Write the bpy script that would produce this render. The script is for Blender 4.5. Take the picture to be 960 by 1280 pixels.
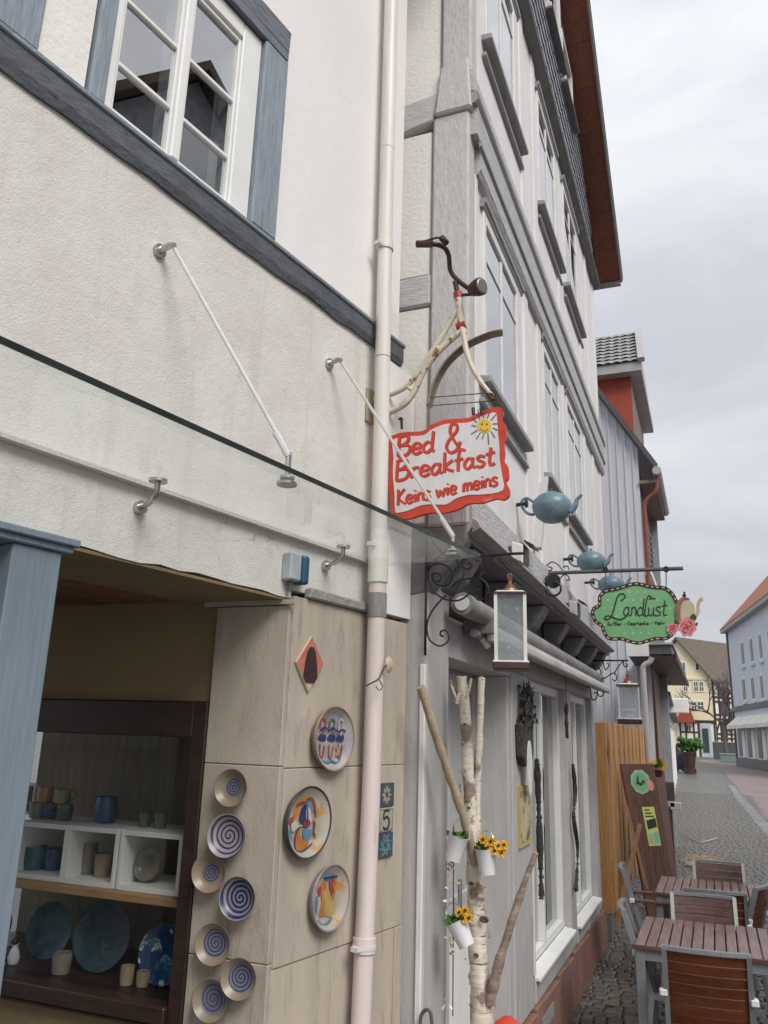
import bpy, math, random
from mathutils import Vector, Matrix
from math import sin, cos, pi, radians, atan2, sqrt
random.seed(11)
for o in list(bpy.data.objects): bpy.data.objects.remove(o)
scene = bpy.context.scene
COL = scene.collection
# ------------------------------------------------------------------ camera
# world: +Y runs down the street along the grey house, X = 0 under the camera, z = 0 street level
FPX, PITCH, ROLL, HEAD, TURN = 1001.95, radians(15.368), radians(-1.7195), radians(22.041), radians(10.515)
EYE = Vector((0, 0, 2.0))
_r = Vector((cos(HEAD), sin(HEAD), 0)); _h = Vector((-sin(HEAD), cos(HEAD), 0)); _z = Vector((0, 0, 1))
_d = _h*sin(PITCH) - _z*cos(PITCH); FWD = _h*cos(PITCH) + _z*sin(PITCH)
RGT = _r*cos(ROLL) + _d*sin(ROLL); DWN = -_r*sin(ROLL) + _d*cos(ROLL)
cam_d = bpy.data.cameras.new('camera'); cam = bpy.data.objects.new('camera', cam_d); COL.objects.link(cam)
cam_d.sensor_fit = 'VERTICAL'; cam_d.sensor_height = 24; cam_d.lens = FPX/1280*24
cam_d.clip_start = 0.05; cam_d.clip_end = 2000
cam.matrix_world = Matrix(((RGT.x, -DWN.x, -FWD.x, EYE.x), (RGT.y, -DWN.y, -FWD.y, EYE.y), (RGT.z, -DWN.z, -FWD.z, EYE.z), (0, 0, 0, 1)))
scene.camera = cam
scene.render.resolution_x = 768; scene.render.resolution_y = 1024
# ------------------------------------------------------------------ sky
SUN_EL, SUN_AZ = radians(47), radians(128)          # azimuth clockwise from +Y
w = bpy.data.worlds.new('World'); scene.world = w; w.use_nodes = True
nt = w.node_tree; N = nt.nodes; L = nt.links
N.clear()
out = N.new('ShaderNodeOutputWorld'); bg = N.new('ShaderNodeBackground'); L.new(bg.outputs[0], out.inputs[0])
sky = N.new('ShaderNodeTexSky'); sky.sky_type = 'NISHITA'; sky.sun_disc = False
sky.sun_elevation = SUN_EL; sky.sun_rotation = SUN_AZ; sky.air_density = 1.0; sky.dust_density = 3.0
tc = N.new('ShaderNodeTexCoord'); mp = N.new('ShaderNodeMapping'); mp.inputs['Scale'].default_value = (1.0, 1.0, 2.6)
mp.inputs['Rotation'].default_value = (0, 0, 0.6)
L.new(tc.outputs['Generated'], mp.inputs[0])
nz = N.new('ShaderNodeTexNoise'); nz.inputs['Scale'].default_value = 2.9; nz.inputs['Detail'].default_value = 7; nz.inputs['Roughness'].default_value = .52
nz.inputs['Distortion'].default_value = .35
L.new(mp.outputs[0], nz.inputs['Vector'])
rmp = N.new('ShaderNodeValToRGB'); e = rmp.color_ramp.elements
e[0].position = .34; e[0].color = (5.1, 5.22, 5.6, 1); e[1].position = .66; e[1].color = (7.1, 7.18, 7.4, 1)
L.new(nz.outputs[0], rmp.inputs[0])
mx = N.new('ShaderNodeMix'); mx.data_type = 'RGBA'; mx.inputs[0].default_value = .93
# overcast luminance: the cloud sheet brightens from horizon to zenith as (1 + 2 sin e) / 3
sx_ = N.new('ShaderNodeSeparateXYZ'); L.new(tc.outputs['Generated'], sx_.inputs[0])
cl_ = N.new('ShaderNodeMapRange'); cl_.inputs[1].default_value = 0; cl_.inputs[2].default_value = 1; cl_.inputs[3].default_value = .50; cl_.inputs[4].default_value = .98; L.new(sx_.outputs[2], cl_.inputs[0])
vm_ = N.new('ShaderNodeVectorMath'); vm_.operation = 'SCALE'; L.new(rmp.outputs[0], vm_.inputs[0]); L.new(cl_.outputs[0], vm_.inputs['Scale'])
L.new(sky.outputs[0], mx.inputs[6]); L.new(vm_.outputs[0], mx.inputs[7])
L.new(mx.outputs[2], bg.inputs[0]); bg.inputs[1].default_value = .1
# ------------------------------------------------------------------ sun (thin overcast, very soft)
sd = bpy.data.lights.new('sun', 'SUN'); sd.energy = 1.5; sd.angle = radians(28); sd.color = (1, .97, .93)
so = bpy.data.objects.new('sun', sd); COL.objects.link(so)
sv = Vector((sin(SUN_AZ)*cos(SUN_EL), cos(SUN_AZ)*cos(SUN_EL), sin(SUN_EL)))
so.rotation_euler = (-sv).to_track_quat('-Z', 'Y').to_euler(); so.location = (4, -4, 12)
vs = scene.view_settings; vs.view_transform = 'Standard'; vs.look = 'None'; vs.exposure = 0.85; vs.gamma = 1
vs.use_curve_mapping = False
# ------------------------------------------------------------------ survey helpers: where a sight line meets a real plane
def ray(x, y): return RGT*((x-480)/FPX) + DWN*((y-640)/FPX) + FWD
def onX(x, y, c): d = ray(x, y); return EYE + d*((c-EYE.x)/d.x)
def onY(x, y, c): d = ray(x, y); return EYE + d*((c-EYE.y)/d.y)
def onZ(x, y, c): d = ray(x, y); return EYE + d*((c-EYE.z)/d.z)
AD = Vector((sin(TURN), cos(TURN), 0)); AN = Vector((cos(TURN), -sin(TURN), 0)); ABASE = -1.865
def onA(x, y, n=0.): d = ray(x, y); return EYE + d*((ABASE+n-AN.dot(EYE))/AN.dot(d))
def SA(x, y, n=0.): p = onA(x, y, n); return AD.dot(p), p.z
def FA(s, n, z): return AD*s + AN*(ABASE+n) + Vector((0, 0, z))     # frame of the white house: along, out, up
def ID(x, y, z): return Vector((x, y, z))
def px_of(p):
    v = p-EYE; d = v.dot(FWD); return 480+FPX*v.dot(RGT)/d, 640+FPX*v.dot(DWN)/d
# ------------------------------------------------------------------ mesh helpers
ORG = {}
def smooth_path(pts, k=4, closed=False):
    n = len(pts); o = []
    if n < 3: return [Vector(p) for p in pts]
    P = [Vector(p) for p in pts]
    rng = n if closed else n-1
    for i in range(rng):
        if closed: a, b, c, d = P[i-1], P[i], P[(i+1) % n], P[(i+2) % n]
        else: a, b, c, d = P[max(i-1, 0)], P[i], P[i+1], P[min(i+2, n-1)]
        for j in range(k):
            t = j/k
            o.append(.5*((2*b)+(c-a)*t+(2*a-5*b+4*c-d)*t*t+(3*b-a-3*c+d)*t**3))
    if not closed: o.append(P[-1])
    return o
class MB:
    def __init__(s): s.v = []; s.f = []; s.m = []; s.cur = 0
    def add(s, vs, fs):
        o = len(s.v); s.v += [Vector(a) for a in vs]; s.f += [[i+o for i in f] for f in fs]; s.m += [s.cur]*len(fs); return s
    def hexa(s, p): return s.add(p, [(0, 3, 2, 1), (4, 5, 6, 7), (0, 1, 5, 4), (1, 2, 6, 5), (2, 3, 7, 6), (3, 0, 4, 7)])
    def box(s, x0, x1, y0, y1, z0, z1, T=ID):
        if x0 > x1: x0, x1 = x1, x0
        if y0 > y1: y0, y1 = y1, y0
        if z0 > z1: z0, z1 = z1, z0
        return s.hexa([T(*c) for c in ((x0, y0, z0), (x1, y0, z0), (x1, y1, z0), (x0, y1, z0), (x0, y0, z1), (x1, y0, z1), (x1, y1, z1), (x0, y1, z1))])
    def bar(s, p, q, wd, ht, up=(0, 0, 1)):
        p = Vector(p); q = Vector(q); d = (q-p).normalized(); up = Vector(up); a = d.cross(up)
        if a.length < 1e-4: a = d.cross(Vector((1, 0, 0)))
        a.normalize(); b = a.cross(d).normalized(); a = a*wd/2; b = b*ht/2
        return s.hexa([p-a-b, p+a-b, q+a-b, q-a-b, p-a+b, p+a+b, q+a+b, q-a+b])
    def tube(s, pts, r, n=8, cap=True, closed=False, flat=1.0):
        P = [Vector(p) for p in pts]; m = len(P)
        R = [r]*m if isinstance(r, (int, float)) else list(r)
        t0 = (P[1]-P[0]).normalized(); u = t0.orthogonal().normalized(); vs = []
        for i in range(m):
            if closed: t = (P[(i+1) % m]-P[i-1])
            else: t = P[min(i+1, m-1)]-P[max(i-1, 0)]
            if t.length < 1e-9: t = t0
            t.normalize(); u = u-t*u.dot(t)
            if u.length < 1e-6: u = t.orthogonal()
            u.normalize(); b = t.cross(u)
            for k in range(n):
                a = 2*pi*k/n; vs.append(P[i]+(u*cos(a)+b*sin(a)*flat)*R[i])
        fs = []
        for i in range(m if closed else m-1):
            j = (i+1) % m
            for k in range(n): fs.append((i*n+k, i*n+(k+1) % n, j*n+(k+1) % n, j*n+k))
        if cap and not closed: fs += [tuple(range(n))[::-1], tuple(range((m-1)*n, m*n))]
        return s.add(vs, fs)
    def lathe(s, prof, n=20, T=ID, sx=1, sy=1):
        vs = []; fs = []; m = len(prof)
        for r, z in prof:
            for k in range(n):
                a = 2*pi*k/n; vs.append(T(r*cos(a)*sx, r*sin(a)*sy, z))
        for i in range(m-1):
            for k in range(n): fs.append((i*n+k, i*n+(k+1) % n, (i+1)*n+(k+1) % n, (i+1)*n+k))
        if prof[0][0] > 1e-5: fs.append(tuple(range(n))[::-1])
        if prof[-1][0] > 1e-5: fs.append(tuple(range((m-1)*n, m*n)))
        return s.add(vs, fs)
    def prism(s, poly, w0, w1, T=ID):
        n = len(poly); vs = [T(u, v, w0) for u, v in poly]+[T(u, v, w1) for u, v in poly]
        fs = [tuple(range(n))[::-1], tuple(range(n, 2*n))]+[(i, (i+1) % n, n+(i+1) % n, n+i) for i in range(n)]
        return s.add(vs, fs)
    def ribbon(s, pts, wd, w0, w1, T=ID, k=4, closed=False, taper=False):
        P = smooth_path([(p[0], p[1], 0) for p in pts], k, closed); m = len(P); lo = []; hi = []
        for i in range(m):
            t = (P[(i+1) % m]-P[i-1]) if closed else (P[min(i+1, m-1)]-P[max(i-1, 0)])
            t = t.normalized() if t.length > 1e-9 else Vector((1, 0, 0))
            nn = Vector((-t.y, t.x, 0)); ww = wd/2
            if taper: ww *= .45+.55*sin(pi*min(max(i/(m-1), .08), .92))
            lo.append(P[i]-nn*ww); hi.append(P[i]+nn*ww)
        vs = []
        for i, (a, b) in enumerate(zip(lo, hi)):
            e_ = 0 if closed else (w1-w0)*.3*i/m      # a stroke rises a little so that its loops cross without touching
            vs += [T(a.x, a.y, w0), T(b.x, b.y, w0), T(b.x, b.y, w1+e_), T(a.x, a.y, w1+e_)]
        fs = []
        for i in range(m if closed else m-1):
            a = i*4; b = ((i+1) % m)*4
            for j in range(4): fs.append((a+j, a+(j+1) % 4, b+(j+1) % 4, b+j))
        if not closed: fs += [(0, 1, 2, 3), ((m-1)*4+3, (m-1)*4+2, (m-1)*4+1, (m-1)*4)]
        return s.add(vs, fs)
    def build(s, name, mat, parent=None, smooth=False, bevel=0, seg=1):
        org = origin(parent) if parent else None
        me = bpy.data.meshes.new(name)
        if org is None:
            xs = [v.x for v in s.v]; ys = [v.y for v in s.v]; zs = [v.z for v in s.v]
            org = Vector(((min(xs)+max(xs))/2, (min(ys)+max(ys))/2, min(zs)))
        me.from_pydata([tuple(v-org) for v in s.v], [], s.f)
        for mm in (mat if isinstance(mat, (list, tuple)) else [mat]): me.materials.append(mm)
        me.polygons.foreach_set('material_index', s.m)
        if smooth: me.polygons.foreach_set('use_smooth', [True]*len(s.f))
        me.update()
        import bmesh
        b = bmesh.new(); b.from_mesh(me); bmesh.ops.recalc_face_normals(b, faces=b.faces); b.to_mesh(me); b.free()
        o = bpy.data.objects.new(name, me); COL.objects.link(o)
        if smooth and len(s.f) > 8:
            try: me.set_sharp_from_angle(angle=radians(40))
            except Exception: pass
        if parent: o.parent = parent; ORG[o.name] = org
        else: o.location = org; ORG[o.name] = org.copy()
        if bevel:
            md = o.modifiers.new('bevel', 'BEVEL'); md.width = bevel; md.segments = seg; md.limit_method = 'ANGLE'
        return o
def origin(o): return ORG[o.name]
def tag(o, label=None, cat=None, group=None, kind=None):
    if label: o['label'] = label
    if cat: o['category'] = cat
    if group: o['group'] = group
    if kind: o['kind'] = kind
    return o
def thing(name, loc, label, cat, group=None):
    o = bpy.data.objects.new(name, None); COL.objects.link(o); o.location = loc; o.empty_display_size = .1
    ORG[o.name] = Vector(loc); return tag(o, label, cat, group)
def copy_tree(o, parent=None):
    c = o.copy(); COL.objects.link(c); c.parent = parent
    for ch in list(o.children): copy_tree(ch, c)
    return c
def part_box(name, mat, parent, x0, x1, y0, y1, z0, z1, T=ID, bevel=0):
    return MB().box(x0, x1, y0, y1, z0, z1, T).build(name, mat, parent, bevel=bevel)
def plane_frame(o, u, v):
    o = Vector(o); u = Vector(u).normalized(); v = Vector(v).normalized(); w_ = u.cross(v)
    return lambda a, b, c: o+u*a+v*b+w_*c
# ------------------------------------------------------------------ materials
def nodes(name):
    m = bpy.data.materials.new(name); m.use_nodes = True; n = m.node_tree.nodes; l = m.node_tree.links
    return m, n, l, n['Principled BSDF']
def setin(b, k, v):
    if k in b.inputs: b.inputs[k].default_value = v
def pm(name, c1, c2=None, rough=.7, scale=4, stretch=(1, 1, 1), bump=.15, bscale=40, spec=.4, metal=0, vary=0., ramp=(.35, .65), detail=6, coat=0, c3=None, s3=1.2, r3=(.58, .68), rvar=0.):
    m, n, l, b = nodes(name)
    c2 = c2 or tuple(x*.8 for x in c1)
    t = n.new('ShaderNodeTexCoord'); mp = n.new('ShaderNodeMapping'); mp.inputs['Scale'].default_value = stretch
    l.new(t.outputs['Object'], mp.inputs[0])
    z = n.new('ShaderNodeTexNoise'); z.inputs['Scale'].default_value = scale; z.inputs['Detail'].default_value = detail
    l.new(mp.outputs[0], z.inputs['Vector'])
    r = n.new('ShaderNodeValToRGB'); e = r.color_ramp.elements
    e[0].position = ramp[0]; e[1].position = ramp[1]; e[0].color = (*c2, 1); e[1].color = (*c1, 1)
    l.new(z.outputs[0], r.inputs[0]); col = r.outputs[0]
    if c3:
        z3 = n.new('ShaderNodeTexNoise'); z3.inputs['Scale'].default_value = s3; z3.inputs['Detail'].default_value = 8; z3.inputs['Roughness'].default_value = .65
        l.new(mp.outputs[0], z3.inputs['Vector'])
        r3n = n.new('ShaderNodeValToRGB'); e = r3n.color_ramp.elements; e[0].position, e[1].position = r3
        l.new(z3.outputs[0], r3n.inputs[0])
        x3 = n.new('ShaderNodeMix'); x3.data_type = 'RGBA'; x3.inputs[7].default_value = (*c3, 1)
        l.new(r3n.outputs[0], x3.inputs[0]); l.new(col, x3.inputs[6]); col = x3.outputs[2]
    if vary:
        oi = n.new('ShaderNodeObjectInfo'); mr = n.new('ShaderNodeMapRange'); mr.inputs[3].default_value = 1-vary; mr.inputs[4].default_value = 1+vary
        l.new(oi.outputs['Random'], mr.inputs[0])
        vm = n.new('ShaderNodeVectorMath'); vm.operation = 'SCALE'; l.new(col, vm.inputs[0]); l.new(mr.outputs[0], vm.inputs['Scale']); col = vm.outputs[0]
    l.new(col, b.inputs['Base Color'])
    b.inputs['Roughness'].default_value = rough; setin(b, 'Specular IOR Level', spec); b.inputs['Metallic'].default_value = metal
    setin(b, 'Coat Weight', coat)
    if rvar:
        mr2 = n.new('ShaderNodeMapRange'); mr2.inputs[3].default_value = rough-rvar; mr2.inputs[4].default_value = rough+rvar
        l.new(z.outputs[0], mr2.inputs[0]); l.new(mr2.outputs[0], b.inputs['Roughness'])
    if bump:
        zb = n.new('ShaderNodeTexNoise'); zb.inputs['Scale'].default_value = bscale; zb.inputs['Detail'].default_value = 5
        l.new(mp.outputs[0], zb.inputs['Vector'])
        bn = n.new('ShaderNodeBump'); bn.inputs['Strength'].default_value = bump; bn.inputs['Distance'].default_value = .02
        l.new(zb.outputs[0], bn.inputs['Height']); l.new(bn.outputs[0], b.inputs['Normal'])
    return m
def glass(name, tint=(.93, .95, .95), ior=1.5, haze=0., hazecol=(.7, .72, .7), rough=.0, refl=0.):
    m, n, l, b = nodes(name); n.remove(b); o = n['Material Output']
    tr = n.new('ShaderNodeBsdfTransparent'); tr.inputs[0].default_value = (*tint, 1)
    gl = n.new('ShaderNodeBsdfGlossy'); gl.inputs['Roughness'].default_value = rough
    f0 = n.new('ShaderNodeFresnel'); f0.inputs[0].default_value = ior
    ge = n.new('ShaderNodeNewGeometry'); iv = n.new('ShaderNodeMath'); iv.operation = 'SUBTRACT'; iv.inputs[0].default_value = 1; l.new(ge.outputs['Backfacing'], iv.inputs[1])
    fr = n.new('ShaderNodeMath'); fr.operation = 'MULTIPLY'      # the sheet mirrors once, on the face the ray meets first
    if refl:
        r0 = n.new('ShaderNodeMapRange'); r0.inputs[3].default_value = refl; r0.inputs[4].default_value = 1; l.new(f0.outputs[0], r0.inputs[0]); l.new(r0.outputs[0], fr.inputs[0])
    else: l.new(f0.outputs[0], fr.inputs[0])
    l.new(iv.outputs[0], fr.inputs[1])
    mx = n.new('ShaderNodeMixShader'); l.new(fr.outputs[0], mx.inputs[0])
    l.new(tr.outputs[0], mx.inputs[1]); l.new(gl.outputs[0], mx.inputs[2])
    last = mx
    if haze:
        df = n.new('ShaderNodeBsdfDiffuse'); df.inputs[0].default_value = (*hazecol, 1)
        tl = n.new('ShaderNodeBsdfTranslucent'); tl.inputs[0].default_value = (*hazecol, 1)
        a = n.new('ShaderNodeMixShader'); l.new(df.outputs[0], a.inputs[1]); l.new(tl.outputs[0], a.inputs[2]); a.inputs[0].default_value = .8
        tcn = n.new('ShaderNodeTexCoord'); z = n.new('ShaderNodeTexNoise'); z.inputs['Scale'].default_value = 3.5; z.inputs['Detail'].default_value = 8; l.new(tcn.outputs['Object'], z.inputs['Vector'])
        mr = n.new('ShaderNodeMapRange'); mr.inputs[1].default_value = .3; mr.inputs[2].default_value = .7; mr.inputs[3].default_value = haze*.6; mr.inputs[4].default_value = haze*1.4; l.new(z.outputs[0], mr.inputs[0])
        zs = n.new('ShaderNodeTexNoise'); zs.inputs['Scale'].default_value = 45; zs.inputs['Detail'].default_value = 3; l.new(tcn.outputs['Object'], zs.inputs['Vector'])   # dried drops
        ms = n.new('ShaderNodeMapRange'); ms.inputs[1].default_value = .66; ms.inputs[2].default_value = .72; ms.inputs[3].default_value = 0; ms.inputs[4].default_value = haze*2.5; l.new(zs.outputs[0], ms.inputs[0])
        ad = n.new('ShaderNodeMath'); ad.operation = 'ADD'; l.new(mr.outputs[0], ad.inputs[0]); l.new(ms.outputs[0], ad.inputs[1])
        q = n.new('ShaderNodeMixShader'); l.new(ad.outputs[0], q.inputs[0]); l.new(mx.outputs[0], q.inputs[1]); l.new(a.outputs[0], q.inputs[2]); last = q
    l.new(last.outputs[0], o.inputs[0])
    return m
M = {}
M['plaster'] = None
M['plaster_smooth'] = pm('plaster_smooth', (.80, .77, .755), (.75, .72, .705), .9, 2, (1, 1, .5), bump=.10, bscale=60, c3=(.66, .635, .60), s3=2.4, r3=(.6, .85))
M['panel_plaster'] = pm('panel_plaster', (.80, .78, .73), (.74, .72, .67), .92, 3, bump=.2, bscale=45)
M['stone'] = pm('stone', (.505, .435, .35), (.385, .335, .27), .88, 2.6, (3.2, 3.2, .7), bump=.16, bscale=70, vary=.07, c3=(.27, .24, .20), s3=5.5, r3=(.54, .74), ramp=(.3, .7), detail=9)
M['stone_edge'] = pm('stone_edge', (.33, .32, .28), (.24, .24, .21), .9, 6, bump=.5, bscale=40)
M['mortar'] = pm('mortar', (.37, .32, .26), None, .95, 8, bump=.4)
M['timber'] = pm('timber', (.545, .54, .535), (.47, .465, .46), .85, 9, (5, 5, 1.6), bump=.28, bscale=16, c3=(.30, .29, .28), s3=8, r3=(.66, .72))
M['timber_h'] = pm('timber_h', (.53, .525, .52), (.45, .445, .44), .85, 9, (1.6, 5, 5), bump=.28, bscale=16, c3=(.28, .27, .26), s3=8, r3=(.66, .72))
M['timber_y'] = pm('timber_y', (.50, .495, .49), (.42, .415, .41), .8, 9, (5, 1.2, 5), bump=.4, bscale=14, c3=(.25, .24, .23), s3=5, r3=(.64, .7))
M['grey_paint'] = pm('grey_paint', (.475, .462, .452), (.415, .405, .395), .55, 5, (3, 3, .8), bump=.15, bscale=20, c3=(.33, .33, .33), s3=2.5, r3=(.62, .8))
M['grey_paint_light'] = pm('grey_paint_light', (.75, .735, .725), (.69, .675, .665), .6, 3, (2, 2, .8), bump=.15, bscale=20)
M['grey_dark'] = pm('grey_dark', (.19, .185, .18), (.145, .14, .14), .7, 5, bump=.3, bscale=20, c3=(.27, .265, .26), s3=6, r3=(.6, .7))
M['trim_grey'] = pm('trim_grey', (.34, .335, .33), (.25, .25, .25), .6, 8, (6, .7, 6), bump=.3, bscale=14)
M['frame_white'] = pm('frame_white', (.78, .78, .76), (.72, .72, .7), .45, 6, bump=.05)
M['frame_worn'] = pm('frame_worn', (.70, .695, .675), (.62, .615, .60), .5, 6, bump=.08)
M['blue_timber'] = pm('blue_timber', (.265, .31, .355), (.205, .245, .285), .75, 9, (7, 7, .8), bump=.3, bscale=14, c3=(.15, .17, .19), s3=5, r3=(.60, .70))
M['blue_post'] = pm('blue_post', (.205, .25, .30), (.175, .215, .26), .6, 8, (10, 10, .5), bump=.15, bscale=18)
M['beam_dark'] = pm('beam_dark', (.11, .12, .135), (.08, .085, .095), .75, 4, (3, 3, 7), bump=.25, bscale=12, c3=(.05, .05, .055), s3=4, r3=(.6, .7))
M['beam_edge'] = pm('beam_edge', (.24, .28, .31), (.17, .2, .22), .65, 6, bump=.3)
M['pipe_pale'] = pm('pipe_pale', (.735, .70, .65), (.66, .62, .57), .42, 5, (5, 5, .5), bump=.05, c3=(.50, .46, .40), s3=6, r3=(.6, .75))
M['pipe_cream'] = pm('pipe_cream', (.71, .615, .575), (.64, .55, .515), .42, 5, (5, 5, .5), bump=.05, c3=(.44, .38, .35), s3=7, r3=(.62, .74))
M['tape'] = pm('tape', (.30, .29, .285), (.2, .2, .2), .5, 14, (8, 8, 1), bump=.2)
M['steel'] = pm('steel', (.55, .54, .52), (.45, .44, .43), .32, 10, bump=.03, metal=.9)
M['rod'] = pm('rod', (.72, .71, .69), (.62, .61, .6), .35, 20, bump=.02, metal=.5)
M['glass'] = glass('glass', (.86, .89, .9), 1.5, refl=.50)
M['glass_upper'] = glass('glass_upper', (.86, .89, .9), 1.5, refl=.72)
M['canopy_glass'] = glass('canopy_glass', (.96, .975, .967), 1.34, .05, (.84, .87, .85))
M['canopy_edge'] = pm('canopy_edge', (.03, .038, .036), (.018, .024, .023), .25, 8, bump=.05)
M['shop_glass'] = glass('shop_glass', (.90, .91, .91), 1.3)
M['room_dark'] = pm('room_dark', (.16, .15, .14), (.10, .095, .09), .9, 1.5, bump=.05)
M['ochre_wall'] = pm('ochre_wall', (.24, .175, .095), (.20, .145, .08), .9, 2, bump=.2)
M['ceiling_wood'] = pm('ceiling_wood', (.20, .085, .045), (.13, .055, .03), .5, 6, (1, 8, 8), bump=.15, vary=.25)
M['dark_wood'] = pm('dark_wood', (.035, .018, .013), (.022, .012, .009), .4, 8, (1, 6, 6), bump=.1)
M['shelf_wood'] = pm('shelf_wood', (.40, .235, .11), (.32, .18, .08), .5, 6, (1, 8, 8), bump=.06)
M['back_panel'] = pm('back_panel', (.25, .21, .155), (.18, .15, .11), .7, 5, (7, 1, .6), bump=.08)
M['white_board'] = pm('white_board', (.80, .80, .77), (.75, .75, .72), .6, 5, bump=.02)
M['black_iron'] = pm('black_iron', (.035, .033, .033), (.02, .02, .02), .55, 20, bump=.2, metal=.3)
M['grey_iron'] = pm('grey_iron', (.14, .145, .15), (.1, .1, .1), .5, 20, bump=.1, metal=.4)
M['black_plastic'] = pm('black_plastic', (.03, .03, .032), (.022, .022, .024), .45, 20, bump=.03)
M['rust'] = pm('rust', (.085, .055, .045), (.05, .03, .025), .65, 25, bump=.3, metal=.4, c3=(.2, .11, .08), s3=14)
M['red'] = pm('red', (.62, .065, .035), (.50, .05, .03), .5, 14, bump=.08, bscale=60, c3=(.66, .20, .13), s3=9, r3=(.60, .72))
M['red_dark'] = pm('red_dark', (.40, .035, .025), (.32, .03, .02), .45, 10, bump=.05)
M['sign_white'] = pm('sign_white', (.70, .69, .68), (.60, .59, .58), .55, 7, bump=.06, bscale=50, c3=(.50, .47, .44), s3=8, r3=(.6, .75))
M['yellow'] = pm('yellow', (.82, .52, .06), (.72, .42, .05), .5, 10, bump=.05)
M['bike_cream'] = pm('bike_cream', (.68, .62, .50), (.56, .50, .39), .45, 9, bump=.1, c3=(.23, .11, .06), s3=26, r3=(.57, .62))
M['mudguard'] = pm('mudguard', (.30, .26, .20), (.22, .19, .15), .4, 10, bump=.1, metal=.4)
M['teapot'] = pm('teapot', (.165, .25, .30), (.115, .185, .23), .34, 9, bump=.08, bscale=40, c3=(.27, .34, .37), s3=7, r3=(.56, .72))
M['sign_green'] = pm('sign_green', (.20, .45, .21), (.17, .40, .185), .45, 6, bump=.03)
M['sign_brown'] = pm('sign_brown', (.045, .022, .018), None, .45, 9, bump=.03)
M['sign_dot'] = pm('sign_dot', (.36, .55, .33), None, .5, 9, bump=0)
M['stitch'] = pm('stitch', (.68, .54, .46), None, .5, 9, bump=0)
M['text_dark'] = pm('text_dark', (.03, .045, .025), None, .5, 9, bump=0)
M['cream_pot'] = pm('cream_pot', (.56, .47, .33), (.50, .41, .28), .5, 6, bump=.03)
M['rose'] = pm('rose', (.66, .16, .18), (.72, .36, .36), .5, 26, bump=.1, bscale=30)
M['rose_dark'] = pm('rose_dark', (.48, .05, .07), None, .5, 26, bump=.1)
M['leaf_dark'] = pm('leaf_dark', (.03, .10, .035), (.02, .06, .025), .5, 10, bump=.1)
M['leaf'] = pm('leaf', (.075, .17, .03), (.045, .11, .022), .55, 12, bump=.1, vary=.2)
M['pansy_yellow'] = pm('pansy_yellow', (.78, .46, .02), (.7, .36, .02), .6, 20, bump=.1)
M['pansy_dark'] = pm('pansy_dark', (.05, .012, .02), None, .6, 20, bump=.1)
M['enamel'] = pm('enamel', (.74, .75, .75), (.66, .67, .68), .4, 8, bump=.04)
M['copper'] = pm('copper', (.36, .20, .13), (.22, .11, .08), .4, 14, bump=.12, metal=.6)
M['lantern_white'] = pm('lantern_white', (.74, .72, .68), (.62, .60, .56), .5, 8, bump=.1, c3=(.2, .12, .08), s3=7, r3=(.64, .7))
M['lantern_brown'] = pm('lantern_brown', (.07, .035, .028), (.045, .024, .02), .5, 8, bump=.1)
M['milk_glass'] = glass('milk_glass', (.93, .95, .96), 1.5, .22, (.85, .88, .9))
M['plinth'] = pm('plinth', (.27, .145, .11), (.21, .11, .085), .9, 5, bump=.45, bscale=30, vary=.06, c3=(.17, .10, .08), s3=3)
M['fence_wood'] = pm('fence_wood', (.60, .325, .12), (.45, .225, .075), .6, 7, (9, 9, .6), bump=.2, bscale=12, vary=.16, c3=(.24, .11, .045), s3=7, r3=(.62, .70))
M['board_wood'] = pm('board_wood', (.165, .085, .055), (.10, .05, .034), .5, 7, (8, 8, .6), bump=.2, bscale=12, vary=.15)
M['batten_wood'] = pm('batten_wood', (.34, .19, .09), (.26, .14, .07), .6, 6, (6, 6, .6), bump=.1)
M['table_slat'] = pm('table_slat', (.26, .165, .15), (.19, .115, .105), .36, 6, (6, .7, 6), bump=.15, bscale=16, vary=.12, c3=(.36, .29, .27), s3=4, r3=(.5, .75), rvar=.12)
M['chair_slat'] = pm('chair_slat', (.165, .09, .075), (.10, .052, .043), .4, 8, (.8, 7, 7), bump=.15, bscale=16, vary=.16, rvar=.12)
M['chair_slat_red'] = pm('chair_slat_red', (.17, .052, .02), (.12, .036, .015), .3, 6, (.7, 6, 6), bump=.08, bscale=16, vary=.15)
M['alu'] = pm('alu', (.30, .315, .33), (.25, .26, .275), .42, 6, bump=.02, metal=.25)
M['alu_light'] = pm('alu_light', (.58, .57, .545), (.5, .49, .47), .4, 6, bump=.02)
M['sett'] = pm('sett', (.125, .117, .102), (.085, .08, .07), .34, 14, bump=.30, bscale=40, vary=.28, rvar=.2, spec=.6)
M['joint'] = pm('joint', (.075, .07, .058), (.05, .048, .04), .9, 20, bump=.5)
M['birch'] = None
M['slate'] = pm('slate', (.31, .32, .345), (.20, .21, .235), .45, 10, bump=.25, bscale=20, vary=.2)
M['soffit'] = pm('soffit', (.27, .10, .06), (.19, .07, .042), .6, 6, (6, .8, 6), bump=.1, vary=.15)
M['siding'] = pm('siding', (.56, .57, .61), (.49, .50, .54), .6, 6, (6, 6, .5), bump=.08, vary=.05)
M['roof_grey'] = pm('roof_grey', (.10, .10, .105), (.07, .07, .075), .7, 8, bump=.3)
M['red_render'] = pm('red_render', (.36, .075, .045), (.30, .06, .038), .85, 4, bump=.15)
M['straw'] = pm('straw', (.52, .43, .31), (.4, .32, .21), .9, 12, bump=.2)
M['paper_yellow'] = pm('paper_yellow', (.62, .66, .18), (.5, .58, .2), .6, 22, bump=0)
M['ink'] = pm('ink', (.03, .035, .03), None, .6, 20, bump=0)
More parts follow.
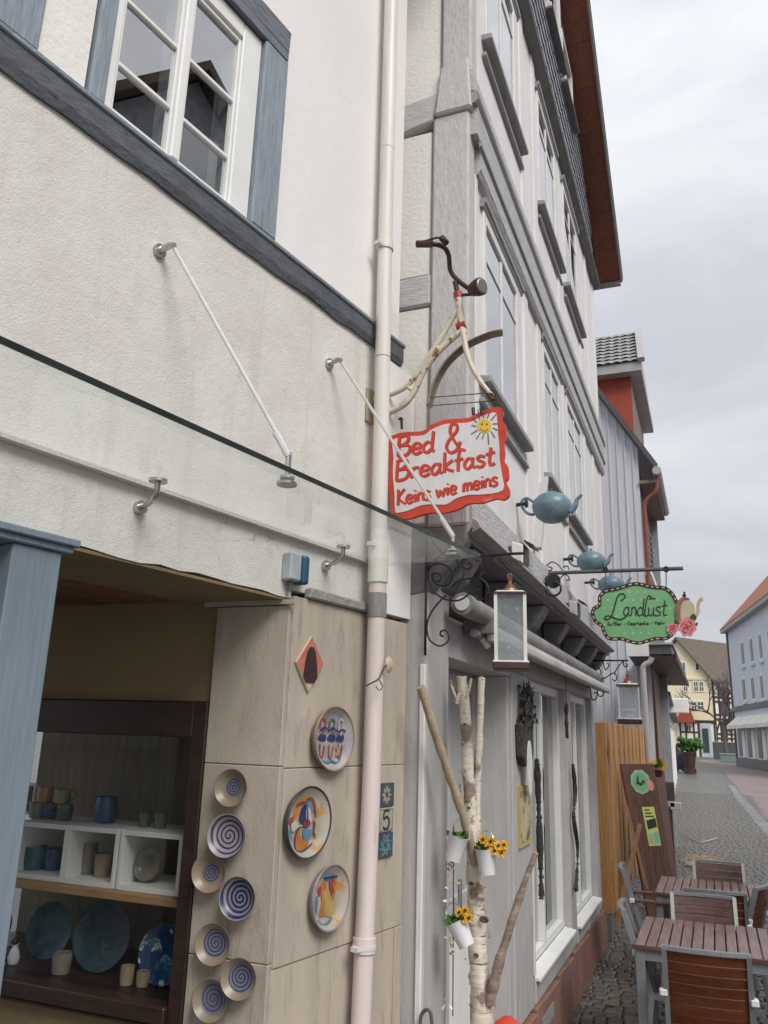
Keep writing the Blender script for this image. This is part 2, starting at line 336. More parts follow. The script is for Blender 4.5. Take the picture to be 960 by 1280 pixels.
M['garland'] = pm('garland', (.075, .07, .066), (.035, .033, .031), .85, 60, bump=.6, bscale=90)
M['head_grey'] = pm('head_grey', (.16, .185, .21), (.115, .13, .15), .65, 8, (6, .7, 6), bump=.3, bscale=14)
def wave_rings(name, base, line, k=1, freq=260., rmax=.06, twist=1., rough=.35, off=0.):
    """painted spiral on a thrown bowl, in the bowl's own coordinates"""
    m, n, l, b = nodes(name)
    t = n.new('ShaderNodeTexCoord'); sp = n.new('ShaderNodeSeparateXYZ'); l.new(t.outputs['Object'], sp.inputs[0])
    def mt(op, a, b_=None, v=None):
        q = n.new('ShaderNodeMath'); q.operation = op
        l.new(a, q.inputs[0]) if not isinstance(a, (int, float)) else setattr(q.inputs[0], 'default_value', a)
        if b_ is not None:
            if isinstance(b_, (int, float)): q.inputs[1].default_value = b_
            else: l.new(b_, q.inputs[1])
        return q.outputs[0]
    x2 = mt('MULTIPLY', sp.outputs[0], sp.outputs[0]); y2 = mt('MULTIPLY', sp.outputs[1], sp.outputs[1])
    r = mt('SQRT', mt('ADD', x2, y2)); a = mt('ARCTAN2', sp.outputs[1], sp.outputs[0])
    nz = n.new('ShaderNodeTexNoise'); nz.inputs['Scale'].default_value = 30; l.new(t.outputs['Object'], nz.inputs['Vector'])
    ph = mt('ADD', mt('ADD', mt('MULTIPLY', r, freq), mt('MULTIPLY', a, twist)), mt('MULTIPLY', nz.outputs[0], 1.6))
    s_ = mt('GREATER_THAN', mt('SINE', ph), off)
    ins = mt('LESS_THAN', r, rmax)
    f = mt('MULTIPLY', s_, ins)
    bl = n.new('ShaderNodeMix'); bl.data_type = 'RGBA'; l.new(ins, bl.inputs[0]); bl.inputs[6].default_value = (*base[0], 1); bl.inputs[7].default_value = (*base[1], 1)
    x = n.new('ShaderNodeMix'); x.data_type = 'RGBA'; l.new(f, x.inputs[0]); l.new(bl.outputs[2], x.inputs[6]); x.inputs[7].default_value = (*line, 1)
    l.new(x.outputs[2], b.inputs['Base Color']); b.inputs['Roughness'].default_value = rough
    return m
def plaster_mat():
    m, n, l, b = nodes('plaster'); t = n.new('ShaderNodeTexCoord')
    def noise(sc, stretch=(1, 1, 1), det=8, ro=.6):
        mp = n.new('ShaderNodeMapping'); mp.inputs['Scale'].default_value = stretch; l.new(t.outputs['Object'], mp.inputs[0])
        z = n.new('ShaderNodeTexNoise'); z.inputs['Scale'].default_value = sc; z.inputs['Detail'].default_value = det; z.inputs['Roughness'].default_value = ro; l.new(mp.outputs[0], z.inputs['Vector']); return z.outputs[0]
    def ramp(f, a, b_, ca=(0, 0, 0), cb=(1, 1, 1)):
        r = n.new('ShaderNodeValToRGB'); e = r.color_ramp.elements; e[0].position = a; e[1].position = b_; e[0].color = (*ca, 1); e[1].color = (*cb, 1); l.new(f, r.inputs[0]); return r.outputs[0]
    def mix(f, a, c):
        x = n.new('ShaderNodeMix'); x.data_type = 'RGBA'; l.new(f, x.inputs[0]); l.new(a, x.inputs[6]); x.inputs[7].default_value = (*c, 1); return x.outputs[2]
    col = ramp(noise(2.2), .35, .68, (.61, .585, .54), (.70, .68, .64))
    col = mix(ramp(noise(3.5, (4, 4, .35)), .54, .76, cb=(.75, .75, .75)), col, (.53, .505, .45))       # rain streaks
    col = mix(ramp(noise(14, (1, 1, .8), 10, .7), .60, .70, cb=(.7, .7, .7)), col, (.50, .48, .43))     # small scuffs
    col = mix(ramp(noise(60, det=3), .66, .74, cb=(.5, .5, .5)), col, (.47, .45, .41))                   # pits
    vo = n.new('ShaderNodeTexVoronoi'); vo.feature = 'DISTANCE_TO_EDGE'; vo.inputs['Scale'].default_value = 1.1
    mp = n.new('ShaderNodeMapping'); l.new(t.outputs['Object'], mp.inputs[0]); va = n.new('ShaderNodeVectorMath'); va.operation = 'ADD'
    zz = n.new('ShaderNodeTexNoise'); zz.inputs['Scale'].default_value = 4; zz.inputs['Detail'].default_value = 6; l.new(t.outputs['Object'], zz.inputs['Vector'])
    sc = n.new('ShaderNodeVectorMath'); sc.operation = 'SCALE'; sc.inputs['Scale'].default_value = .35; l.new(zz.outputs['Color'], sc.inputs[0]); l.new(mp.outputs[0], va.inputs[0]); l.new(sc.outputs[0], va.inputs[1]); l.new(va.outputs[0], vo.inputs['Vector'])
    cr = ramp(vo.outputs['Distance'], .0, .004, (1, 1, 1), (0, 0, 0)); gate = ramp(noise(1.3), .56, .6)
    mu = n.new('ShaderNodeMath'); mu.operation = 'MULTIPLY'; l.new(cr, mu.inputs[0]); l.new(gate, mu.inputs[1]); mu2 = n.new('ShaderNodeMath'); mu2.operation = 'MULTIPLY'; mu2.inputs[1].default_value = .55; l.new(mu.outputs[0], mu2.inputs[0])
    col = mix(mu2.outputs[0], col, (.30, .28, .25))
    l.new(col, b.inputs['Base Color']); b.inputs['Roughness'].default_value = .93; setin(b, 'Specular IOR Level', .25)
    bn = n.new('ShaderNodeBump'); bn.inputs['Strength'].default_value = .26; bn.inputs['Distance'].default_value = .02; l.new(noise(150, det=4), bn.inputs['Height'])
    b2 = n.new('ShaderNodeBump'); b2.inputs['Strength'].default_value = .18; b2.inputs['Distance'].default_value = .03; l.new(noise(9, det=3), b2.inputs['Height']); l.new(bn.outputs[0], b2.inputs['Normal']); l.new(b2.outputs[0], b.inputs['Normal'])
    return m
M['plaster'] = plaster_mat()
def birch_mat():
    m, n, l, b = nodes('birch')
    t = n.new('ShaderNodeTexCoord'); mp = n.new('ShaderNodeMapping'); mp.inputs['Scale'].default_value = (3, 3, 26); l.new(t.outputs['Object'], mp.inputs[0])
    z = n.new('ShaderNodeTexNoise'); z.inputs['Scale'].default_value = 2.2; z.inputs['Detail'].default_value = 5; l.new(mp.outputs[0], z.inputs['Vector'])
    r = n.new('ShaderNodeValToRGB'); e = r.color_ramp.elements; e[0].position = .31; e[0].color = (.06, .045, .035, 1); e[1].position = .38; e[1].color = (.68, .61, .51, 1)
    l.new(z.outputs[0], r.inputs[0])
    z2 = n.new('ShaderNodeTexNoise'); z2.inputs['Scale'].default_value = 9; z2.inputs['Detail'].default_value = 7; l.new(t.outputs['Object'], z2.inputs['Vector'])
    r2 = n.new('ShaderNodeValToRGB'); e = r2.color_ramp.elements; e[0].position = .55; e[0].color = (0, 0, 0, 1); e[1].position = .62; e[1].color = (1, 1, 1, 1)
    l.new(z2.outputs[0], r2.inputs[0])
    x = n.new('ShaderNodeMix'); x.data_type = 'RGBA'; l.new(r2.outputs[0], x.inputs[0]); l.new(r.outputs[0], x.inputs[6]); x.inputs[7].default_value = (.27, .20, .15, 1)
    l.new(x.outputs[2], b.inputs['Base Color']); b.inputs['Roughness'].default_value = .8
    bn = n.new('ShaderNodeBump'); bn.inputs['Strength'].default_value = .6; bn.inputs['Distance'].default_value = .01; l.new(z.outputs[0], bn.inputs['Height']); l.new(bn.outputs[0], b.inputs['Normal'])
    return m
M['birch'] = birch_mat()
# ================================================================== GROUND
def ground_mat():
    m, n, l, b = nodes('street_paving')
    t = n.new('ShaderNodeTexCoord')
    br = n.new('ShaderNodeTexBrick'); br.inputs['Scale'].default_value = 1; br.inputs['Brick Width'].default_value = .14; br.inputs['Row Height'].default_value = .105
    br.inputs['Mortar Size'].default_value = .008; br.inputs['Color1'].default_value = (.165, .16, .15, 1); br.inputs['Color2'].default_value = (.12, .115, .11, 1); br.inputs['Mortar'].default_value = (.07, .068, .06, 1)
    l.new(t.outputs['Object'], br.inputs['Vector'])
    z = n.new('ShaderNodeTexNoise'); z.inputs['Scale'].default_value = .8; z.inputs['Detail'].default_value = 8; l.new(t.outputs['Object'], z.inputs['Vector'])
    mr = n.new('ShaderNodeMapRange'); mr.inputs[3].default_value = .2; mr.inputs[4].default_value = .55; l.new(z.outputs[0], mr.inputs[0]); l.new(mr.outputs[0], b.inputs['Roughness'])
    l.new(br.outputs[0], b.inputs['Base Color'])
    bn = n.new('ShaderNodeBump'); bn.inputs['Strength'].default_value = .5; bn.inputs['Distance'].default_value = .02; l.new(br.outputs['Fac'], bn.inputs['Height']); bn.invert = True; l.new(bn.outputs[0], b.inputs['Normal'])
    return m
M['ground'] = ground_mat()
M['road'] = pm('road', (.25, .185, .165), (.20, .15, .14), .5, .5, bump=.2, bscale=30, rvar=.18, c3=(.19, .17, .165), s3=.3, r3=(.45, .6))
M['gutter'] = pm('gutter', (.24, .235, .225), (.19, .185, .18), .5, 3, bump=.3, bscale=20, vary=.15)
g = MB(); g.add([(-300, -60, -.03), (300, -60, -.03), (300, 600, -.03), (-300, 600, -.03)], [(0, 1, 2, 3)])
tag(g.build('ground', M['ground']), kind='structure')
# carriageway of reddish pavers beyond a curved flat gutter
kerb = smooth_path([(3.6, -6, 0), (3.0, 2, 0), (2.0, 11, 0), (1.25, 17, 0), (.94, 22, 0), (.62, 34, 0), (.36, 50, 0), (-.3, 77, 0), (-2.5, 104, 0)], 6)
r = MB(); nk = len(kerb)
r.add([Vector((p.x+.35, p.y, -.012)) for p in kerb]+[Vector((p.x+14, p.y, -.012)) for p in kerb], [(i, nk+i, nk+i+1, i+1) for i in range(nk-1)])
tag(r.build('road', M['road']), kind='structure')
gut = thing('gutter', (2, 11, 0), None, None); tag(gut, kind='structure')
acc = 0
for i in range(nk-1):
    a, b = kerb[i], kerb[i+1]; n_ = max(1, int((b-a).length/.9))
    for j in range(n_):
        p = a.lerp(b, j/n_); q = a.lerp(b, (j+1)/n_); q = p.lerp(q, .975)
        if q.y < 9 or q.y > 45: continue
        MB().bar(p+Vector((.17, 0, -.016)), q+Vector((.17, 0, -.016)), .3, .03).build('gutter_stone', M['gutter'], gut)
# setts: granite cubes in rows between the house plinth and the carriageway
pav = thing('cobbled_pavement', (-.2, 8, 0), None, None); tag(pav, kind='structure')
MB().add([(-1.6, 2.2, -.026), (2.6, 2.2, -.026), (2.6, 37, -.026), (-3, 37, -.026)], [(0, 1, 2, 3)]).build('joint_bed', M['joint'], pav)
def sett_shape(mb, x, y, wx, wy, dz, rot):
    c, s = cos(rot), sin(rot)
    def T(a, b, h): return Vector((x+a*c-b*s, y+a*s+b*c, h+dz))
    hx, hy = wx/2, wy/2; k = .74
    t1 = (random.random()-.5)*.006
    vs = [T(-hx, -hy, -.03), T(hx, -hy, -.03), T(hx, hy, -.03), T(-hx, hy, -.03), T(-hx, -hy, -.011), T(hx, -hy, -.011), T(hx, hy, -.011), T(-hx, hy, -.011),
          T(-hx*k, -hy*k, t1), T(hx*k, -hy*k, -t1), T(hx*k, hy*k, 0), T(-hx*k, hy*k, t1)]
    fs = [(8, 9, 10, 11)]
    for i in range(4): fs += [(i, (i+1) % 4, 4+(i+1) % 4, 4+i), (4+i, 4+(i+1) % 4, 8+(i+1) % 4, 8+i)]
    mb.add(vs, fs)
rs = random.Random(5); near = []; rest = MB(); y = 5.4
while y < 37:
    rh = rs.uniform(.095, .12) if y < 14 else rs.uniform(.11, .14)*(1 if y < 22 else 1.35)
    x = -1.16+rs.uniform(-.06, 0); xe = 1.3 if y < 15 else 1.15
    if y > 10: x = -1.7 if y < 22 else -2.2
    while x < xe:
        wx = rs.uniform(.09, .15)*(1 if y < 22 else 1.3)
        it = (x+wx/2, y+rs.uniform(-.006, .006), wx-.012, rh-.013, rs.uniform(-.004, .004)-.002, rs.uniform(-.05, .05))
        u, v = px_of(Vector((it[0], it[1], 0)))
        if u < 1010 and v < 1330: near.append((u, v, it))
        x += wx
    y += rh
near.sort(key=lambda t: -(t[1]-(600 if t[0] > 800 else 0)))
protos = []
for i in range(8):
    mb = MB(); sett_shape(mb, 0, 0, .11, .095, 0, 0); o = mb.build('sett', M['sett'], pav); protos.append(o)
for i, (u, v, it) in enumerate(near):
    if i < 300:
        o = protos[i] if i < 8 else protos[i % 8].copy()
        if i >= 8: COL.objects.link(o)
        o.location = Vector((it[0], it[1], it[4]))-Vector((-.2, 8, 0))+Vector((-.2, 8, 0))*0
        o.scale = (it[2]/.11, it[3]/.095, 1); o.rotation_euler = (0, 0, it[5])
    else: sett_shape(rest, *it)
for o in protos:   # prototypes were built round the pavement origin
    for v in o.data.vertices: v.co += Vector((-.2, 8, 0))
tag(rest.build('setts', M['sett'], pav), kind='stuff')
# a few wet leaves
rl = random.Random(3)
M['dead_leaf'] = pm('dead_leaf', (.30, .19, .09), (.2, .11, .05), .6, 10, bump=.2)
for (px_, py_, lab) in ((746, 1206, 'small brown fallen leaf on the setts, farthest from the picture edge'), (764, 1256, 'small brown fallen leaf on the setts, lowest in the picture'), (786, 1224, 'small brown fallen leaf on the setts closest to the near table leg'), (729, 1244, 'small brown fallen leaf on the setts closest to the red plinth')):
    c = onZ(px_, py_, .006); a = rl.uniform(0, 6.28); k = MB()
    k.prism([(cos(t)*(.03 if j % 2 else .042)*(.7 if 0 < t < 3 else 1), sin(t)*.03) for j, t in enumerate([2*pi*q/9 for q in range(9)])], 0, .003, lambda u, v, w_: c+Vector((u*cos(a)-v*sin(a), u*sin(a)+v*cos(a), w_+u*.12)))
    tag(k.build('fallen_leaf', M['dead_leaf']), lab, 'leaf', 'fallen leaves on the setts')

# ================================================================== WHITE PLASTERED HOUSE (frame FA: s along, n out, z up)
A = thing('plastered_house', FA(2.2, 0, 0), 'white plastered house with dark timber beam, blue window surround and stone-clad corner', 'house')
S0, SE, ZL, ZB0, ZB1 = -1.2, 3.13, 2.469, 3.70, 3.815
# plaster band over the passage, its lower arris a little ragged
mb = MB(); ns = 44
top = []
rr = random.Random(8)
ed = [(-1.2+(2.30+1.2)*i/ns, ZL+rr.uniform(-.006, .006)+(.012 if i % 7 == 3 else 0)) for i in range(ns+1)]
poly = ed+[(2.30, 2.50), (SE, 2.50), (SE, ZB0+.02), (S0, ZB0+.02)]
mb.prism(poly, 0, -.42, lambda u, v, w_: FA(u, w_, v))
mb.build('lower_wall', M['plaster'], A)
MB().box(-1.1, 2.29, -.415, -.004, ZL-.012, ZL-.002, FA).build('passage_soffit', M['ochre_wall'], A)
# upper wall round the window
uw = MB()
for s0, s1, z0, z1 in ((2.03, 2.985, ZB1-.02, 6.35), (1.24, 2.03, 4.82, 6.35), (S0, 1.24, 4.95, 6.35)): uw.box(s0, s1, -.30, .012, z0, z1, FA)
uw.build('upper_wall', M['plaster_smooth'], A)
part_box('infill_panel', M['panel_plaster'], A, 1.008, 1.172, -.2, .004, ZB1-.02, 4.95, FA)
# timber beam with a weathered rounded top edge
bm_ = MB(); nb = 40; rb = random.Random(2)
for i in range(nb):
    s0 = S0+(3.02-S0)*i/nb; s1 = S0+(3.02-S0)*(i+1)/nb
    if i == 0: off = [rb.uniform(-.007, .007) for _ in range(nb+1)]
    a, b = off[i], off[i+1]
    sec = lambda s, d: [FA(s, -.05, ZB0+.004+d*.5), FA(s, .012+d*.4, ZB0+d), FA(s, .022+d*.3, ZB0+.03), FA(s, .022, ZB1-.018), FA(s, -.05, ZB1-.018)]
    bm_.add(sec(s0, a)+sec(s1, b), [(j, (j+1) % 5, 5+(j+1) % 5, 5+j) for j in range(5)]+([(0, 1, 2, 3, 4)] if i == 0 else [])+([(9, 8, 7, 6, 5)] if i == nb-1 else []))
bm_.build('timber_beam', M['beam_dark'], A)
part_box('beam_capping', M['beam_edge'], A, S0, 3.03, -.05, .03, ZB1-.018, ZB1+.002, FA, .004)
# window
for q in ((1.18, 1.238, .022), (1.905, 2.045, .028)): MB().box(q[0], q[1], -.16, q[2], ZB1+.002, 4.66, FA).build('window_surround', M['blue_timber'], A, bevel=.006)
hd = MB().prism([(-.10, 4.66), (.03, 4.66), (.030, 4.70), (.032, 4.708), (.033, 4.76), (.034, 4.768), (.036, 4.80), (-.10, 4.80)], 1.165, 2.036, lambda u, v, w_: FA(w_, u, v)).build('head_moulding', M['head_grey'], A)
win = MB()
ZW0 = ZB1+.004
for s0, s1 in ((1.240, 1.272), (1.80, 1.903)): win.box(s0, s1, -.13, .006, ZW0, 4.655, FA)
win.box(1.272, 1.80, -.13, .006, 4.58, 4.655, FA).box(1.272, 1.80, -.13, .004, ZW0, ZW0+.02, FA)
win = win.build('window', M['frame_white'], A, bevel=.005)
MB().box(1.516, 1.553, -.10, .008, ZW0+.02, 4.58, FA).build('mullion', M['frame_white'], win, bevel=.006)
for s0, s1 in ((1.272, 1.516), (1.553, 1.80)):
    c = MB()
    for a, b in ((s0, s0+.012), (s1-.012, s1)): c.box(a, b, -.09, -.004, ZW0+.02, 4.58, FA)
    c.box(s0+.012, s1-.012, -.09, -.005, ZW0+.02, ZW0+.04, FA).box(s0+.012, s1-.012, -.09, -.005, 4.56, 4.58, FA)
    c.build('casement', M['frame_white'], win, bevel=.003)
    zz = [ZW0+.04, 4.034, 4.287, 4.56]
    for z in zz[1:3]: MB().box(s0+.012, s1-.012, -.035, -.008, z-.010, z+.010, FA).build('glazing_bar', M['frame_white'], win, bevel=.004)
    for z0, z1 in zip(zz, zz[1:]): MB().box(s0+.012, s1-.012, -.024, -.020, z0+.001, z1-.001, FA).build('pane', M['glass'], win)
# dim room behind the window
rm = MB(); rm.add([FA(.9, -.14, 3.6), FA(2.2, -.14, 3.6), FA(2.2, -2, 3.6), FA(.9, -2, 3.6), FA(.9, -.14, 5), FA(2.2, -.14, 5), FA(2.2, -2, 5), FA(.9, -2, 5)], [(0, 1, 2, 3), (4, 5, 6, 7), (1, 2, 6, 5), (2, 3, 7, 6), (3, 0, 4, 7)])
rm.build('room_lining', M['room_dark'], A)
# neighbouring blue surround at the left edge
MB().box(.86, 1.006, -.16, .024, ZB1+.002, 4.95, FA).build('window_surround', M['blue_timber'], A, bevel=.006)
MB().box(.2, .86, -.12, -.02, ZB1+.002, 4.95, FA).build('shutter_panel', M['blue_timber'], A)
# roof edge
MB().prism([(-.3, 6.35), (.16, 6.33), (.16, 6.40), (-.3, 6.6), (-3.2, 9.2), (-3.3, 9.0)], S0, 2.99, lambda u, v, w_: FA(w_, u, v)).build('roof', M['roof_grey'], A)
MB().tube([FA(S0, .20, 6.36), FA(3.0, .20, 6.36)], .06, 10).build('gutter', M['grey_iron'], A, smooth=True)
# --------------------------------------------------------------- stone cladding of the corner pier
core = MB().box(2.325, SE, -.40, -.012, 0, 2.47, FA).build('pier_core', M['mortar'], A)
J = .002
rows = [(0.0, .62), (.62, 1.238), (1.238, 1.868), (1.868, 2.478)]
cols = {0: [(2.303, 2.674), (2.674, 2.905), (2.905, 3.128)], 1: [(2.303, 2.674), (2.674, 2.905), (2.905, 3.07), (3.07, 3.128)], 2: [(2.303, 2.905), (2.905, 3.10), (3.10, 3.128)], 3: [(2.303, 2.706), (2.706, 2.905), (2.905, 3.128)]}
ws = random.Random(4)
for k, (z0, z1) in enumerate(rows):
    for s0, s1 in cols[k]:
        d = ws.uniform(-.003, .004)
        MB().box(s0+J/2, s1-J/2, -.03, .014+d, z0+J/2, z1-J/2, FA).build('stone_slab', M['stone'], A, bevel=.003)
# reveal running into the passage at right angles to the street (plane y = YR)
YR = 2.60; xc = FA(2.303, .014, 0).x; XI = -1.715
for z0, z1 in ((0, .62), (.62, 1.255), (1.255, 1.875), (1.875, 2.44)):
    MB().box(XI, xc-.006, YR-.02, YR+.03, z0+J/2, z1-J/2).build('stone_slab', M['stone'], A, bevel=.003)
MB().box(XI, xc-.03, YR+.02, YR+.3, 0, 2.44).build('reveal_core', M['mortar'], A)
# rough mortar coping over the slabs and the ceiling fillet in the passage
cp = MB(); cpts = [(2.372, 2.478), (2.38, 2.52), (2.56, 2.518), (2.75, 2.515), (2.90, 2.512), (2.90, 2.479)]
cp.prism(cpts, .0, .034, lambda u, v, w_: FA(u, w_, v)); cp.build('stone_coping', M['stone_edge'], A, bevel=.006)
MB().box(XI-.05, xc+.02, YR-.035, YR-.019, 2.441, 2.458).build('ceiling_fillet', M['stone'], A)
# plaster corner right of the pipe
MB().prism([(2.905, 2.50), (SE+.02, 2.50), (SE+.02, 3.69), (2.905, 3.69)], .0, .012, lambda u, v, w_: FA(u, w_, v)).build('corner_plaster', M['plaster_smooth'], A)
# passage: ceiling boards and side walls; unseen rear left open to light the display case
for i in range(14):
    n1 = -.425-i*.095; MB().box(-1.1, 3.0, n1-.09, n1, ZL+.0, ZL+.02, FA).build('ceiling_plank', M['ceiling_wood'], A, bevel=.004)
MB().box(-1.1, 3.0, -1.9, -.42, ZL+.024, ZL+.06, FA).build('ceiling_back', M['dark_wood'], A)
MB().box(-4.2, XI, YR, YR+.1, 2.092, 2.50).build('passage_wall', M['ochre_wall'], A)
MB().box(-4.2, XI, YR, YR+.1, 0, 1.02).build('passage_wall', M['ochre_wall'], A)
MB().box(-1.2, -1.1, -2.0, -.0, 0, 2.46, FA).build('passage_wall', M['ochre_wall'], A)
# blue pilaster with its capping
pil = MB().box(1.158, 1.300, -.16, .03, 0, 2.434, FA).build('pilaster', M['blue_post'], A, bevel=.005)
MB().box(.2, 1.335, -.10, .055, 2.452, 2.472, FA).box(.2, 1.325, -.10, .042, 2.434, 2.452, FA).build('capital', M['blue_post'], pil, bevel=.003)

# ------------------------------------------------------------------ DISPLAY CASE in the passage (plane y = YR)
DC = thing('display_case', (-2.2, YR, 1.0), 'dark wooden shop display case set into the passage wall', 'display case')
DX0, DX1 = -3.0, XI
MB().box(DX1-.058, DX1, YR-.03, YR+.06, 1.02, 2.09).build('frame_stile', M['dark_wood'], DC, bevel=.004)
MB().box(DX0, DX1-.058, YR-.03, YR+.06, 1.962, 2.09).build('frame_rail', M['dark_wood'], DC, bevel=.004)
MB().box(DX0, DX1-.058, YR-.05, YR+.06, 1.035, 1.088).box(DX0, DX1-.058, YR-.04, YR+.06, 1.02, 1.033).build('frame_sill', M['dark_wood'], DC, bevel=.004)
MB().box(DX0, DX1-.058, YR+.02, YR+.026, 1.09, 1.96).build('pane', M['shop_glass'], DC)
MB().box(DX0, DX1+.1, YR+.52, YR+.55, 1.02, 2.1).build('back_panel', M['back_panel'], DC)
MB().box(DX1, DX1+.03, YR+.06, YR+.52, 1.02, 2.1).build('side_board', M['back_panel'], DC)
MB().box(DX0, DX1, YR+.06, YR+.52, 2.1, 2.13).build('top_board', M['dark_wood'], DC)
MB().box(DX0, DX1, YR+.06, YR+.52, 1.03, 1.085).build('base_board', M['dark_wood'], DC)
SHZ = 1.40
MB().box(DX0, DX1-.03, YR+.05, YR+.50, SHZ-.028, SHZ).build('shelf', M['shelf_wood'], DC, bevel=.003)
# white open cubes on the shelf
CY0, CY1 = YR+.09, YR+.36
def cube(x0, x1, z0, z1, label):
    t = thing('display_cube', ((x0+x1)/2, (CY0+CY1)/2, z0), label, 'shelf box', 'white open cubes on the display shelf'); w_ = .018
    for a in ((x0, x0+w_), (x1-w_, x1)): MB().box(a[0], a[1], CY0, CY1, z0, z1).build('side', M['white_board'], t, bevel=.002)
    MB().box(x0+w_, x1-w_, CY0+.001, CY1, z0, z0+w_).build('bottom', M['white_board'], t)
    MB().box(x0+w_, x1-w_, CY0+.001, CY1, z1-w_, z1).build('top', M['white_board'], t)
    return t
def cx(px_, py_): p = onY(px_, py_, CY0); return p.x
c3 = (cx(147, 1080), cx(226, 1085)); c2 = (cx(80, 1075), cx(145, 1080)); c1 = (cx(14, 1070), cx(82, 1075)-.004)
CT = onY(185, 1040, CY0).z
cube(c1[0], c1[1], SHZ+.001, CT-.002, 'white open cube shelf farthest from the stone pier, holding blue mugs')
cube(c2[0], c2[1], SHZ+.001, CT, 'white open cube shelf in the middle, holding grey beakers')
cube(c3[0], c3[1], SHZ+.001, CT, 'white open cube shelf nearest the stone pier, holding a tilted bowl')
# pottery
def glaze(name, a, b, s=9): return pm(name, a, b, .25, s, bump=.05, coat=.3)
GZ = dict(teal=glaze('glaze_teal', (.04, .15, .17), (.02, .08, .10)), blue=glaze('glaze_blue', (.05, .11, .24), (.03, .06, .13)), grey=glaze('glaze_grey', (.26, .23, .19), (.17, .15, .125)),
          ochre=glaze('glaze_ochre', (.42, .24, .08), (.33, .18, .06)), sand=glaze('glaze_sand', (.36, .28, .18), (.22, .17, .11)), green=glaze('glaze_green', (.13, .17, .12), (.07, .10, .08)), dark=glaze('glaze_dark', (.03, .035, .05), (.02, .02, .03)))
def mug(c, r_, h, mat, label, handle=None, cat='mug', grp='pottery in the display case', belly=0.):
    t = thing(cat.replace(' ', '_'), c, label, cat, grp)
    T = lambda a, b, d: Vector(c)+Vector((a, b, d))
    MB().lathe([(0, 0), (r_*.9, 0), (r_*(1+belly), h*.4), (r_, h*.8), (r_*.97, h), (r_*.86, h), (r_*.85, h*.2), (0, h*.15)], 18, T).build('body', mat, t, smooth=True)
    if handle:
        a = handle; d = Vector((cos(a), sin(a), 0))
        MB().tube(smooth_path([T(0, 0, h*.82)+d*r_*.94, T(0, 0, h*.86)+d*r_*1.5, T(0, 0, h*.5)+d*r_*1.75, T(0, 0, h*.2)+d*r_*.98], 4), .006, 6).build('handle', mat, t, smooth=True)
    return t
def at_shelf(px_, py_, yy, z): p = onY(px_, py_, yy); return Vector((p.x, yy, z))
mug(at_shelf(40, 1100, CY0+.10, SHZ+.02), .05, .085, GZ['teal'], 'teal glazed mug standing in the farthest white cube', 2.6)
mug(at_shelf(63, 1100, CY0+.12, SHZ+.02), .036, .08, GZ['blue'], 'slim blue mug beside the teal mug in the white cube')
mug(at_shelf(104, 1105, CY0+.12, SHZ+.02), .042, .115, GZ['grey'], 'tall grey ribbed beaker in the middle white cube', None, 'beaker')
mug(at_shelf(126, 1105, CY0+.10, SHZ+.02), .034, .085, GZ['sand'], 'sand coloured beaker beside the tall grey one', None, 'beaker')
tz = CT+.002
mug(at_shelf(130, 1035, CY0+.14, tz), .042, .10, GZ['blue'], 'blue and grey vase standing on the middle white cube', None, 'vase', belly=.22)
mug(at_shelf(180, 1036, CY0+.12, tz), .024, .052, GZ['green'], 'left of two small green tumblers on the nearest cube', None, 'tumbler')
mug(at_shelf(200, 1036, CY0+.12, tz), .026, .056, GZ['green'], 'right of two small green tumblers on the nearest cube', None, 'tumbler')
mug(at_shelf(44, 1030, CY0+.11, tz), .032, .06, GZ['grey'], 'pale grey mug with handle on the farthest cube, lower row', 3.1)
mug(at_shelf(60, 1030, CY0+.13, tz), .031, .06, GZ['blue'], 'blue mug in the lower row on the farthest cube')
mug(at_shelf(79, 1030, CY0+.13, tz), .033, .06, GZ['green'], 'green mug at the right end of the lower mug row', 3.4)
mug(at_shelf(54, 1011, CY0+.13, tz+.061), .032, .062, GZ['ochre'], 'orange mug stacked on top of the blue mug')
mug(at_shelf(76, 1011, CY0+.13, tz+.061), .033, .055, GZ['sand'], 'patterned cream mug stacked next to the orange mug', .3)
fr = thing('picture_frame', at_shelf(30, 1030, CY0+.16, tz), 'small dark picture with pale frame on the farthest cube', 'picture frame')
pf = onY(31, 1008, CY0+.17); MB().box(pf.x-.045, pf.x+.045, CY0+.17, CY0+.185, tz, tz+.13).build('frame', M['white_board'], fr); MB().box(pf.x-.033, pf.x+.033, CY0+.165, CY0+.169, tz+.014, tz+.116).build('picture', GZ['dark'], fr)
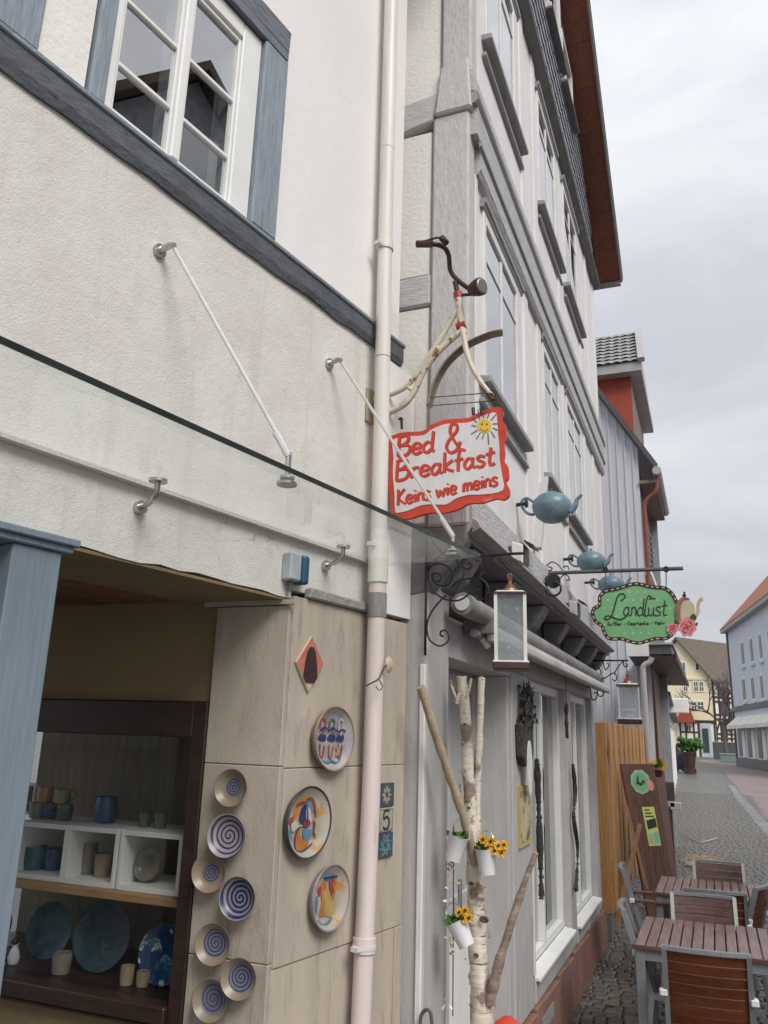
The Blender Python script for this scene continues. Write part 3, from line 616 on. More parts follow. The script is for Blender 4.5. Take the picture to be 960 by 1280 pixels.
def dish(c, r_, depth, tilt, mats, label, name='bowl', cat='bowl', grp=None, n=36, sx=1., sy=1., nrm=None, roll=0., prof=None):
    """a dish of revolution; its own z axis looks out of the bowl, nrm says where that points"""
    mbb = MB(); p_ = prof or [(0, -depth*.35), (r_*.55, -depth*.33), (r_*.82, -depth*.02), (r_*.97, depth*.55), (r_, depth*.62), (r_*.97, depth*.6), (r_*.78, depth*.12), (r_*.55, 0), (0, 0)]
    mbb.lathe(p_, n, lambda a, b, d: Vector((a*sx, b*sy, d)))
    me = mbb
    o_ = bpy.data.objects.new(name, None)
    mesh = bpy.data.meshes.new(name); mesh.from_pydata([tuple(v) for v in mbb.v], [], mbb.f)
    mesh.materials.append(mats); mesh.polygons.foreach_set('use_smooth', [True]*len(mbb.f)); mesh.update()
    import bmesh
    b = bmesh.new(); b.from_mesh(mesh); bmesh.ops.recalc_face_normals(b, faces=b.faces); b.to_mesh(mesh); b.free()
    ob = bpy.data.objects.new(name, mesh); COL.objects.link(ob); ob.location = c
    zax = Vector(nrm).normalized(); xax = Vector((0, 0, 1)).cross(zax).normalized(); yax = zax.cross(xax)
    R = Matrix((xax, yax, zax)).transposed() @ Matrix.Rotation(roll, 3, 'Z')
    ob.rotation_euler = R.to_euler(); ORG[ob.name] = Vector(c)
    return tag(ob, label, cat, grp)
dish(at_shelf(186, 1098, CY0+.10, SHZ+.02+.058), .058, .04, 0, GZ['grey'], 'grey brown bowl tilted on edge inside the nearest white cube', nrm=(.15, -1, .25))
PZ = 1.087
gp = [pm('plate_teal', (.02, .085, .12), (.01, .035, .06), .45, 22, bump=.05, coat=.1, c3=(.04, .14, .17), s3=16), pm('plate_sea', (.012, .035, .06), (.03, .07, .08), .45, 14, bump=.04, coat=.1, c3=(.16, .13, .11), s3=10, r3=(.58, .66)), None]
gp[2] = pm('plate_splash', (.62, .62, .55), (.015, .045, .14), .22, 20, bump=.03, ramp=(.55, .6), coat=.3, c3=(.02, .13, .2), s3=12, r3=(.52, .6))
for (px_, py_, yy, r_, g_, lab) in ((62, 1181, YR+.24, .105, gp[0], 'plain teal plate leaning upright below the farthest cube'), (129, 1178, YR+.20, .125, gp[1], 'large dark sea blue plate with pale rim leaning in the middle'), (208, 1190, YR+.17, .105, gp[2], 'blue and white splashed plate leaning next to the dark frame')):
    p = onY(px_, py_, yy); dish(Vector((p.x, yy, PZ+r_*.97)), r_, .03, 0, g_, lab, 'plate', 'plate', 'plates leaning in the display case', nrm=(.1, -1, .22))
mug(at_shelf(76, 1212, YR+.11, PZ), .036, .07, GZ['grey'], 'grey cup standing in front of the plain teal plate', None, 'cup')
mug(at_shelf(158, 1226, YR+.11, PZ), .026, .062, GZ['sand'], 'tall sand coloured beaker in front of the large dark plate', None, 'beaker')
mug(at_shelf(178, 1228, YR+.12, PZ), .024, .05, GZ['sand'], 'short sand coloured beaker next to the splashed plate', None, 'beaker')
fg = thing('figurine', at_shelf(14, 1205, YR+.12, PZ), 'small black and white penguin-like figurine at the left of the case', 'figurine')
fc = at_shelf(16, 1205, YR+.12, PZ)
MB().lathe([(0, 0), (.018, 0), (.024, .022), (.018, .045), (.010, .06), (.013, .07), (.010, .08), (0, .084)], 14, lambda a, b, d: fc+Vector((a, b, d))).build('body', M['enamel'], fg, smooth=True)
MB().lathe([(0, 0), (.0125, .002), (.015, .012), (.011, .022), (0, .026)], 12, lambda a, b, d: fc+Vector((a, b-.004, d+.068))).build('cap', GZ['dark'], fg, smooth=True)
MB().lathe([(0, 0), (.016, .005), (.02, .03), (.012, .055), (0, .06)], 12, lambda a, b, d: fc+Vector((a-.03, b, d))).build('wing', GZ['dark'], fg, smooth=True)
dish(Vector((onY(-2, 1170, YR+.24).x-.02, YR+.24, PZ+.09)), .09, .03, 0, GZ['dark'], 'dark plate at the very left edge of the display case', 'plate', 'plate', 'plates leaning in the display case', nrm=(.1, -1, .2))
# ================================================================== GREY HALF-TIMBERED HOUSE (plane x = const along the street)
XG, XU, YS, YE = -1.161, -.97, 3.44, 9.02     # ground-floor front, jettied front, near side, far end
B = thing('half_timbered_house', (XG, 6, 0), 'tall grey half-timbered house with jettied upper floors and slate-clad gable', 'house')
GP, GL = M['grey_paint'], M['grey_paint_light']
# ---- plinth of sandstone blocks
yb = [5.02, 5.62, 6.42, 7.1, 7.95, YE+.12]
for a, b in zip(yb, yb[1:]):
    d = random.uniform(-.006, .006)
    MB().hexa([Vector(v) for v in ((XG-.3, a+.004, 0), (XG+.035+d, a+.004, 0), (XG+.035+d, b-.004, 0), (XG-.3, b-.004, 0), (XG-.3, a+.004, .37), (XG+.02+d, a+.004, .37), (XG+.02+d, b-.004, .34), (XG-.3, b-.004, .34))]).build('plinth_block', M['plinth'], B, bevel=.008)
MB().box(XG-.3, XG+.02, YS+.005, 3.74, 0, .30).build('plinth_block', M['plinth'], B, bevel=.01)
MB().box(XG-.4, XG+.02, 3.745, 5.015, 0, .14).build('door_step', M['plinth'], B, bevel=.01)
tag(MB().box(XG+.021, XG+.032, 5.72, 6.12, .20, .28).build('plinth_vent', M['trim_grey'], B), label='small grey grille let into the red plinth')
# ---- ground floor posts, rails and piers
def bb(name, mat, x0, x1, y0, y1, z0, z1, bev=.006): return MB().box(x0, x1, y0, y1, z0, z1).build(name, mat, B, bevel=bev)
GT = 2.60                                        # underside of the jetty zone
# corner post is built of squared boards with a pale fillet
bb('corner_post', GP, XG-.145, XG, YS, 3.76, .30, 2.86)
bb('corner_fillet', M['frame_worn'], XG-.035, XG-.005, YS-.012, YS-.001, .32, 2.3)
bb('post_board', GP, XG-.20, XG-.146, YS+.012, YS+.1, .0, 2.86)
bb('side_wall', M['grey_paint'], -1.75, XG-.201, YS+.03, YS+.12, 0, 2.86)
# door recess
XD = -1.385
bb('door_reveal', GP, XD-.05, XG-.012, 5.02, 5.10, .14, 2.36, .004)
bb('door_reveal', GP, XD-.05, XG-.15, 3.70, 3.755, .14, 2.36, .004)
door = MB().box(XD-.05, XD-.01, 3.76, 5.02, .14, 2.36).build('door', M['frame_worn'], B)
for y0, y1, z0, z1 in ((4.42, 4.48, .14, 2.34), (4.96, 5.015, .14, 2.34), (4.48, 4.96, .14, .34), (4.48, 4.96, 2.24, 2.34), (4.48, 4.96, 1.05, 1.15)): MB().box(XD-.01, XD+.018, y0, y1, z0, z1).build('door_rail', GP, door, bevel=.004)
MB().box(XD-.009, XD-.003, 4.48, 4.96, .34, 1.05).build('door_panel', M['grey_paint_light'], door)
MB().box(XD-.009, XD-.003, 4.48, 4.96, 1.15, 2.24).build('pane', M['shop_glass'], door)
MB().tube([Vector((XD+.06, 4.52, 1.0)), Vector((XD+.06, 4.52, 1.25))], .012, 8).build('handle', M['steel'], door)
bb('door_head', GP, XD-.06, XG-.006, 3.755, 5.10, 2.36, 2.56, .004)
# shop windows: piers, sill rail, head
bb('pier', GP, XG-.18, XG, 5.10, 5.66, .372, 2.40)
bb('pier', GP, XG-.18, XG, 7.16, 7.42, .372, 2.40)
bb('pier', GP, XG-.18, XG, 8.80, YE, .372, 2.40)
bb('sill_rail', GP, XG-.18, XG+.006, 5.661, 7.159, .372, .52)
bb('sill_rail', GP, XG-.18, XG+.006, 7.421, 8.799, .36, .49)
bb('head_rail', GP, XG-.18, XG+.006, 5.10, YE, 2.40, 2.62)
bb('pier_moulding', M['frame_worn'], XG+.001, XG+.014, 5.60, 5.63, .55, 1.25, .003)
for k, (y0, y1, zs) in enumerate(((5.66, 7.16, .52), (7.42, 8.80, .49))):
    wn = MB()
    for a, b in ((y0, y0+.05), (y1-.09, y1)): wn.box(XG-.15, XG-.06, a, b, zs+.02, 2.40)
    wn.box(XG-.15, XG-.06, y0+.05, y1-.09, 2.33, 2.40).box(XG-.15, XG-.06, y0+.05, y1-.09, zs+.02, zs+.08)
    wn = wn.build('shop_window', M['frame_white'] if k else M['frame_white'], B, bevel=.005)
    ym = y0+(.66 if k == 0 else .62)
    MB().box(XG-.145, XG-.055, ym-.03, ym+.03, zs+.08, 2.33).build('mullion', M['frame_white'], wn, bevel=.005)
    for a, b in ((y0+.05, ym-.03), (ym+.03, y1-.09)): MB().box(XG-.108, XG-.102, a, b, zs+.08, 2.33).build('pane', M['glass'], wn)
    MB().hexa([Vector(v) for v in ((XG-.06, y0+.01, zs-.005), (XG+.035, y0+.01, zs-.02), (XG+.035, y1-.01, zs-.02), (XG-.06, y1-.01, zs-.005), (XG-.06, y0+.01, zs+.022), (XG+.035, y0+.01, zs+.004), (XG+.035, y1-.01, zs+.004), (XG-.06, y1-.01, zs+.022))]).build('sill', M['frame_white'], wn, bevel=.004)
    # what shows inside: a wooden board and price cards behind the panes
    MB().box(XG-.16, XG-.15, y0+.1, y1-.25, 2.02, 2.22).build('pelmet_board', M['batten_wood'], wn)
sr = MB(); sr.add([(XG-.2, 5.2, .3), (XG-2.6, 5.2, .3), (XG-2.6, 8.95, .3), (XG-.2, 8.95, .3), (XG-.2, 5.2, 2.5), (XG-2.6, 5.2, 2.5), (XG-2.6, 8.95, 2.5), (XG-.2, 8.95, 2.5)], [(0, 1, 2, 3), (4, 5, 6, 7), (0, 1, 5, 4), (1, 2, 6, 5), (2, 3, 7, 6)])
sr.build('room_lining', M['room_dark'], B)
# ---- jetty: dark board soffit, joist-end corbels, moulded fascia
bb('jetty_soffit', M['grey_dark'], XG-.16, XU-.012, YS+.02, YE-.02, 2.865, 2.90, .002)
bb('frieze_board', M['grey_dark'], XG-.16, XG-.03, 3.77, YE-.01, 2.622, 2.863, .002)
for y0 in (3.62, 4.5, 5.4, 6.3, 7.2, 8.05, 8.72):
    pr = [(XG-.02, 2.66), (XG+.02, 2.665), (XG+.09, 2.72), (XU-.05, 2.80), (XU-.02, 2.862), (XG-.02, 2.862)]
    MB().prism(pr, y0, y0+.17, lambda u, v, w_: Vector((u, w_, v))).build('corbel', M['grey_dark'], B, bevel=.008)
def strip(name, mat, prof, y0, y1): return MB().prism(prof, y0, y1, lambda u, v, w_: Vector((u, w_, v))).build(name, mat, B)
strip('jetty_beam', M['timber_y'], [(XU-.2, 2.90), (XU-.01, 2.895), (XU+.012, 2.92), (XU+.012, 3.10), (XU-.2, 3.10)], YS+.004, YE)
strip('jetty_moulding', M['trim_grey'], [(XU+.012, 2.895), (XU+.05, 2.915), (XU+.035, 2.945), (XU+.013, 2.96)], YS+.01, YE)
# ---- upper front: wall sheet with posts and windows
def front_wall(z0, z1, holes):
    ys = [YS+.16]+[v for h in holes for v in h[:2]]+[YE]
    m_ = MB()
    for i in range(0, len(ys), 2): m_.box(XU-.2, XU-.014, ys[i], ys[i+1], z0, z1)
    for a, b, c, d in holes:
        m_.box(XU-.2, XU-.014, a, b, z0, c).box(XU-.2, XU-.014, a, b, d, z1)
    return m_.build('front_wall', GL, B)
F1 = [(3.72, 4.66, 3.78, 4.80), (5.42, 6.22, 3.80, 4.84), (6.48, 7.44, 3.80, 4.86)]
F2 = [(3.80, 4.70, 6.02, 7.10), (5.46, 6.34, 6.04, 7.14), (6.70, 7.62, 6.04, 7.16)]
front_wall(3.10, 4.90, F1); front_wall(5.42, 7.32, F2)
part_box('glass_blind', M['white_board'], B, XU-.19, XU-.18, 3.7, 7.8, 3.5, 7.2)
def window(y0, y1, z0, z1):
    wn = MB(); fw = .055
    for a, b in ((y0, y0+fw), (y1-fw*2.2, y1)): wn.box(XU-.12, XU+.004, a, b, z0, z1)
    wn.box(XU-.12, XU+.004, y0+fw, y1-fw*2.2, z1-fw*1.3, z1).box(XU-.12, XU+.004, y0+fw, y1-fw*2.2, z0, z0+fw)
    wn = wn.build('window', M['frame_worn'], B, bevel=.006)
    a, b = y0+fw, y1-fw*2.2; ym = (a+b)/2; zm = z0+fw+(z1-z0)*.68
    MB().box(XU-.10, XU-.002, ym-.018, ym+.018, z0+fw, z1-fw*1.3).build('mullion', M['frame_worn'], wn, bevel=.004)
    for p, q in ((a, ym-.018), (ym+.018, b)):
        MB().box(XU-.095, XU-.003, p, q, zm-.012, zm+.012).build('glazing_bar', M['frame_worn'], wn, bevel=.003)
        for c, d in ((z0+fw, zm-.012), (zm+.012, z1-fw*1.3)): MB().box(XU-.014, XU-.010, p, q, c, d).build('pane', M['glass_upper'], wn)
    MB().prism([(XU-.014, z1-.006), (XU+.010, z1-.006), (XU+.014, z1+.012), (XU+.024, z1+.018), (XU+.028, z1+.045), (XU-.014, z1+.045)], y0-.03, y1+.03, lambda u, v, w_: Vector((u, w_, v))).build('head_moulding', M['trim_grey'], wn)
    MB().hexa([Vector(v) for v in ((XU-.05, y0-.06, z0-.05), (XU+.05, y0-.06, z0-.05), (XU+.05, y1+.1, z0-.05), (XU-.05, y1+.1, z0-.05), (XU-.05, y0-.06, z0+.0), (XU+.05, y0-.06, z0-.012), (XU+.05, y1+.1, z0-.012), (XU-.05, y1+.1, z0+.0))]).build('sill', M['trim_grey'], wn, bevel=.004)
    MB().box(XU-.013, XU+.014, y0-.05, y1+.12, z0-.155, z0-.125).build('sill_batten', M['trim_grey'], wn, bevel=.004)
for h in F1+F2: window(*h)
for y0 in (4.78, 5.24, 6.28, 7.56, 8.2, 8.84):
    bb('post', M['grey_paint_light'], XU-.1, XU-.001, y0, y0+.14, 3.102, 4.90, .006)
    bb('post', M['grey_paint_light'], XU-.1, XU-.002, y0+.02, y0+.15, 5.46, 7.31, .006)
for y0 in (4.86, 7.62):
    MB().bar((XU-.012, y0+.1, 3.15), (XU-.012, y0+.42, 3.72), .03, .11, (1, 0, 0)).build('brace', M['grey_paint'], B)
for z0, z1 in ((3.102, 4.90), (5.462, 7.30)): bb('corner_facing', GL, XU-.05, XU+.002, YS+.112, YS+.159, z0, z1, .003)
# storey bands
strip('storey_beam', M['timber_y'], [(XU-.1, 4.90), (XU+.014, 4.90), (XU+.03, 4.93), (XU+.03, 5.06), (XU-.1, 5.06)], YS+.12, YE)
strip('storey_moulding', M['trim_grey'], [(XU+.03, 5.03), (XU+.045, 5.042), (XU+.042, 5.075), (XU-.1, 5.075), (XU-.1, 5.06), (XU+.03, 5.06)], YS+.08, YE)
strip('joist_board', M['timber_y'], [(XU-.1, 5.075), (XU+.036, 5.075), (XU+.04, 5.24), (XU-.1, 5.24)], YS+.02, YE)
strip('storey_moulding', M['trim_grey'], [(XU-.1, 5.24), (XU+.04, 5.24), (XU+.055, 5.26), (XU+.044, 5.285), (XU+.05, 5.31), (XU-.1, 5.32)], YS-.02, YE)
strip('storey_beam', M['timber_y'], [(XU-.1, 5.32), (XU+.03, 5.32), (XU+.024, 5.46), (XU-.1, 5.46)], YS-.02, YE)
strip('cornice', M['grey_dark'], [(XU-.1, 7.30), (XU+.02, 7.30), (XU+.075, 7.345), (XU+.075, 7.372), (XU-.1, 7.372)], YS-.02, YE+.02)
# ---- near side wall: weathered timbers and cream panels
def sideboard(name, mat, x0, x1, z0, z1, y=YS, bev=.012): return MB().box(x0, x1, y, y+.12, z0, z1).build(name, mat, B, bevel=bev)
sideboard('corner_timber', M['timber'], -1.172, XU-.001, 2.93, 5.215, YS-.01)
sideboard('corner_timber', M['timber'], -1.126, XU+.012, 5.385, 9.0, YS-.012)
MB().hexa([Vector(v) for v in ((-1.16, YS-.03, 5.215), (XU+.02, YS-.03, 5.215), (XU+.02, YS+.1, 5.215), (-1.16, YS+.1, 5.215), (-1.13, YS-.03, 5.52), (XU-.0, YS-.03, 5.54), (XU-.0, YS+.1, 5.54), (-1.13, YS+.1, 5.52))]).build('post_head', M['timber'], B, bevel=.012)
MB().hexa([Vector(v) for v in ((-1.9, YS-.008, 5.06), (-1.174, YS-.008, 5.20), (-1.174, YS+.1, 5.20), (-1.9, YS+.1, 5.06), (-1.9, YS-.008, 5.29), (-1.135, YS-.008, 5.38), (-1.135, YS+.1, 5.38), (-1.9, YS+.1, 5.29))]).build('side_beam', M['timber_h'], B, bevel=.01)
MB().hexa([Vector(v) for v in ((-1.9, YS-.004, 4.09), (-1.174, YS-.004, 4.095), (-1.174, YS+.1, 4.095), (-1.9, YS+.1, 4.09), (-1.9, YS-.004, 4.245), (-1.174, YS-.004, 4.268), (-1.174, YS+.1, 4.268), (-1.9, YS+.1, 4.245))]).build('side_beam', M['timber_h'], B, bevel=.01)
for x1, z0, z1 in ((-1.126, 5.30, 9.0), (-1.172, 4.25, 5.16), (-1.172, 2.93, 4.10)):
    m_ = MB(); x0 = -1.9; m_.add([(x0, YS+.05, z0), (x1, YS+.05, z0), (x1, YS+.05, z1), (x0, YS+.05, z1), (x0+.02, YS+.006, z0+.02), (x1-.02, YS+.006, z0+.025), (x1-.015, YS+.006, z1-.02), (x0+.02, YS+.006, z1-.02)], [(4, 5, 6, 7), (0, 1, 5, 4), (1, 2, 6, 5), (2, 3, 7, 6), (3, 0, 4, 7)]); m_.build('infill_panel', M['panel_plaster'], B)
# side of the jetty: a curved bracket below the corner timber
MB().prism([(-1.30, 2.60), (XG, 2.62), (XG+.06, 2.70), (XU-.06, 2.78), (XU-.01, 2.86), (XU-.01, 2.929), (-1.30, 2.929)], YS-.006, YS+.09, lambda u, v, w_: Vector((u, w_, v))).build('side_bracket', M['grey_dark'], B, bevel=.01)
bb('rear_core', M['grey_dark'], -6, XU-.22, YS+.13, YE-.01, 2.95, 7.4, 0)
# ---- slate gable facing the street
RY, RZ, VY, VZ = 6.22, 10.29, 9.74, 7.79       # ridge, verge foot
slope = (RZ-VZ)/(VY-RY)
def roofz(y): return RZ-abs(y-RY)*slope
gw = MB(); gy0, gy1 = YS-.0, 9.02
gp_ = [(gy0, 7.372), (gy1, 7.372), (gy1, roofz(gy1)-.06), (RY, RZ-.06), (gy0, roofz(gy0)-.06)]
gw.prism(gp_, XU-.2, XU-.012, lambda u, v, w_: Vector((w_, u, v))); gw.build('gable_wall', M['grey_dark'], B)
GW = [(6.05, 6.80, 8.60, 9.55), (6.86, 7.56, 8.50, 9.15), (4.9, 5.7, 8.60, 9.4)]
sl = MB(); z = 7.378; row = 0
while z < RZ-.1:
    y = gy0-(.11 if row % 2 else 0)
    while y < gy1:
        yc = y+.11; hit = any(a-.04 < yc < b+.04 and c-.02 < z+.06 < d for a, b, c, d in GW)
        if roofz(yc)-.08 > z+.10 and not hit and yc > gy0 and yc < gy1:
            w_ = .1095; j = random.uniform(-.004, .004)
            sl.add([(XU+.008, yc-w_, z+j+.04), (XU+.010, yc-w_*.55, z+j), (XU+.010, yc+w_*.55, z+j), (XU+.008, yc+w_, z+j+.04), (XU-.011, yc+w_, z+.22), (XU-.011, yc-w_, z+.22),
                    (XU-.006, yc-w_, z+j+.04), (XU-.006, yc-w_*.55, z+j), (XU-.006, yc+w_*.55, z+j), (XU-.006, yc+w_, z+j+.04)],
                   [(0, 1, 2, 3, 4, 5), (0, 1, 7, 6), (1, 2, 8, 7), (2, 3, 9, 8)])
        y += .22
    z += .14; row += 1
tag(sl.build('slate_cladding', M['slate'], B), kind='stuff')
for a, b, c, d in GW:
    wn = MB().box(XU-.01, XU+.03, a, a+.05, c, d).box(XU-.01, XU+.03, b-.07, b, c, d).box(XU-.01, XU+.03, a+.05, b-.07, d-.06, d).box(XU-.01, XU+.06, a-.04, b+.04, c-.06, c).build('gable_window', M['frame_worn'], B, bevel=.005)
    MB().box(XU-.005, XU+.001, a+.05, b-.07, c, d-.06).build('pane', M['glass'], wn)
    MB().box(XU+.02, XU+.075, a-.05, b+.05, c-.085, c-.06).build('sill', M['grey_dark'], wn)
# verge: brown boarded soffit, barge board, roof
XV = -.70
for k, (ya, yb_) in enumerate(((RY, VY), (RY, 2.4))):
    nb_ = 9
    for i in range(nb_):
        a = ya+(yb_-ya)*i/nb_; b = ya+(yb_-ya)*(i+1)/nb_; e_ = .003*(1 if yb_ > ya else -1)
        MB().hexa([Vector(v) for v in ((XU-.012, a+e_, roofz(a)-.03), (XV, a+e_, roofz(a)-.03), (XV, b-e_, roofz(b)-.03), (XU-.012, b-e_, roofz(b)-.03), (XU-.012, a+e_, roofz(a)-.008), (XV, a+e_, roofz(a)-.008), (XV, b-e_, roofz(b)-.008), (XU-.012, b-e_, roofz(b)-.008))]).build('soffit_board', M['soffit'], B)
    e0 = Vector((XV+.012, ya, roofz(ya))); e1 = Vector((XV+.012, yb_, roofz(yb_)))
    MB().bar(e0, e1, .024, .12, (0, 0, 1)).build('barge_board', M['trim_grey'], B)
    MB().hexa([Vector(v) for v in ((-8, ya, roofz(ya)+.005), (XV+.03, ya, roofz(ya)+.005), (XV+.03, yb_, roofz(yb_)+.005), (-8, yb_, roofz(yb_)+.005), (-8, ya, roofz(ya)+.09), (XV+.03, ya, roofz(ya)+.09), (XV+.03, yb_, roofz(yb_)+.09), (-8, yb_, roofz(yb_)+.09))]).build('roof', M['roof_grey'], B)
MB().box(-6, XU-.2, YE-.012, YE, 2.9, 7.8).build('end_wall', M['grey_paint_light'], B)
MB().box(-6, XG-.02, YE-.012, YE+.001, 0, 2.88).build('end_wall', GP, B)
MB().box(XU-.3, XV, VY-.06, VY, VZ-.08, VZ-.03).build('eave_fascia', M['trim_grey'], B)
# ================================================================== THINGS ON THE WHITE HOUSE
# ---- glass canopy
CZ = 2.69
can = thing('glass_canopy', FA(1.6, .25, CZ), 'greenish glass canopy hung on steel rods above the passage', 'canopy')
pane = MB().box(-.9, 2.86, .03, .497, CZ, CZ+.011, FA).build('glass_sheet', M['canopy_glass'], can)
MB().box(-.9, 2.862, .497, .502, CZ-.001, CZ+.013, FA).build('front_edge', M['canopy_edge'], can)
MB().box(2.86, 2.865, .03, .497, CZ-.001, CZ+.012, FA).build('end_edge', M['canopy_glass'], can)
MB().box(-.9, 2.86, .001, .029, CZ-.001, CZ+.012, FA).build('wall_seal', M['plaster'], can)
for s_b, z_b, s_t, s_c in ((1.72, 2.76, 1.53, 1.53), (2.765, 2.75, 2.465, 2.48)):
    nb_ = .43
    rod = MB().tube([FA(s_t, .05, 3.49), FA(s_b, nb_, z_b+.015)], .0065, 8).build('tie_rod', M['rod'], can, smooth=True)
    MB().tube([FA(s_b-(s_b-s_t)*.1, nb_-.04, z_b+.085), FA(s_b, nb_, z_b+.01)], .011, 8).build('turnbuckle', M['rod'], rod, smooth=True)
    wf = MB(); wf.tube([FA(s_t-.012, .0, 3.478), FA(s_t-.012, .012, 3.478)], .024, 14); wf.tube([FA(s_t-.012, .0, 3.478), FA(s_t-.005, .045, 3.49), FA(s_t+.004, .06, 3.488)], .011, 8)
    wf.build('wall_fixing', M['steel'], rod, smooth=True)
    cl = MB(); cl.tube([FA(s_b, nb_, CZ-.008), FA(s_b, nb_, CZ-.0005)], .030, 16); cl.tube([FA(s_b, nb_, CZ+.0115), FA(s_b, nb_, CZ+.018)], .022, 14); cl.tube([FA(s_b, nb_, CZ+.018), FA(s_b, nb_, z_b+.02)], .009, 8)
    cl.build('disc_clamp', M['steel'], rod, smooth=True)
for s_w, s_d in ((1.555, 1.52), (2.495, 2.455)):
    br = MB(); br.tube([FA(s_w, 0, 2.625), FA(s_w, .018, 2.627)], .021, 12); br.tube(smooth_path([FA(s_w, .0, 2.626), FA(s_w-.008, .055, 2.632), FA(s_w-.028, .10, 2.64), FA(s_w-.032, .11, 2.66), FA(s_w-.033, .112, 2.682)], 3), .009, 8)
    br.tube([FA(s_w-.033, .112, CZ-.009), FA(s_w-.033, .112, CZ-.0005)], .027, 14); br.build('lower_bracket', M['steel'], can, smooth=True)
# ---- downpipe
dp = thing('downpipe', FA(2.765, .085, 0), 'pinkish cream downpipe with grey tape running up the house corner', 'downpipe')
PP = [(2.745, 0), (2.751, 1.0), (2.771, 1.75), (2.771, 2.6), (2.762, 3.25), (2.743, 4.2), (2.726, 5.6), (2.715, 6.32)]
MB().tube([FA(s, .075, z) for s, z in PP if z <= 2.6], .0365, 20).build('pipe', M['pipe_cream'], dp, smooth=True)
MB().tube([FA(s, .075, z) for s, z in PP if z >= 2.6], .034, 20).build('pipe', M['pipe_pale'], dp, smooth=True)
def pipe_s(z):
    for (s0, z0), (s1, z1) in zip(PP, PP[1:]):
        if z0 <= z <= z1: return s0+(s1-s0)*(z-z0)/(z1-z0)
    return PP[-1][0]
for z, r_, h, mt, nm in ((1.24, .043, .05, 'pipe_cream', 'pipe_socket'), (4.19, .037, .05, 'pipe_pale', 'pipe_socket'), (2.68, .0425, .16, 'pipe_pale', 'pipe_socket'), (2.505, .0405, .10, 'tape', 'tape'), (4.72, .0352, .012, 'pipe_pale', 'pipe_socket'), (3.62, .0347, .004, 'tape', 'pipe_seam'), (.45, .043, .05, 'pipe_cream', 'pipe_socket')):
    MB().tube([FA(pipe_s(z-h/2), .075, z-h/2), FA(pipe_s(z+h/2), .075, z+h/2)], r_, 20).build(nm, M[mt], dp, smooth=True)
for z in (1.235, 4.17, 2.755):
    s = pipe_s(z); k = MB(); rc = .045 if z < 2.6 else .040; k.tube([FA(s, .075, z-.008), FA(s, .075, z+.008)], rc, 20); k.box(s-.068, s-rc+.004, .06, .09, z-.008, z+.008, FA); k.build('clamp', M['pipe_cream'] if z > 4 else M['frame_worn'], dp)
# loose wire and rosette clip tied round the pipe
wr = thing('wire_loop', FA(2.80, .13, 2.16), 'bent iron wire with a shell tied round the pinkish downpipe', 'wire')
wp = [onA(x, y, .135) for x, y in ((458, 857), (466, 853), (474, 848), (478, 838), (484, 830))]
MB().tube(smooth_path(wp, 3), .003, 6).tube(smooth_path([onA(x, y, .135) for x, y in ((474, 850), (478, 858), (474, 863), (470, 858))], 3), .002, 6).build('wire', M['rust'], wr)
c = onA(484, 831, .125); MB().lathe([(0, 0), (.022, .002), (.027, .008), (.018, .018), (0, .02)], 12, lambda a, b, d: c+AD*a+Vector((0, 0, b*1.25))+AN*d).build('shell', M['cream_pot'], wr, smooth=True)
# ---- sensor lamp
s_, z_ = SA(363, 712)
sn = thing('sensor_lamp', FA(s_, 0, z_-.05), 'small grey and dark blue sensor box under the plaster edge', 'sensor')
MB().box(s_-.052, s_+.012, 0, .045, z_-.048, z_+.055, FA).build('housing', pm('sensor_grey', (.42, .45, .48), None, .45, 8, bump=.02), sn, bevel=.006)
MB().box(s_+.0125, s_+.05, 0, .055, z_-.055, z_+.055, FA).build('lens', pm('sensor_blue', (.05, .12, .20), (.03, .08, .14), .25, 8, bump=.02), sn, bevel=.012, seg=3)
MB().tube([FA(s_-.02, .02, z_-.085), FA(s_-.02, .02, z_-.048)], .01, 8).build('stem', M['grey_iron'], sn)
# ---- yellow plate fixing behind the pipe
sp_, zp_ = SA(461, 508)
# ---- thrown bowls with blue spirals on the reveal (plane y = YR)
blue = (.042, .045, .115)
bm1 = wave_rings('bowl_small_spiral', ((.225, .18, .125), (.17, .165, .185)), blue, freq=640, rmax=.031, twist=1, off=.1)
bm2 = wave_rings('bowl_full_spiral', ((.26, .22, .19), (.28, .25, .24)), (.03, .032, .10), freq=400, rmax=.080, twist=1, off=.35)
bm3 = wave_rings('bowl_dark_spiral', ((.22, .195, .15), (.20, .19, .18)), (.018, .022, .10), freq=430, rmax=.064, twist=1, off=-.15)
bm4 = wave_rings('bowl_mid_spiral', ((.225, .18, .125), (.16, .16, .185)), blue, freq=540, rmax=.043, twist=1, off=.05)
bm5 = wave_rings('bowl_pale_spiral', ((.22, .18, .13), (.16, .16, .18)), (.07, .075, .15), freq=470, rmax=.046, twist=1, off=-.1)
BW = [(290, 985, 24, bm1, 'plain clay bowl with a small blue centre, topmost of the small bowls'), (284, 1045, 28, bm2, 'pale bowl painted rim to centre with a dark blue spiral'),
      (262, 1091, 25, bm1, 'clay bowl with small blue centre, overlapping the spiral bowl above it'), (298, 1123, 28, bm3, 'bowl with thick dark blue rings and a dark spotted rim'),
      (267, 1180, 27, bm4, 'clay bowl with medium blue spiral, above the lowest pair'), (299, 1223, 27, bm4, 'clay bowl with a fine blue spiral, right one of the lowest pair'), (264, 1250, 28, bm5, 'clay bowl with a broad faded blue spiral, lowest of all')]
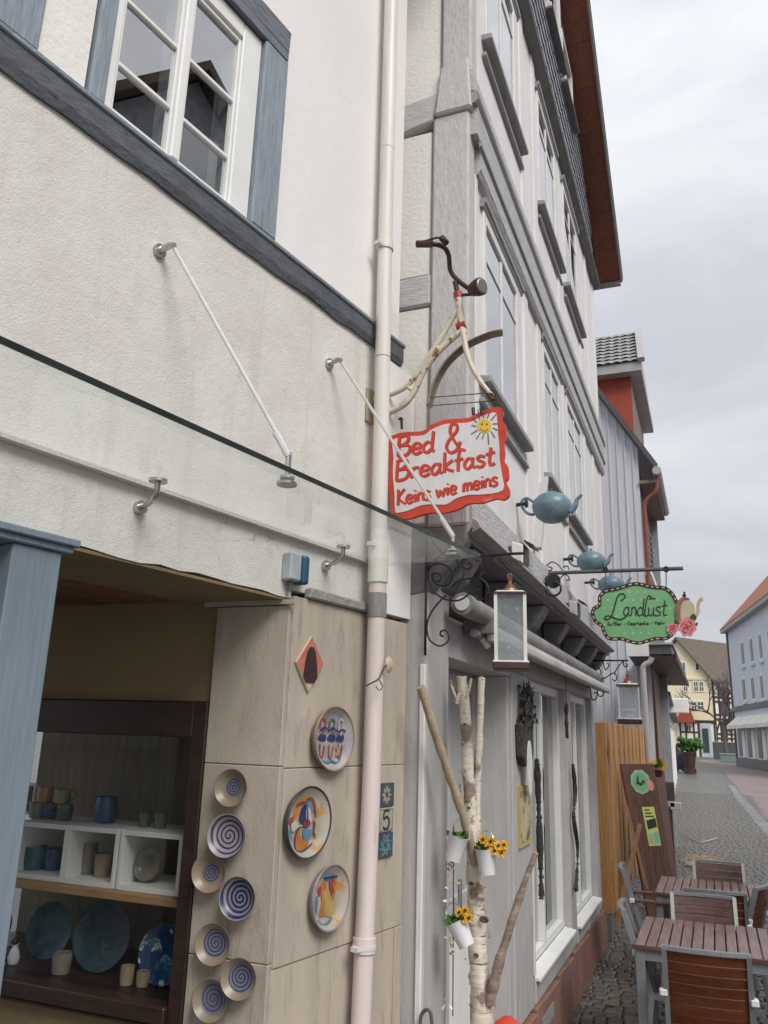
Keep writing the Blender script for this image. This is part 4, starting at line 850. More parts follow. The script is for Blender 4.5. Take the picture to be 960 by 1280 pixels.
for i, (x, y, h, mt, lab) in enumerate(BW):
    p = onY(x, y, YR-.05); r_ = (onY(x, y-h, YR-.05)-p).length*.99
    dish(p+Vector((0, .012, 0)), r_, .042, 0, mt, lab, 'bowl', 'bowl', 'spiral bowls hung on the stone reveal', nrm=(.06+.05*(i % 3), -1, .06), roll=i*1.3, n=40)
# ---- three oval painted plates on the pier front
def oval_plate(x, y, hw, hh, rim, face, label, paints, tilt=0.):
    s, z = SA(x, y, .03); s0, _ = SA(x-hw, y, .03); s1, _ = SA(x+hw, y, .03); _, zt = SA(x, y-hh, .03); _, zb = SA(x, y+hh, .03)
    a = (s1-s0)/2; b = (zt-zb)/2; s = (s0+s1)/2; z = (zt+zb)/2
    t = thing('painted_plate', FA(s, .016, z), label, 'plate', 'oval painted plates on the stone pier')
    c_, q = cos(tilt), sin(tilt)
    T = lambda u, v, w_: FA(s+(u*c_-v*q), .018+w_, z+(u*q+v*c_))
    E = lambda k, w_: [(cos(2*pi*i/44)*a*k, sin(2*pi*i/44)*b*k, w_) for i in range(44)]
    def rings(name, mat, prof):
        m_ = MB(); vs = []
        for k, w_ in prof: vs += [T(*p) for p in E(k, w_)]
        n = 44; fs = [(i*n+j, i*n+(j+1) % n, (i+1)*n+(j+1) % n, (i+1)*n+j) for i in range(len(prof)-1) for j in range(n)]
        m_.add(vs, fs+([tuple(range((len(prof)-1)*n, len(prof)*n))] if name == 'dish' else [])); return m_.build(name, mat, t, smooth=True)
    rings('rim', rim, [(.60, 0), (.9, .008), (1.0, .030), (.975, .036), (.93, .032)])
    rings('dish', face, [(.95, .0335), (.80, .018), (.66, .013), (.3, .012)])
    for k, (mat, pts, w_) in enumerate(paints):
        P = [(u*a, v*b) for u, v in pts]; m_ = MB()
        if w_ == 0: m_.prism([(p.x, p.y) for p in smooth_path([(u, v, 0) for u, v in P], 4, True)], .0135+k*.0004, .0150+k*.0004, T)
        else: m_.ribbon(P, w_, .0160+k*.0004, .0172+k*.0004, T)
        m_.build('painted_motif', mat, t)
    return t
def paint(n, c): return pm('paint_'+n, c, tuple(v*.75 for v in c), .35, 20, bump=.02)
PO, PB, PN, PR, PY_, PW, PGr = paint('orange', (.46, .19, .05)), paint('blue', (.12, .24, .36)), paint('navy', (.03, .04, .13)), paint('red', (.32, .06, .05)), paint('yellow', (.46, .32, .12)), paint('white', (.55, .53, .48)), paint('grey', (.42, .38, .42))
face1 = pm('plate_face_pale', (.42, .385, .375), (.26, .245, .30), .3, 16, bump=.03, coat=.3)
face2 = pm('plate_face_cream', (.44, .40, .325), (.32, .29, .245), .3, 9, bump=.03, coat=.3, c3=(.44, .25, .10), s3=14, r3=(.56, .62))
rim1 = pm('plate_rim_brown', (.30, .21, .14), (.20, .13, .09), .4, 12, bump=.04); rim2 = pm('plate_rim_dark', (.05, .045, .06), (.03, .03, .04), .35, 12, bump=.04); rim3 = pm('plate_rim_grey', (.26, .23, .23), (.17, .15, .17), .35, 12, bump=.04)
pt = []
for k, u in enumerate((-.45, 0, .42)):
    pt.append(((PR, paint('green', (.12, .16, .10)), PGr)[k], [(u-.14, .32), (u-.12, .52), (u, .60), (u+.12, .5), (u+.06, .3), (u, .1)], .008))
    pt.append((PN, [(u-.2, .02), (u-.05, .14), (u+.18, .1), (u+.14, -.08), (u-.14, -.06)], 0))
    pt.append((PR if k != 1 else PO, [(u-.12, -.16), (u-.1, -.5), (u+.02, -.56), (u+.1, -.2)], .007))
pt += [(PN, [(-.62, .24), (-.4, .34), (-.2, .24), (0, .33), (.25, .22), (.5, .28), (.66, .22)], .007), (PB, [(-.45, -.66), (-.2, -.72), (0, -.66), (.25, -.74), (.45, -.6)], .007), (PY_, [(.2, -.2), (.28, -.4), (.2, -.52)], .007)]
oval_plate(412.5, 923.5, 25, 41, rim1, face1, 'pale oval plate painted with three long-necked figures in blue water', pt)
pt = [(PO, [(-.55, .18), (-.5, .5), (-.2, .74), (.2, .72), (.48, .4), (.52, .1), (.3, .3), (.1, .5), (-.2, .45), (-.38, .2)], 0), (PB, [(-.05, .5), (.15, .58), (.28, .35), (.24, .1), (.1, .3)], 0), (PN, [(-.3, .1), (-.2, .4), (-.02, .44), (-.02, .05), (-.12, -.05)], 0), (PW, [(0, .42), (.18, .3), (.24, 0), (.1, -.02), (0, .1)], 0), (PR, [(-.05, .02), (.08, .08), (.2, -.05), (.1, -.14), (-.1, -.12)], 0),
      (PO, [(-.45, -.2), (-.3, -.12), (-.2, -.4), (.12, -.52), (0, -.74), (-.35, -.72), (-.5, -.5)], 0), (PB, [(-.12, -.2), (.2, -.22), (.28, -.36), (.1, -.5), (-.1, -.42)], 0), (PB, [(-.72, -.1), (-.6, -.3), (-.62, -.55), (-.74, -.4)], 0), (PR, [(-.8, .1), (-.62, .2), (-.56, .06), (-.7, 0)], 0), (PW, [(-.66, 0), (-.5, .06), (-.4, -.1), (-.6, -.2)], 0), (PN, [(-.05, .6), (.2, .62), (.36, .2), (.3, -.2), (.36, -.4)], .004), (PN, [(-.5, .5), (-.1, .55), (.02, .2), (-.06, -.1), (-.4, -.15), (-.5, -.6), (-.2, -.76), (.25, -.6)], .004), (PY_, [(.3, .06), (.42, -.1), (.36, -.3), (.46, -.42)], .008)]
oval_plate(380.5, 1028, 28, 46, rim2, face2, 'large oval plate with dark rim and an abstract orange and blue figure', pt, .02)
pt = [(PO, [(-.42, .3), (-.3, .5), (-.1, .4), (-.05, .1), (.15, -.2), (.2, -.5), (-.2, -.55), (-.42, -.5), (-.3, -.1)], 0), (PY_, [(-.2, .2), (.3, .1), (.44, -.3), (.3, -.58), (-.1, -.5), (-.15, -.1)], 0), (PB, [(-.3, .62), (-.05, .8), (.3, .7), (.2, .52), (-.1, .5)], 0), (PR, [(.02, .5), (.25, .55), (.35, .25), (.2, .02), (.08, .2)], 0), (PO, [(.22, .4), (.3, .2), (.4, .45), (.34, .1), (.22, -.02)], .010), (PB, [(-.6, .1), (-.5, -.1), (-.52, -.45), (-.62, -.3)], 0), (PB, [(-.5, -.62), (-.2, -.8), (.1, -.72), (.24, -.6)], .012), (PN, [(-.28, .58), (.05, .6), (.4, .6)], .006), (PR, [(-.56, .3), (-.42, .36), (-.4, .2), (-.5, .1)], 0)]
oval_plate(408, 1122, 23.5, 42, rim3, face2, 'oval plate with grey rim and a sandy seated animal, lowest of three', pt, -.05)
# ---- diamond tile
s_, z_ = SA(386, 830, .02)
dt = thing('diamond_tile', FA(s_, .016, z_-.1), 'diamond-shaped ceramic tile with a dark arch on coral ground', 'tile')
T = lambda u, v, w_: FA(s_+u, .014+w_, z_+v)
a, b = .083, .103
MB().prism([(0, b), (a, 0), (0, -b), (-a, 0)], 0, .014, T).build('body', M['cream_pot'], dt, bevel=.003)
MB().prism([(0, b*.97), (a*.95, .004), (a*.5, -.045), (-a*.5, -.045), (-a*.95, .004)], .0141, .016, T).build('coral_ground', paint('coral', (.60, .20, .13)), dt)
MB().prism([(-.042, -.048), (-.036, .0), (-.024, .045), (-.01, .062), (.01, .062), (.024, .045), (.036, .0), (.042, -.048), (.024, -.068), (-.024, -.068)], .0162, .018, T).build('dark_arch', paint('umber', (.055, .028, .028)), dt)
# ---- house number: three patterned tiles, the middle one reads 5
_, zt = SA(481, 978, .02); _, zb = SA(481, 1072, .02); s0, _ = SA(471.5, 1020, .02); s1, _ = SA(490.5, 1020, .02); th = (zt-zb)/3
hn = thing('house_number', FA((s0+s1)/2, .014, zb), 'house number panel of three patterned tiles, the middle one reads 5', 'house number')
M['tile_dark'] = pm('tile_dark', (.05, .10, .13), (.03, .06, .08), .3, 10, bump=.03); M['tile_cream'] = paint('tilecream', (.42, .385, .31)); M['tile_teal'] = paint('tileteal', (.08, .24, .30)); M['tile_rust'] = paint('tilerust', (.34, .14, .06))
for k in range(3):
    z0 = zb+th*k; T = lambda u, v, w_: FA((s0+s1)/2+u, .016+w_, z0+th/2+v)
    h_ = th/2-.002; hw_ = (s1-s0)/2
    t_ = MB().prism([(-hw_, -h_), (hw_, -h_), (hw_, h_), (-hw_, h_)], 0, .010, T).build('tile', M['tile_cream'] if k == 1 else M['tile_dark'], hn, bevel=.0015)
    if k == 1:
        MB().ribbon([(.022, .034), (-.014, .034), (-.018, .004), (.004, .012), (.022, -.004), (.018, -.028), (-.004, -.036), (-.022, -.026)], .009, .0102, .0118, T, 3).build('digit', M['text_dark'], t_)
        MB().ribbon([(-hw_*.86, -h_*.86), (hw_*.86, -h_*.86), (hw_*.86, h_*.86), (-hw_*.86, h_*.86)], .004, .0102, .011, T, 1, True).build('border', M['tile_teal'], t_)
    else:
        m1 = MB(); m2 = MB()
        for i in range(8):
            an = i*pi/4
            m1.prism([(cos(an)*.008, sin(an)*.008), (cos(an+.3)*.024, sin(an+.3)*.024), (cos(an)*.036, sin(an)*.036), (cos(an-.3)*.024, sin(an-.3)*.024)], .0102, .0115, T)
            m2.ribbon([(cos(an+.4)*.016, sin(an+.4)*.016), (cos(an+.55)*.030, sin(an+.55)*.030), (cos(an+.25)*.042, sin(an+.25)*.042)], .003, .0102, .0112, T, 3)
        tag(m1.build('rosette', M['tile_cream'] if k == 2 else M['tile_teal'], t_), kind='stuff'); tag(m2.build('tendrils', M['tile_cream'] if k == 0 else M['tile_rust'], t_), kind='stuff')

# ================================================================== LETTERING (brush strokes)
GLY = {
 'B': (.56, [[(0, 0), (.08, 1)], [(.05, .95), (.36, 1), (.46, .8), (.3, .58), (.1, .53)], [(.1, .53), (.42, .5), (.5, .26), (.34, .03), (0, 0)]]),
 'e': (.47, [[(.06, .26), (.36, .3), (.36, .46), (.2, .53), (.05, .36), (.05, .14), (.2, 0), (.42, .1)]]),
 'd': (.52, [[(.38, .4), (.2, .5), (.03, .3), (.05, .08), (.2, 0), (.36, .15)], [(.46, 1), (.4, .4), (.38, .1), (.48, 0)]]),
 '&': (.6, [[(.58, .02), (.2, .62), (.22, .95), (.40, .97), (.42, .75), (.1, .4), (.04, .15), (.2, 0), (.42, .1), (.54, .36)]]),
 'r': (.38, [[(.08, .52), (.05, 0)], [(.05, .28), (.18, .48), (.36, .48)]]),
 'a': (.5, [[(.36, .42), (.2, .5), (.04, .3), (.05, .08), (.18, 0), (.34, .18)], [(.38, .52), (.35, .12), (.46, 0)]]),
 'k': (.46, [[(.09, 1), (.03, 0)], [(.40, .56), (.08, .26), (.42, 0)]]),
 'f': (.38, [[(.46, .92), (.32, 1), (.2, .85), (.13, -.05)], [(.02, .5), (.36, .54)]]),
 's': (.4, [[(.36, .44), (.2, .53), (.06, .42), (.14, .3), (.3, .2), (.3, .05), (.15, -.02), (.0, .06)]]),
 't': (.38, [[(.22, .86), (.14, .1), (.24, 0), (.36, .06)], [(.0, .54), (.38, .6)]]),
 'K': (.5, [[(.09, 1), (.03, 0)], [(.46, .97), (.08, .46), (.48, 0)]]),
 'i': (.2, [[(.1, .5), (.07, 0)], [(.11, .68), (.12, .74)]]),
 'n': (.44, [[(.08, .5), (.05, 0)], [(.06, .33), (.2, .5), (.34, .42), (.35, 0)]]),
 'w': (.6, [[(.02, .5), (.12, 0), (.27, .4), (.38, 0), (.54, .5)]]),
 'm': (.62, [[(.08, .5), (.05, 0)], [(.06, .33), (.18, .5), (.28, .42), (.27, 0)], [(.28, .33), (.42, .5), (.52, .42), (.53, 0)]]),
 'u': (.48, [[(.07, .5), (.06, .12), (.18, 0), (.33, .15)], [(.38, .5), (.36, .1), (.46, 0)]]),
 'l': (.24, [[(.34, .92), (.24, 1.02), (.14, .8), (.05, .12), (.12, 0), (.24, .06)]]),
 'L': (.72, [[(.5, .78), (.66, .92), (.58, 1.08), (.40, 1.0), (.28, .6), (.16, .12), (.0, -.06), (-.12, .0), (.02, .10), (.3, -.02), (.52, -.06), (.72, .1)]]),
 'c': (.4, [[(.34, .42), (.18, .5), (.04, .3), (.08, .05), (.2, 0), (.36, .1)]]),
 'h': (.46, [[(.1, 1), (.05, 0)], [(.06, .33), (.2, .5), (.34, .42), (.36, 0)]]),
 'G': (.6, [[(.5, .85), (.3, 1), (.05, .7), (.05, .25), (.25, 0), (.5, .15), (.5, .45), (.3, .45)]]),
 'M': (.7, [[(.03, 0), (.1, 1), (.32, .3), (.56, 1), (.62, 0)]]), '-': (.5, [[(.1, .35), (.36, .35)]]), ' ': (.3, []),
}
def write(mb, txt, T, x0, y0, x1, y1, cap, wd, w0, w1, k=4):
    """brush lettering along a baseline; T maps plan coordinates, cap is the capital height"""
    tot = sum(GLY[c][0] for c in txt)*cap; ln = sqrt((x1-x0)**2+(y1-y0)**2); sx = ln/tot
    dx, dy = (x1-x0)/ln, (y1-y0)/ln; pen = 0; j = 0
    for c in txt:
        adv, st = GLY[c]
        for s in st:
            P = []
            for u, v in s:
                a = pen+u*cap*sx; b = v*cap; P.append((x0+a*dx-b*dy*.2, y0+a*dy+b))
            mb.ribbon(P, wd, w0+j*4e-6, w1+j*4e-6, T, k); j += 1
        pen += adv*cap*sx

# ================================================================== BICYCLE HALF and BED & BREAKFAST SIGN (plane y = YB)
YB = 3.20
bk = thing('bicycle_front', onY(490, 505, YB), 'front half of an old cream bicycle jutting from the wall above the red sign', 'bicycle')
def bp(pts, dy=0.): return [onY(x, y, YB+dy) for x, y in pts]
MB().tube(smooth_path(bp([(571, 388), (556, 415), (541, 438), (527, 460), (513, 478), (500, 488), (486, 494)]), 3), .0125, 10).build('top_tube', M['bike_cream'], bk, smooth=True)
MB().tube(smooth_path(bp([(577, 413), (560, 428), (544, 444), (529, 465), (519, 487), (506, 505), (486, 516)]), 3), .0145, 10).build('down_tube', M['bike_cream'], bk, smooth=True)
MB().tube(bp([(573, 372), (575, 392), (579, 417)]), .018, 12).build('head_tube', M['bike_cream'], bk, smooth=True)
for q in ([(542, 431), (550, 437)], [(508, 482), (515, 488)]): MB().tube(bp(q), .010, 8).build('tube_bridge', M['bike_cream'], bk)
MB().tube(bp([(571, 410), (582, 406)]), .021, 10).tube(bp([(572, 366), (573, 373)]), .021, 10).build('head_lug', M['red_dark'], bk, smooth=True)
for dy in (-.035, .035):
    MB().tube(smooth_path(bp([(579, 416), (582, 434), (587, 452), (596, 470), (608, 486), (616, 495)], dy), 3), [.013]*6+[.012]*5+[.009]*5, 8).build('fork_blade', M['bike_cream'], bk, smooth=True)
hub = MB(); hub.tube([onY(614, 494, YB-.06), onY(614, 494, YB+.06)], .011, 10); hub.tube([onY(614, 494, YB-.03), onY(614, 494, YB-.02)], .02, 10)
hub.tube(bp([(611, 492), (617, 500)], -.05), .009, 8); hub.build('hub', M['rust'], bk)
mg = smooth_path(bp([(533, 508), (537, 490), (545, 470), (556, 452), (570, 438), (585, 427), (602, 419), (616, 414), (628, 412)]), 3); ax = Vector((0, 1, 0))
m_ = MB(); vs = []; cen = onY(600, 500, YB)
for p in mg:
    rad = (p-cen).normalized()
    for t in (-1, -.5, 0, .5, 1): vs.append(p+ax*t*.03-rad*(abs(t)**2*.016))
    for t in (1, .5, 0, -.5, -1): vs.append(p+ax*t*.027-rad*(abs(t)**2*.016+.004))
n = len(mg); m_.add(vs, [(i*10+j, i*10+(j+1) % 10, (i+1)*10+(j+1) % 10, (i+1)*10+j) for i in range(n-1) for j in range(10)]+[tuple(range(10)), tuple(range((n-1)*10, n*10))])
m_.build('mudguard', M['mudguard'], bk, smooth=True)
MB().tube(smooth_path(bp([(573, 372), (571, 362), (569, 352)]), 3), .0125, 8).build('stem', M['rust'], bk, smooth=True)
hb = MB(); hb.tube(smooth_path([onY(585, 360, YB+.02), onY(572, 350, YB), onY(563, 338, YB-.02), onY(561, 320, YB-.06), onY(556, 310, YB-.10), onY(547, 306, YB-.13), onY(538, 305, YB-.15)], 4), .0115, 10)
hbo = hb.build('handlebar', M['rust'], bk, smooth=True)
MB().tube(bp([(540, 305), (521, 305)], -.16), .0165, 10).build('grip', M['lantern_brown'], hbo, smooth=True)
MB().tube(smooth_path(bp([(557, 300), (548, 297), (536, 300), (523, 303)], -.17), 3), .005, 6).box(0, 0, 0, 0, 0, 0).tube(bp([(552, 297), (558, 304)], -.15), .015, 8).build('brake_lever', M['rust'], hbo)
MB().tube(bp([(574, 369), (590, 368)]), .007, 6).build('lamp_bracket', M['rust'], bk)
la = onY(586, 364, YB-.02); lb = onY(601, 358, YB-.05); ld = (lb-la).normalized()
tl = MB(); tl.tube([la, la+ld*.02, la+ld*.05, lb, lb+ld*.006], [.012, .03, .039, .042, .040], 16); hl = tl.build('headlight', M['rust'], bk, smooth=True)
MB().tube([lb+ld*.0065, lb+ld*.011], [.036, .030], 16).build('lens', M['mudguard'], hl)
for q in ([(535, 497), (613, 491)], [(540, 507), (617, 501)]): MB().tube(bp(q, -.01), .0025, 6).build('hanger_wire', M['grey_iron'], bk)
pl = MB().box(sp_-.03, sp_+.03, 0, .012, zp_-.08, zp_+.08, FA)
pl.build('wall_plate', pm('plate_brass', (.42, .36, .22), (.3, .25, .15), .5, 10, bump=.1), bk, bevel=.003)
MB().tube([FA(sp_, .01, zp_+.03), onY(486, 494, YB)], .012, 8).tube([FA(sp_, .01, zp_-.02), onY(486, 516, YB)], .013, 8).build('wall_stay', M['bike_cream'], bk)
# sign
sg = thing('inn_sign', onY(560, 640, YB), 'wavy white sign with red border reading Bed & Breakfast Keins wie meins', 'sign')
def S6(u, v, w_): return onY(480+u/6, 500+v/6, YB)+Vector((0, -w_, 0))
outl = [(40, 290), (140, 248), (290, 238), (350, 195), (450, 155), (540, 146), (640, 137), (730, 92), (860, 56), (898, 100), (884, 150), (912, 190), (918, 290), (902, 330), (908, 400), (902, 460), (930, 500), (937, 580), (917, 620), (942, 670), (940, 722), (900, 752), (840, 745), (740, 775), (640, 780), (560, 822), (450, 850), (370, 848), (290, 862), (200, 892), (110, 892), (60, 850), (55, 750), (38, 640), (47, 500), (36, 380)]
so_ = [(p.x, p.y) for p in smooth_path([(a, b, 0) for a, b in outl], 3, True)]
MB().prism(so_, -.012, .008, S6).build('board', M['red'], sg)
inn = [(72, 312), (150, 282), (300, 270), (365, 225), (460, 188), (545, 180), (650, 172), (740, 126), (838, 100), (852, 160), (858, 250), (868, 350), (872, 450), (888, 560), (896, 680), (760, 712), (640, 716), (540, 745), (470, 788), (360, 786), (280, 796), (195, 830), (110, 850), (88, 830), (84, 700), (72, 560), (76, 430)]
MB().prism([(p.x, p.y) for p in smooth_path([(a, b, 0) for a, b in inn], 3, True)], .0081, .0105, S6).build('face', M['sign_white'], sg)
def sgn_text(mat, off, wid, z0):
    m_ = MB()
    fl = lambda u, v, w_: S6(u+off, -v+off, w_)
    write(m_, 'Bed', fl, 112, -432, 392, -388, 150, wid*1.05, z0, z0+.0007)
    write(m_, '&', fl, 468, -405, 590, -395, 215, wid, z0, z0+.0007)
    write(m_, 'Breakfast', fl, 100, -612, 840, -486, 150, wid, z0, z0+.0007)
    write(m_, 'Keins wie meins', fl, 108, -796, 862, -642, 116, wid*.82, z0, z0+.0007)
    return m_
sgn_text(M['red_dark'], 3, 23, .0101).build('lettering_shadow', M['red_dark'], sg)
tag(sgn_text(M['red'], -2, 19, .0105).build('lettering', M['red'], sg), label='hand-painted red lettering')
sun_ = MB().prism([(760+52*cos(t), 203+50*sin(t)) for t in [2*pi*i/18 for i in range(18)]], .0106, .013, S6).build('painted_sun', M['yellow'], sg)
m_ = MB()
for i in range(13):
    t = 2*pi*i/13+.2; m_.ribbon([(760+62*cos(t), 203+60*sin(t)), (760+(100+10*(i % 2))*cos(t+.1), 203+(100+22*(i % 3))*sin(t+.1))], 7, .0106, .012, S6, 1)
tag(m_.build('sun_rays', M['grey_iron'], sun_), kind='stuff')
m_ = MB()
for u in (740, 778): m_.prism([(u+6*cos(t), 190+8*sin(t)) for t in [2*pi*i/8 for i in range(8)]], .0131, .0136, S6)
m_.ribbon([(728, 222), (745, 238), (765, 240), (785, 226)], 5, .0131, .0136, S6, 3); tag(m_.build('sun_face', M['rust'], sun_), kind='stuff')
for u in (668, 728): MB().tube([S6(u, 60, .0), S6(u+6, 112, .004)], .008, 8).build('clip', M['black_plastic'], sg)
MB().tube([S6(130, 140, 0), S6(135, 215, 0)], .007, 6).tube(smooth_path([S6(110, 150, 0), S6(125, 132, 0), S6(142, 150, 0)], 3), .004, 6).build('hook', M['black_iron'], sg)

# ================================================================== THINGS ON THE GREY HOUSE
# ---- teapots on iron pegs
def teapot(xc_, yc_, hx, hw, hh, Y, label, lid=True):
    c = onY(xc_, yc_, Y); sc = (onY(xc_+hw, yc_, Y)-c).length; h = (onY(xc_, yc_-hh, Y)-onY(xc_, yc_+hh, Y)).length/2
    t = thing('teapot', (c.x, Y, c.z-h), label, 'teapot', 'blue teapots on the grey facade')
    T = lambda a, b, d: Vector((c.x+a, Y+b, c.z+d))
    pr = [(0, -h), (sc*.45, -h), (sc*.52, -h*.96), (sc*.80, -h*.66), (sc*.97, -h*.22), (sc, .06*h), (sc*.93, h*.42), (sc*.70, h*.76), (sc*.42, h*.93), (sc*.2, h*.99), (0, h)]
    MB().lathe(pr, 28, T).build('body', M['teapot'], t, smooth=True)
    MB().tube(smooth_path([T(-sc*.92, 0, h*.45), T(-sc*1.28, 0, h*.78), T(-sc*1.55, 0, h*.55), T(-sc*1.5, 0, h*.1), T(-sc*1.2, 0, -h*.35), T(-sc*.9, 0, -h*.42)], 4), sc*.075, 8).build('handle', M['teapot'], t, smooth=True)
    MB().tube(smooth_path([T(sc*.85, 0, -h*.35), T(sc*1.15, 0, 0), T(sc*1.28, 0, h*.42), T(sc*1.5, 0, h*.72)], 4), [sc*.25, sc*.23, sc*.21, sc*.19, sc*.16, sc*.14, sc*.12, sc*.11, sc*.1, sc*.095, sc*.09, sc*.085, sc*.08], 10).build('spout', M['teapot'], t, smooth=True)
    MB().lathe([(sc*.3, 0), (sc*.28, h*.06), (sc*.08, h*.12), (sc*.07, h*.2), (sc*.12, h*.28), (0, h*.36)], 14, lambda a, b, d: T(a, b, h*.95+d)).build('lid_knob', M['teapot'], t, smooth=True)
    MB().tube([Vector((XU-.01, Y, c.z+h*.35)), T(-sc*1.3, 0, h*.38)], .012, 8).tube([T(-sc*1.36, 0, h*.38), T(-sc*1.24, 0, h*.38)], .024, 10).build('wall_peg', M['black_iron'], t, smooth=True)
    return t
teapot(690, 634, 655, 25, 18, 4.50, 'largest blue teapot, nearest on the grey facade, above the lantern')
teapot(739, 702, 713, 18.5, 12.5, 6.15, 'middle blue teapot, just above the green sign bar')
teapot(764, 731, 738, 17, 11, 7.30, 'farthest blue teapot, partly hidden behind the green sign')
# ---- small lamps on the jetty beam
def flood(px_, py_, w_, label, body):
    p = onX(px_, py_, XU+.07); k = w_
    t = thing('floodlight', (XU+.013, p.y, p.z), label, 'floodlight', 'small lamps along the jetty beam')
    MB().box(XU+.013, XU+.04, p.y-.03*k, p.y+.03*k, p.z-.03*k, p.z+.03*k).build('mount', M['grey_iron'], t)
    MB().hexa([Vector((XU+.04+a*.06*k, p.y+b*.075*k, p.z+c*.045*k-a*.02)) for a, b, c in ((0, -1, -1), (1, -1, -1.3), (1, 1, -1.3), (0, 1, -1), (0, -1, 1), (1, -1, 1), (1, 1, 1), (0, 1, 1))]).build('housing', body, t, bevel=.005)
    MB().box(XU+.041+.06*k, XU+.046+.06*k, p.y-.06*k, p.y+.06*k, p.z-.07*k, p.z+.025*k).build('lens', M['black_plastic'], t)
    MB().hexa([Vector((XU+.047+a*.05*k+.06*k, p.y+b*.07*k, p.z+.045*k-a*.03*k+c*.006)) for a, b, c in ((0, -1, -1), (1, -1, -1), (1, 1, -1), (0, 1, -1), (0, -1, 1), (1, -1, 1), (1, 1, 1), (0, 1, 1))]).build('visor', M['black_plastic'], t)
flood(650, 690, 1.0, 'pale floodlight with black visor above the hanging lantern', M['frame_worn'])
flood(718, 759, 1.0, 'grey floodlight on the jetty beam left of the green sign', M['grey_paint'])
p = onX(691, 731, XU+.08)
t = thing('spot_lamp', (XU+.013, p.y, p.z), 'black round spot lamp with ring under the sign bar', 'spot lamp')
MB().tube([Vector((XU+.0, p.y, p.z)), Vector((XU+.05, p.y, p.z+.01))], .012, 8).build('arm', M['black_iron'], t)
MB().tube([Vector((XU+.045, p.y+.05, p.z+.045)), Vector((XU+.09, p.y-.02, p.z+.02))], [.03, .048], 14).build('housing', M['black_plastic'], t, smooth=True)
MB().tube([Vector((XU+.085+.05*cos(q), p.y-.02, p.z-.03+.045*sin(q))) for q in [2*pi*i/16 for i in range(16)]], .007, 6, closed=True).build('ring', M['black_plastic'], t, smooth=True)
# ---- awning rolled up under the jetty
aw = thing('awning', (-1.05, 6, 2.5), 'rolled-up grey shop awning with pale front rail under the jetty', 'awning')
M['awning_cloth'] = pm('awning_cloth', (.29, .285, .28), (.22, .216, .21), .7, 6, bump=.1)
M['awning_rail'] = pm('awning_rail', (.50, .485, .47), (.40, .385, .375), .45, 6, (6, .6, 6), bump=.06, c3=(.3, .28, .26), s3=5, r3=(.62, .74))
a0 = onX(578, 756, -1.06)
MB().tube([Vector((-1.06, a0.y, 2.60)), Vector((-1.06, 8.72, 2.60))], .054, 18).build('fabric_roll', M['awning_cloth'], aw, smooth=True)
MB().tube([Vector((-1.06, a0.y-.012, 2.60)), Vector((-1.06, a0.y, 2.60))], .035, 16).build('end_cap', M['frame_worn'], aw, smooth=True)
MB().prism([(-1.05, 2.47), (-.975, 2.455), (-.962, 2.465), (-.962, 2.50), (-1.0, 2.545), (-1.05, 2.545)], 4.05, 8.80, lambda u, v, w_: Vector((u, w_, v))).build('front_rail', M['awning_rail'], aw, bevel=.006)
MB().box(-1.03, -.97, 8.80, 8.83, 2.465, 2.57).build('end_cap', M['frame_worn'], aw)
MB().tube([Vector((-1.09, 3.95, 2.50)), Vector((-1.06, 5.2, 2.49)), Vector((-1.05, 8.6, 2.49))], .022, 10).build('torsion_bar', M['awning_cloth'], aw, smooth=True)
for y in (4.0, 6.2, 8.5):
    MB().box(-1.158, -1.0, y, y+.035, 2.50, 2.57).build('wall_arm', M['grey_dark'], aw, bevel=.004)
MB().tube([Vector((-1.09, 4.08, 2.50)), Vector((-1.05, 4.10, 2.44))], .018, 8).build('gear_box', M['frame_worn'], aw)
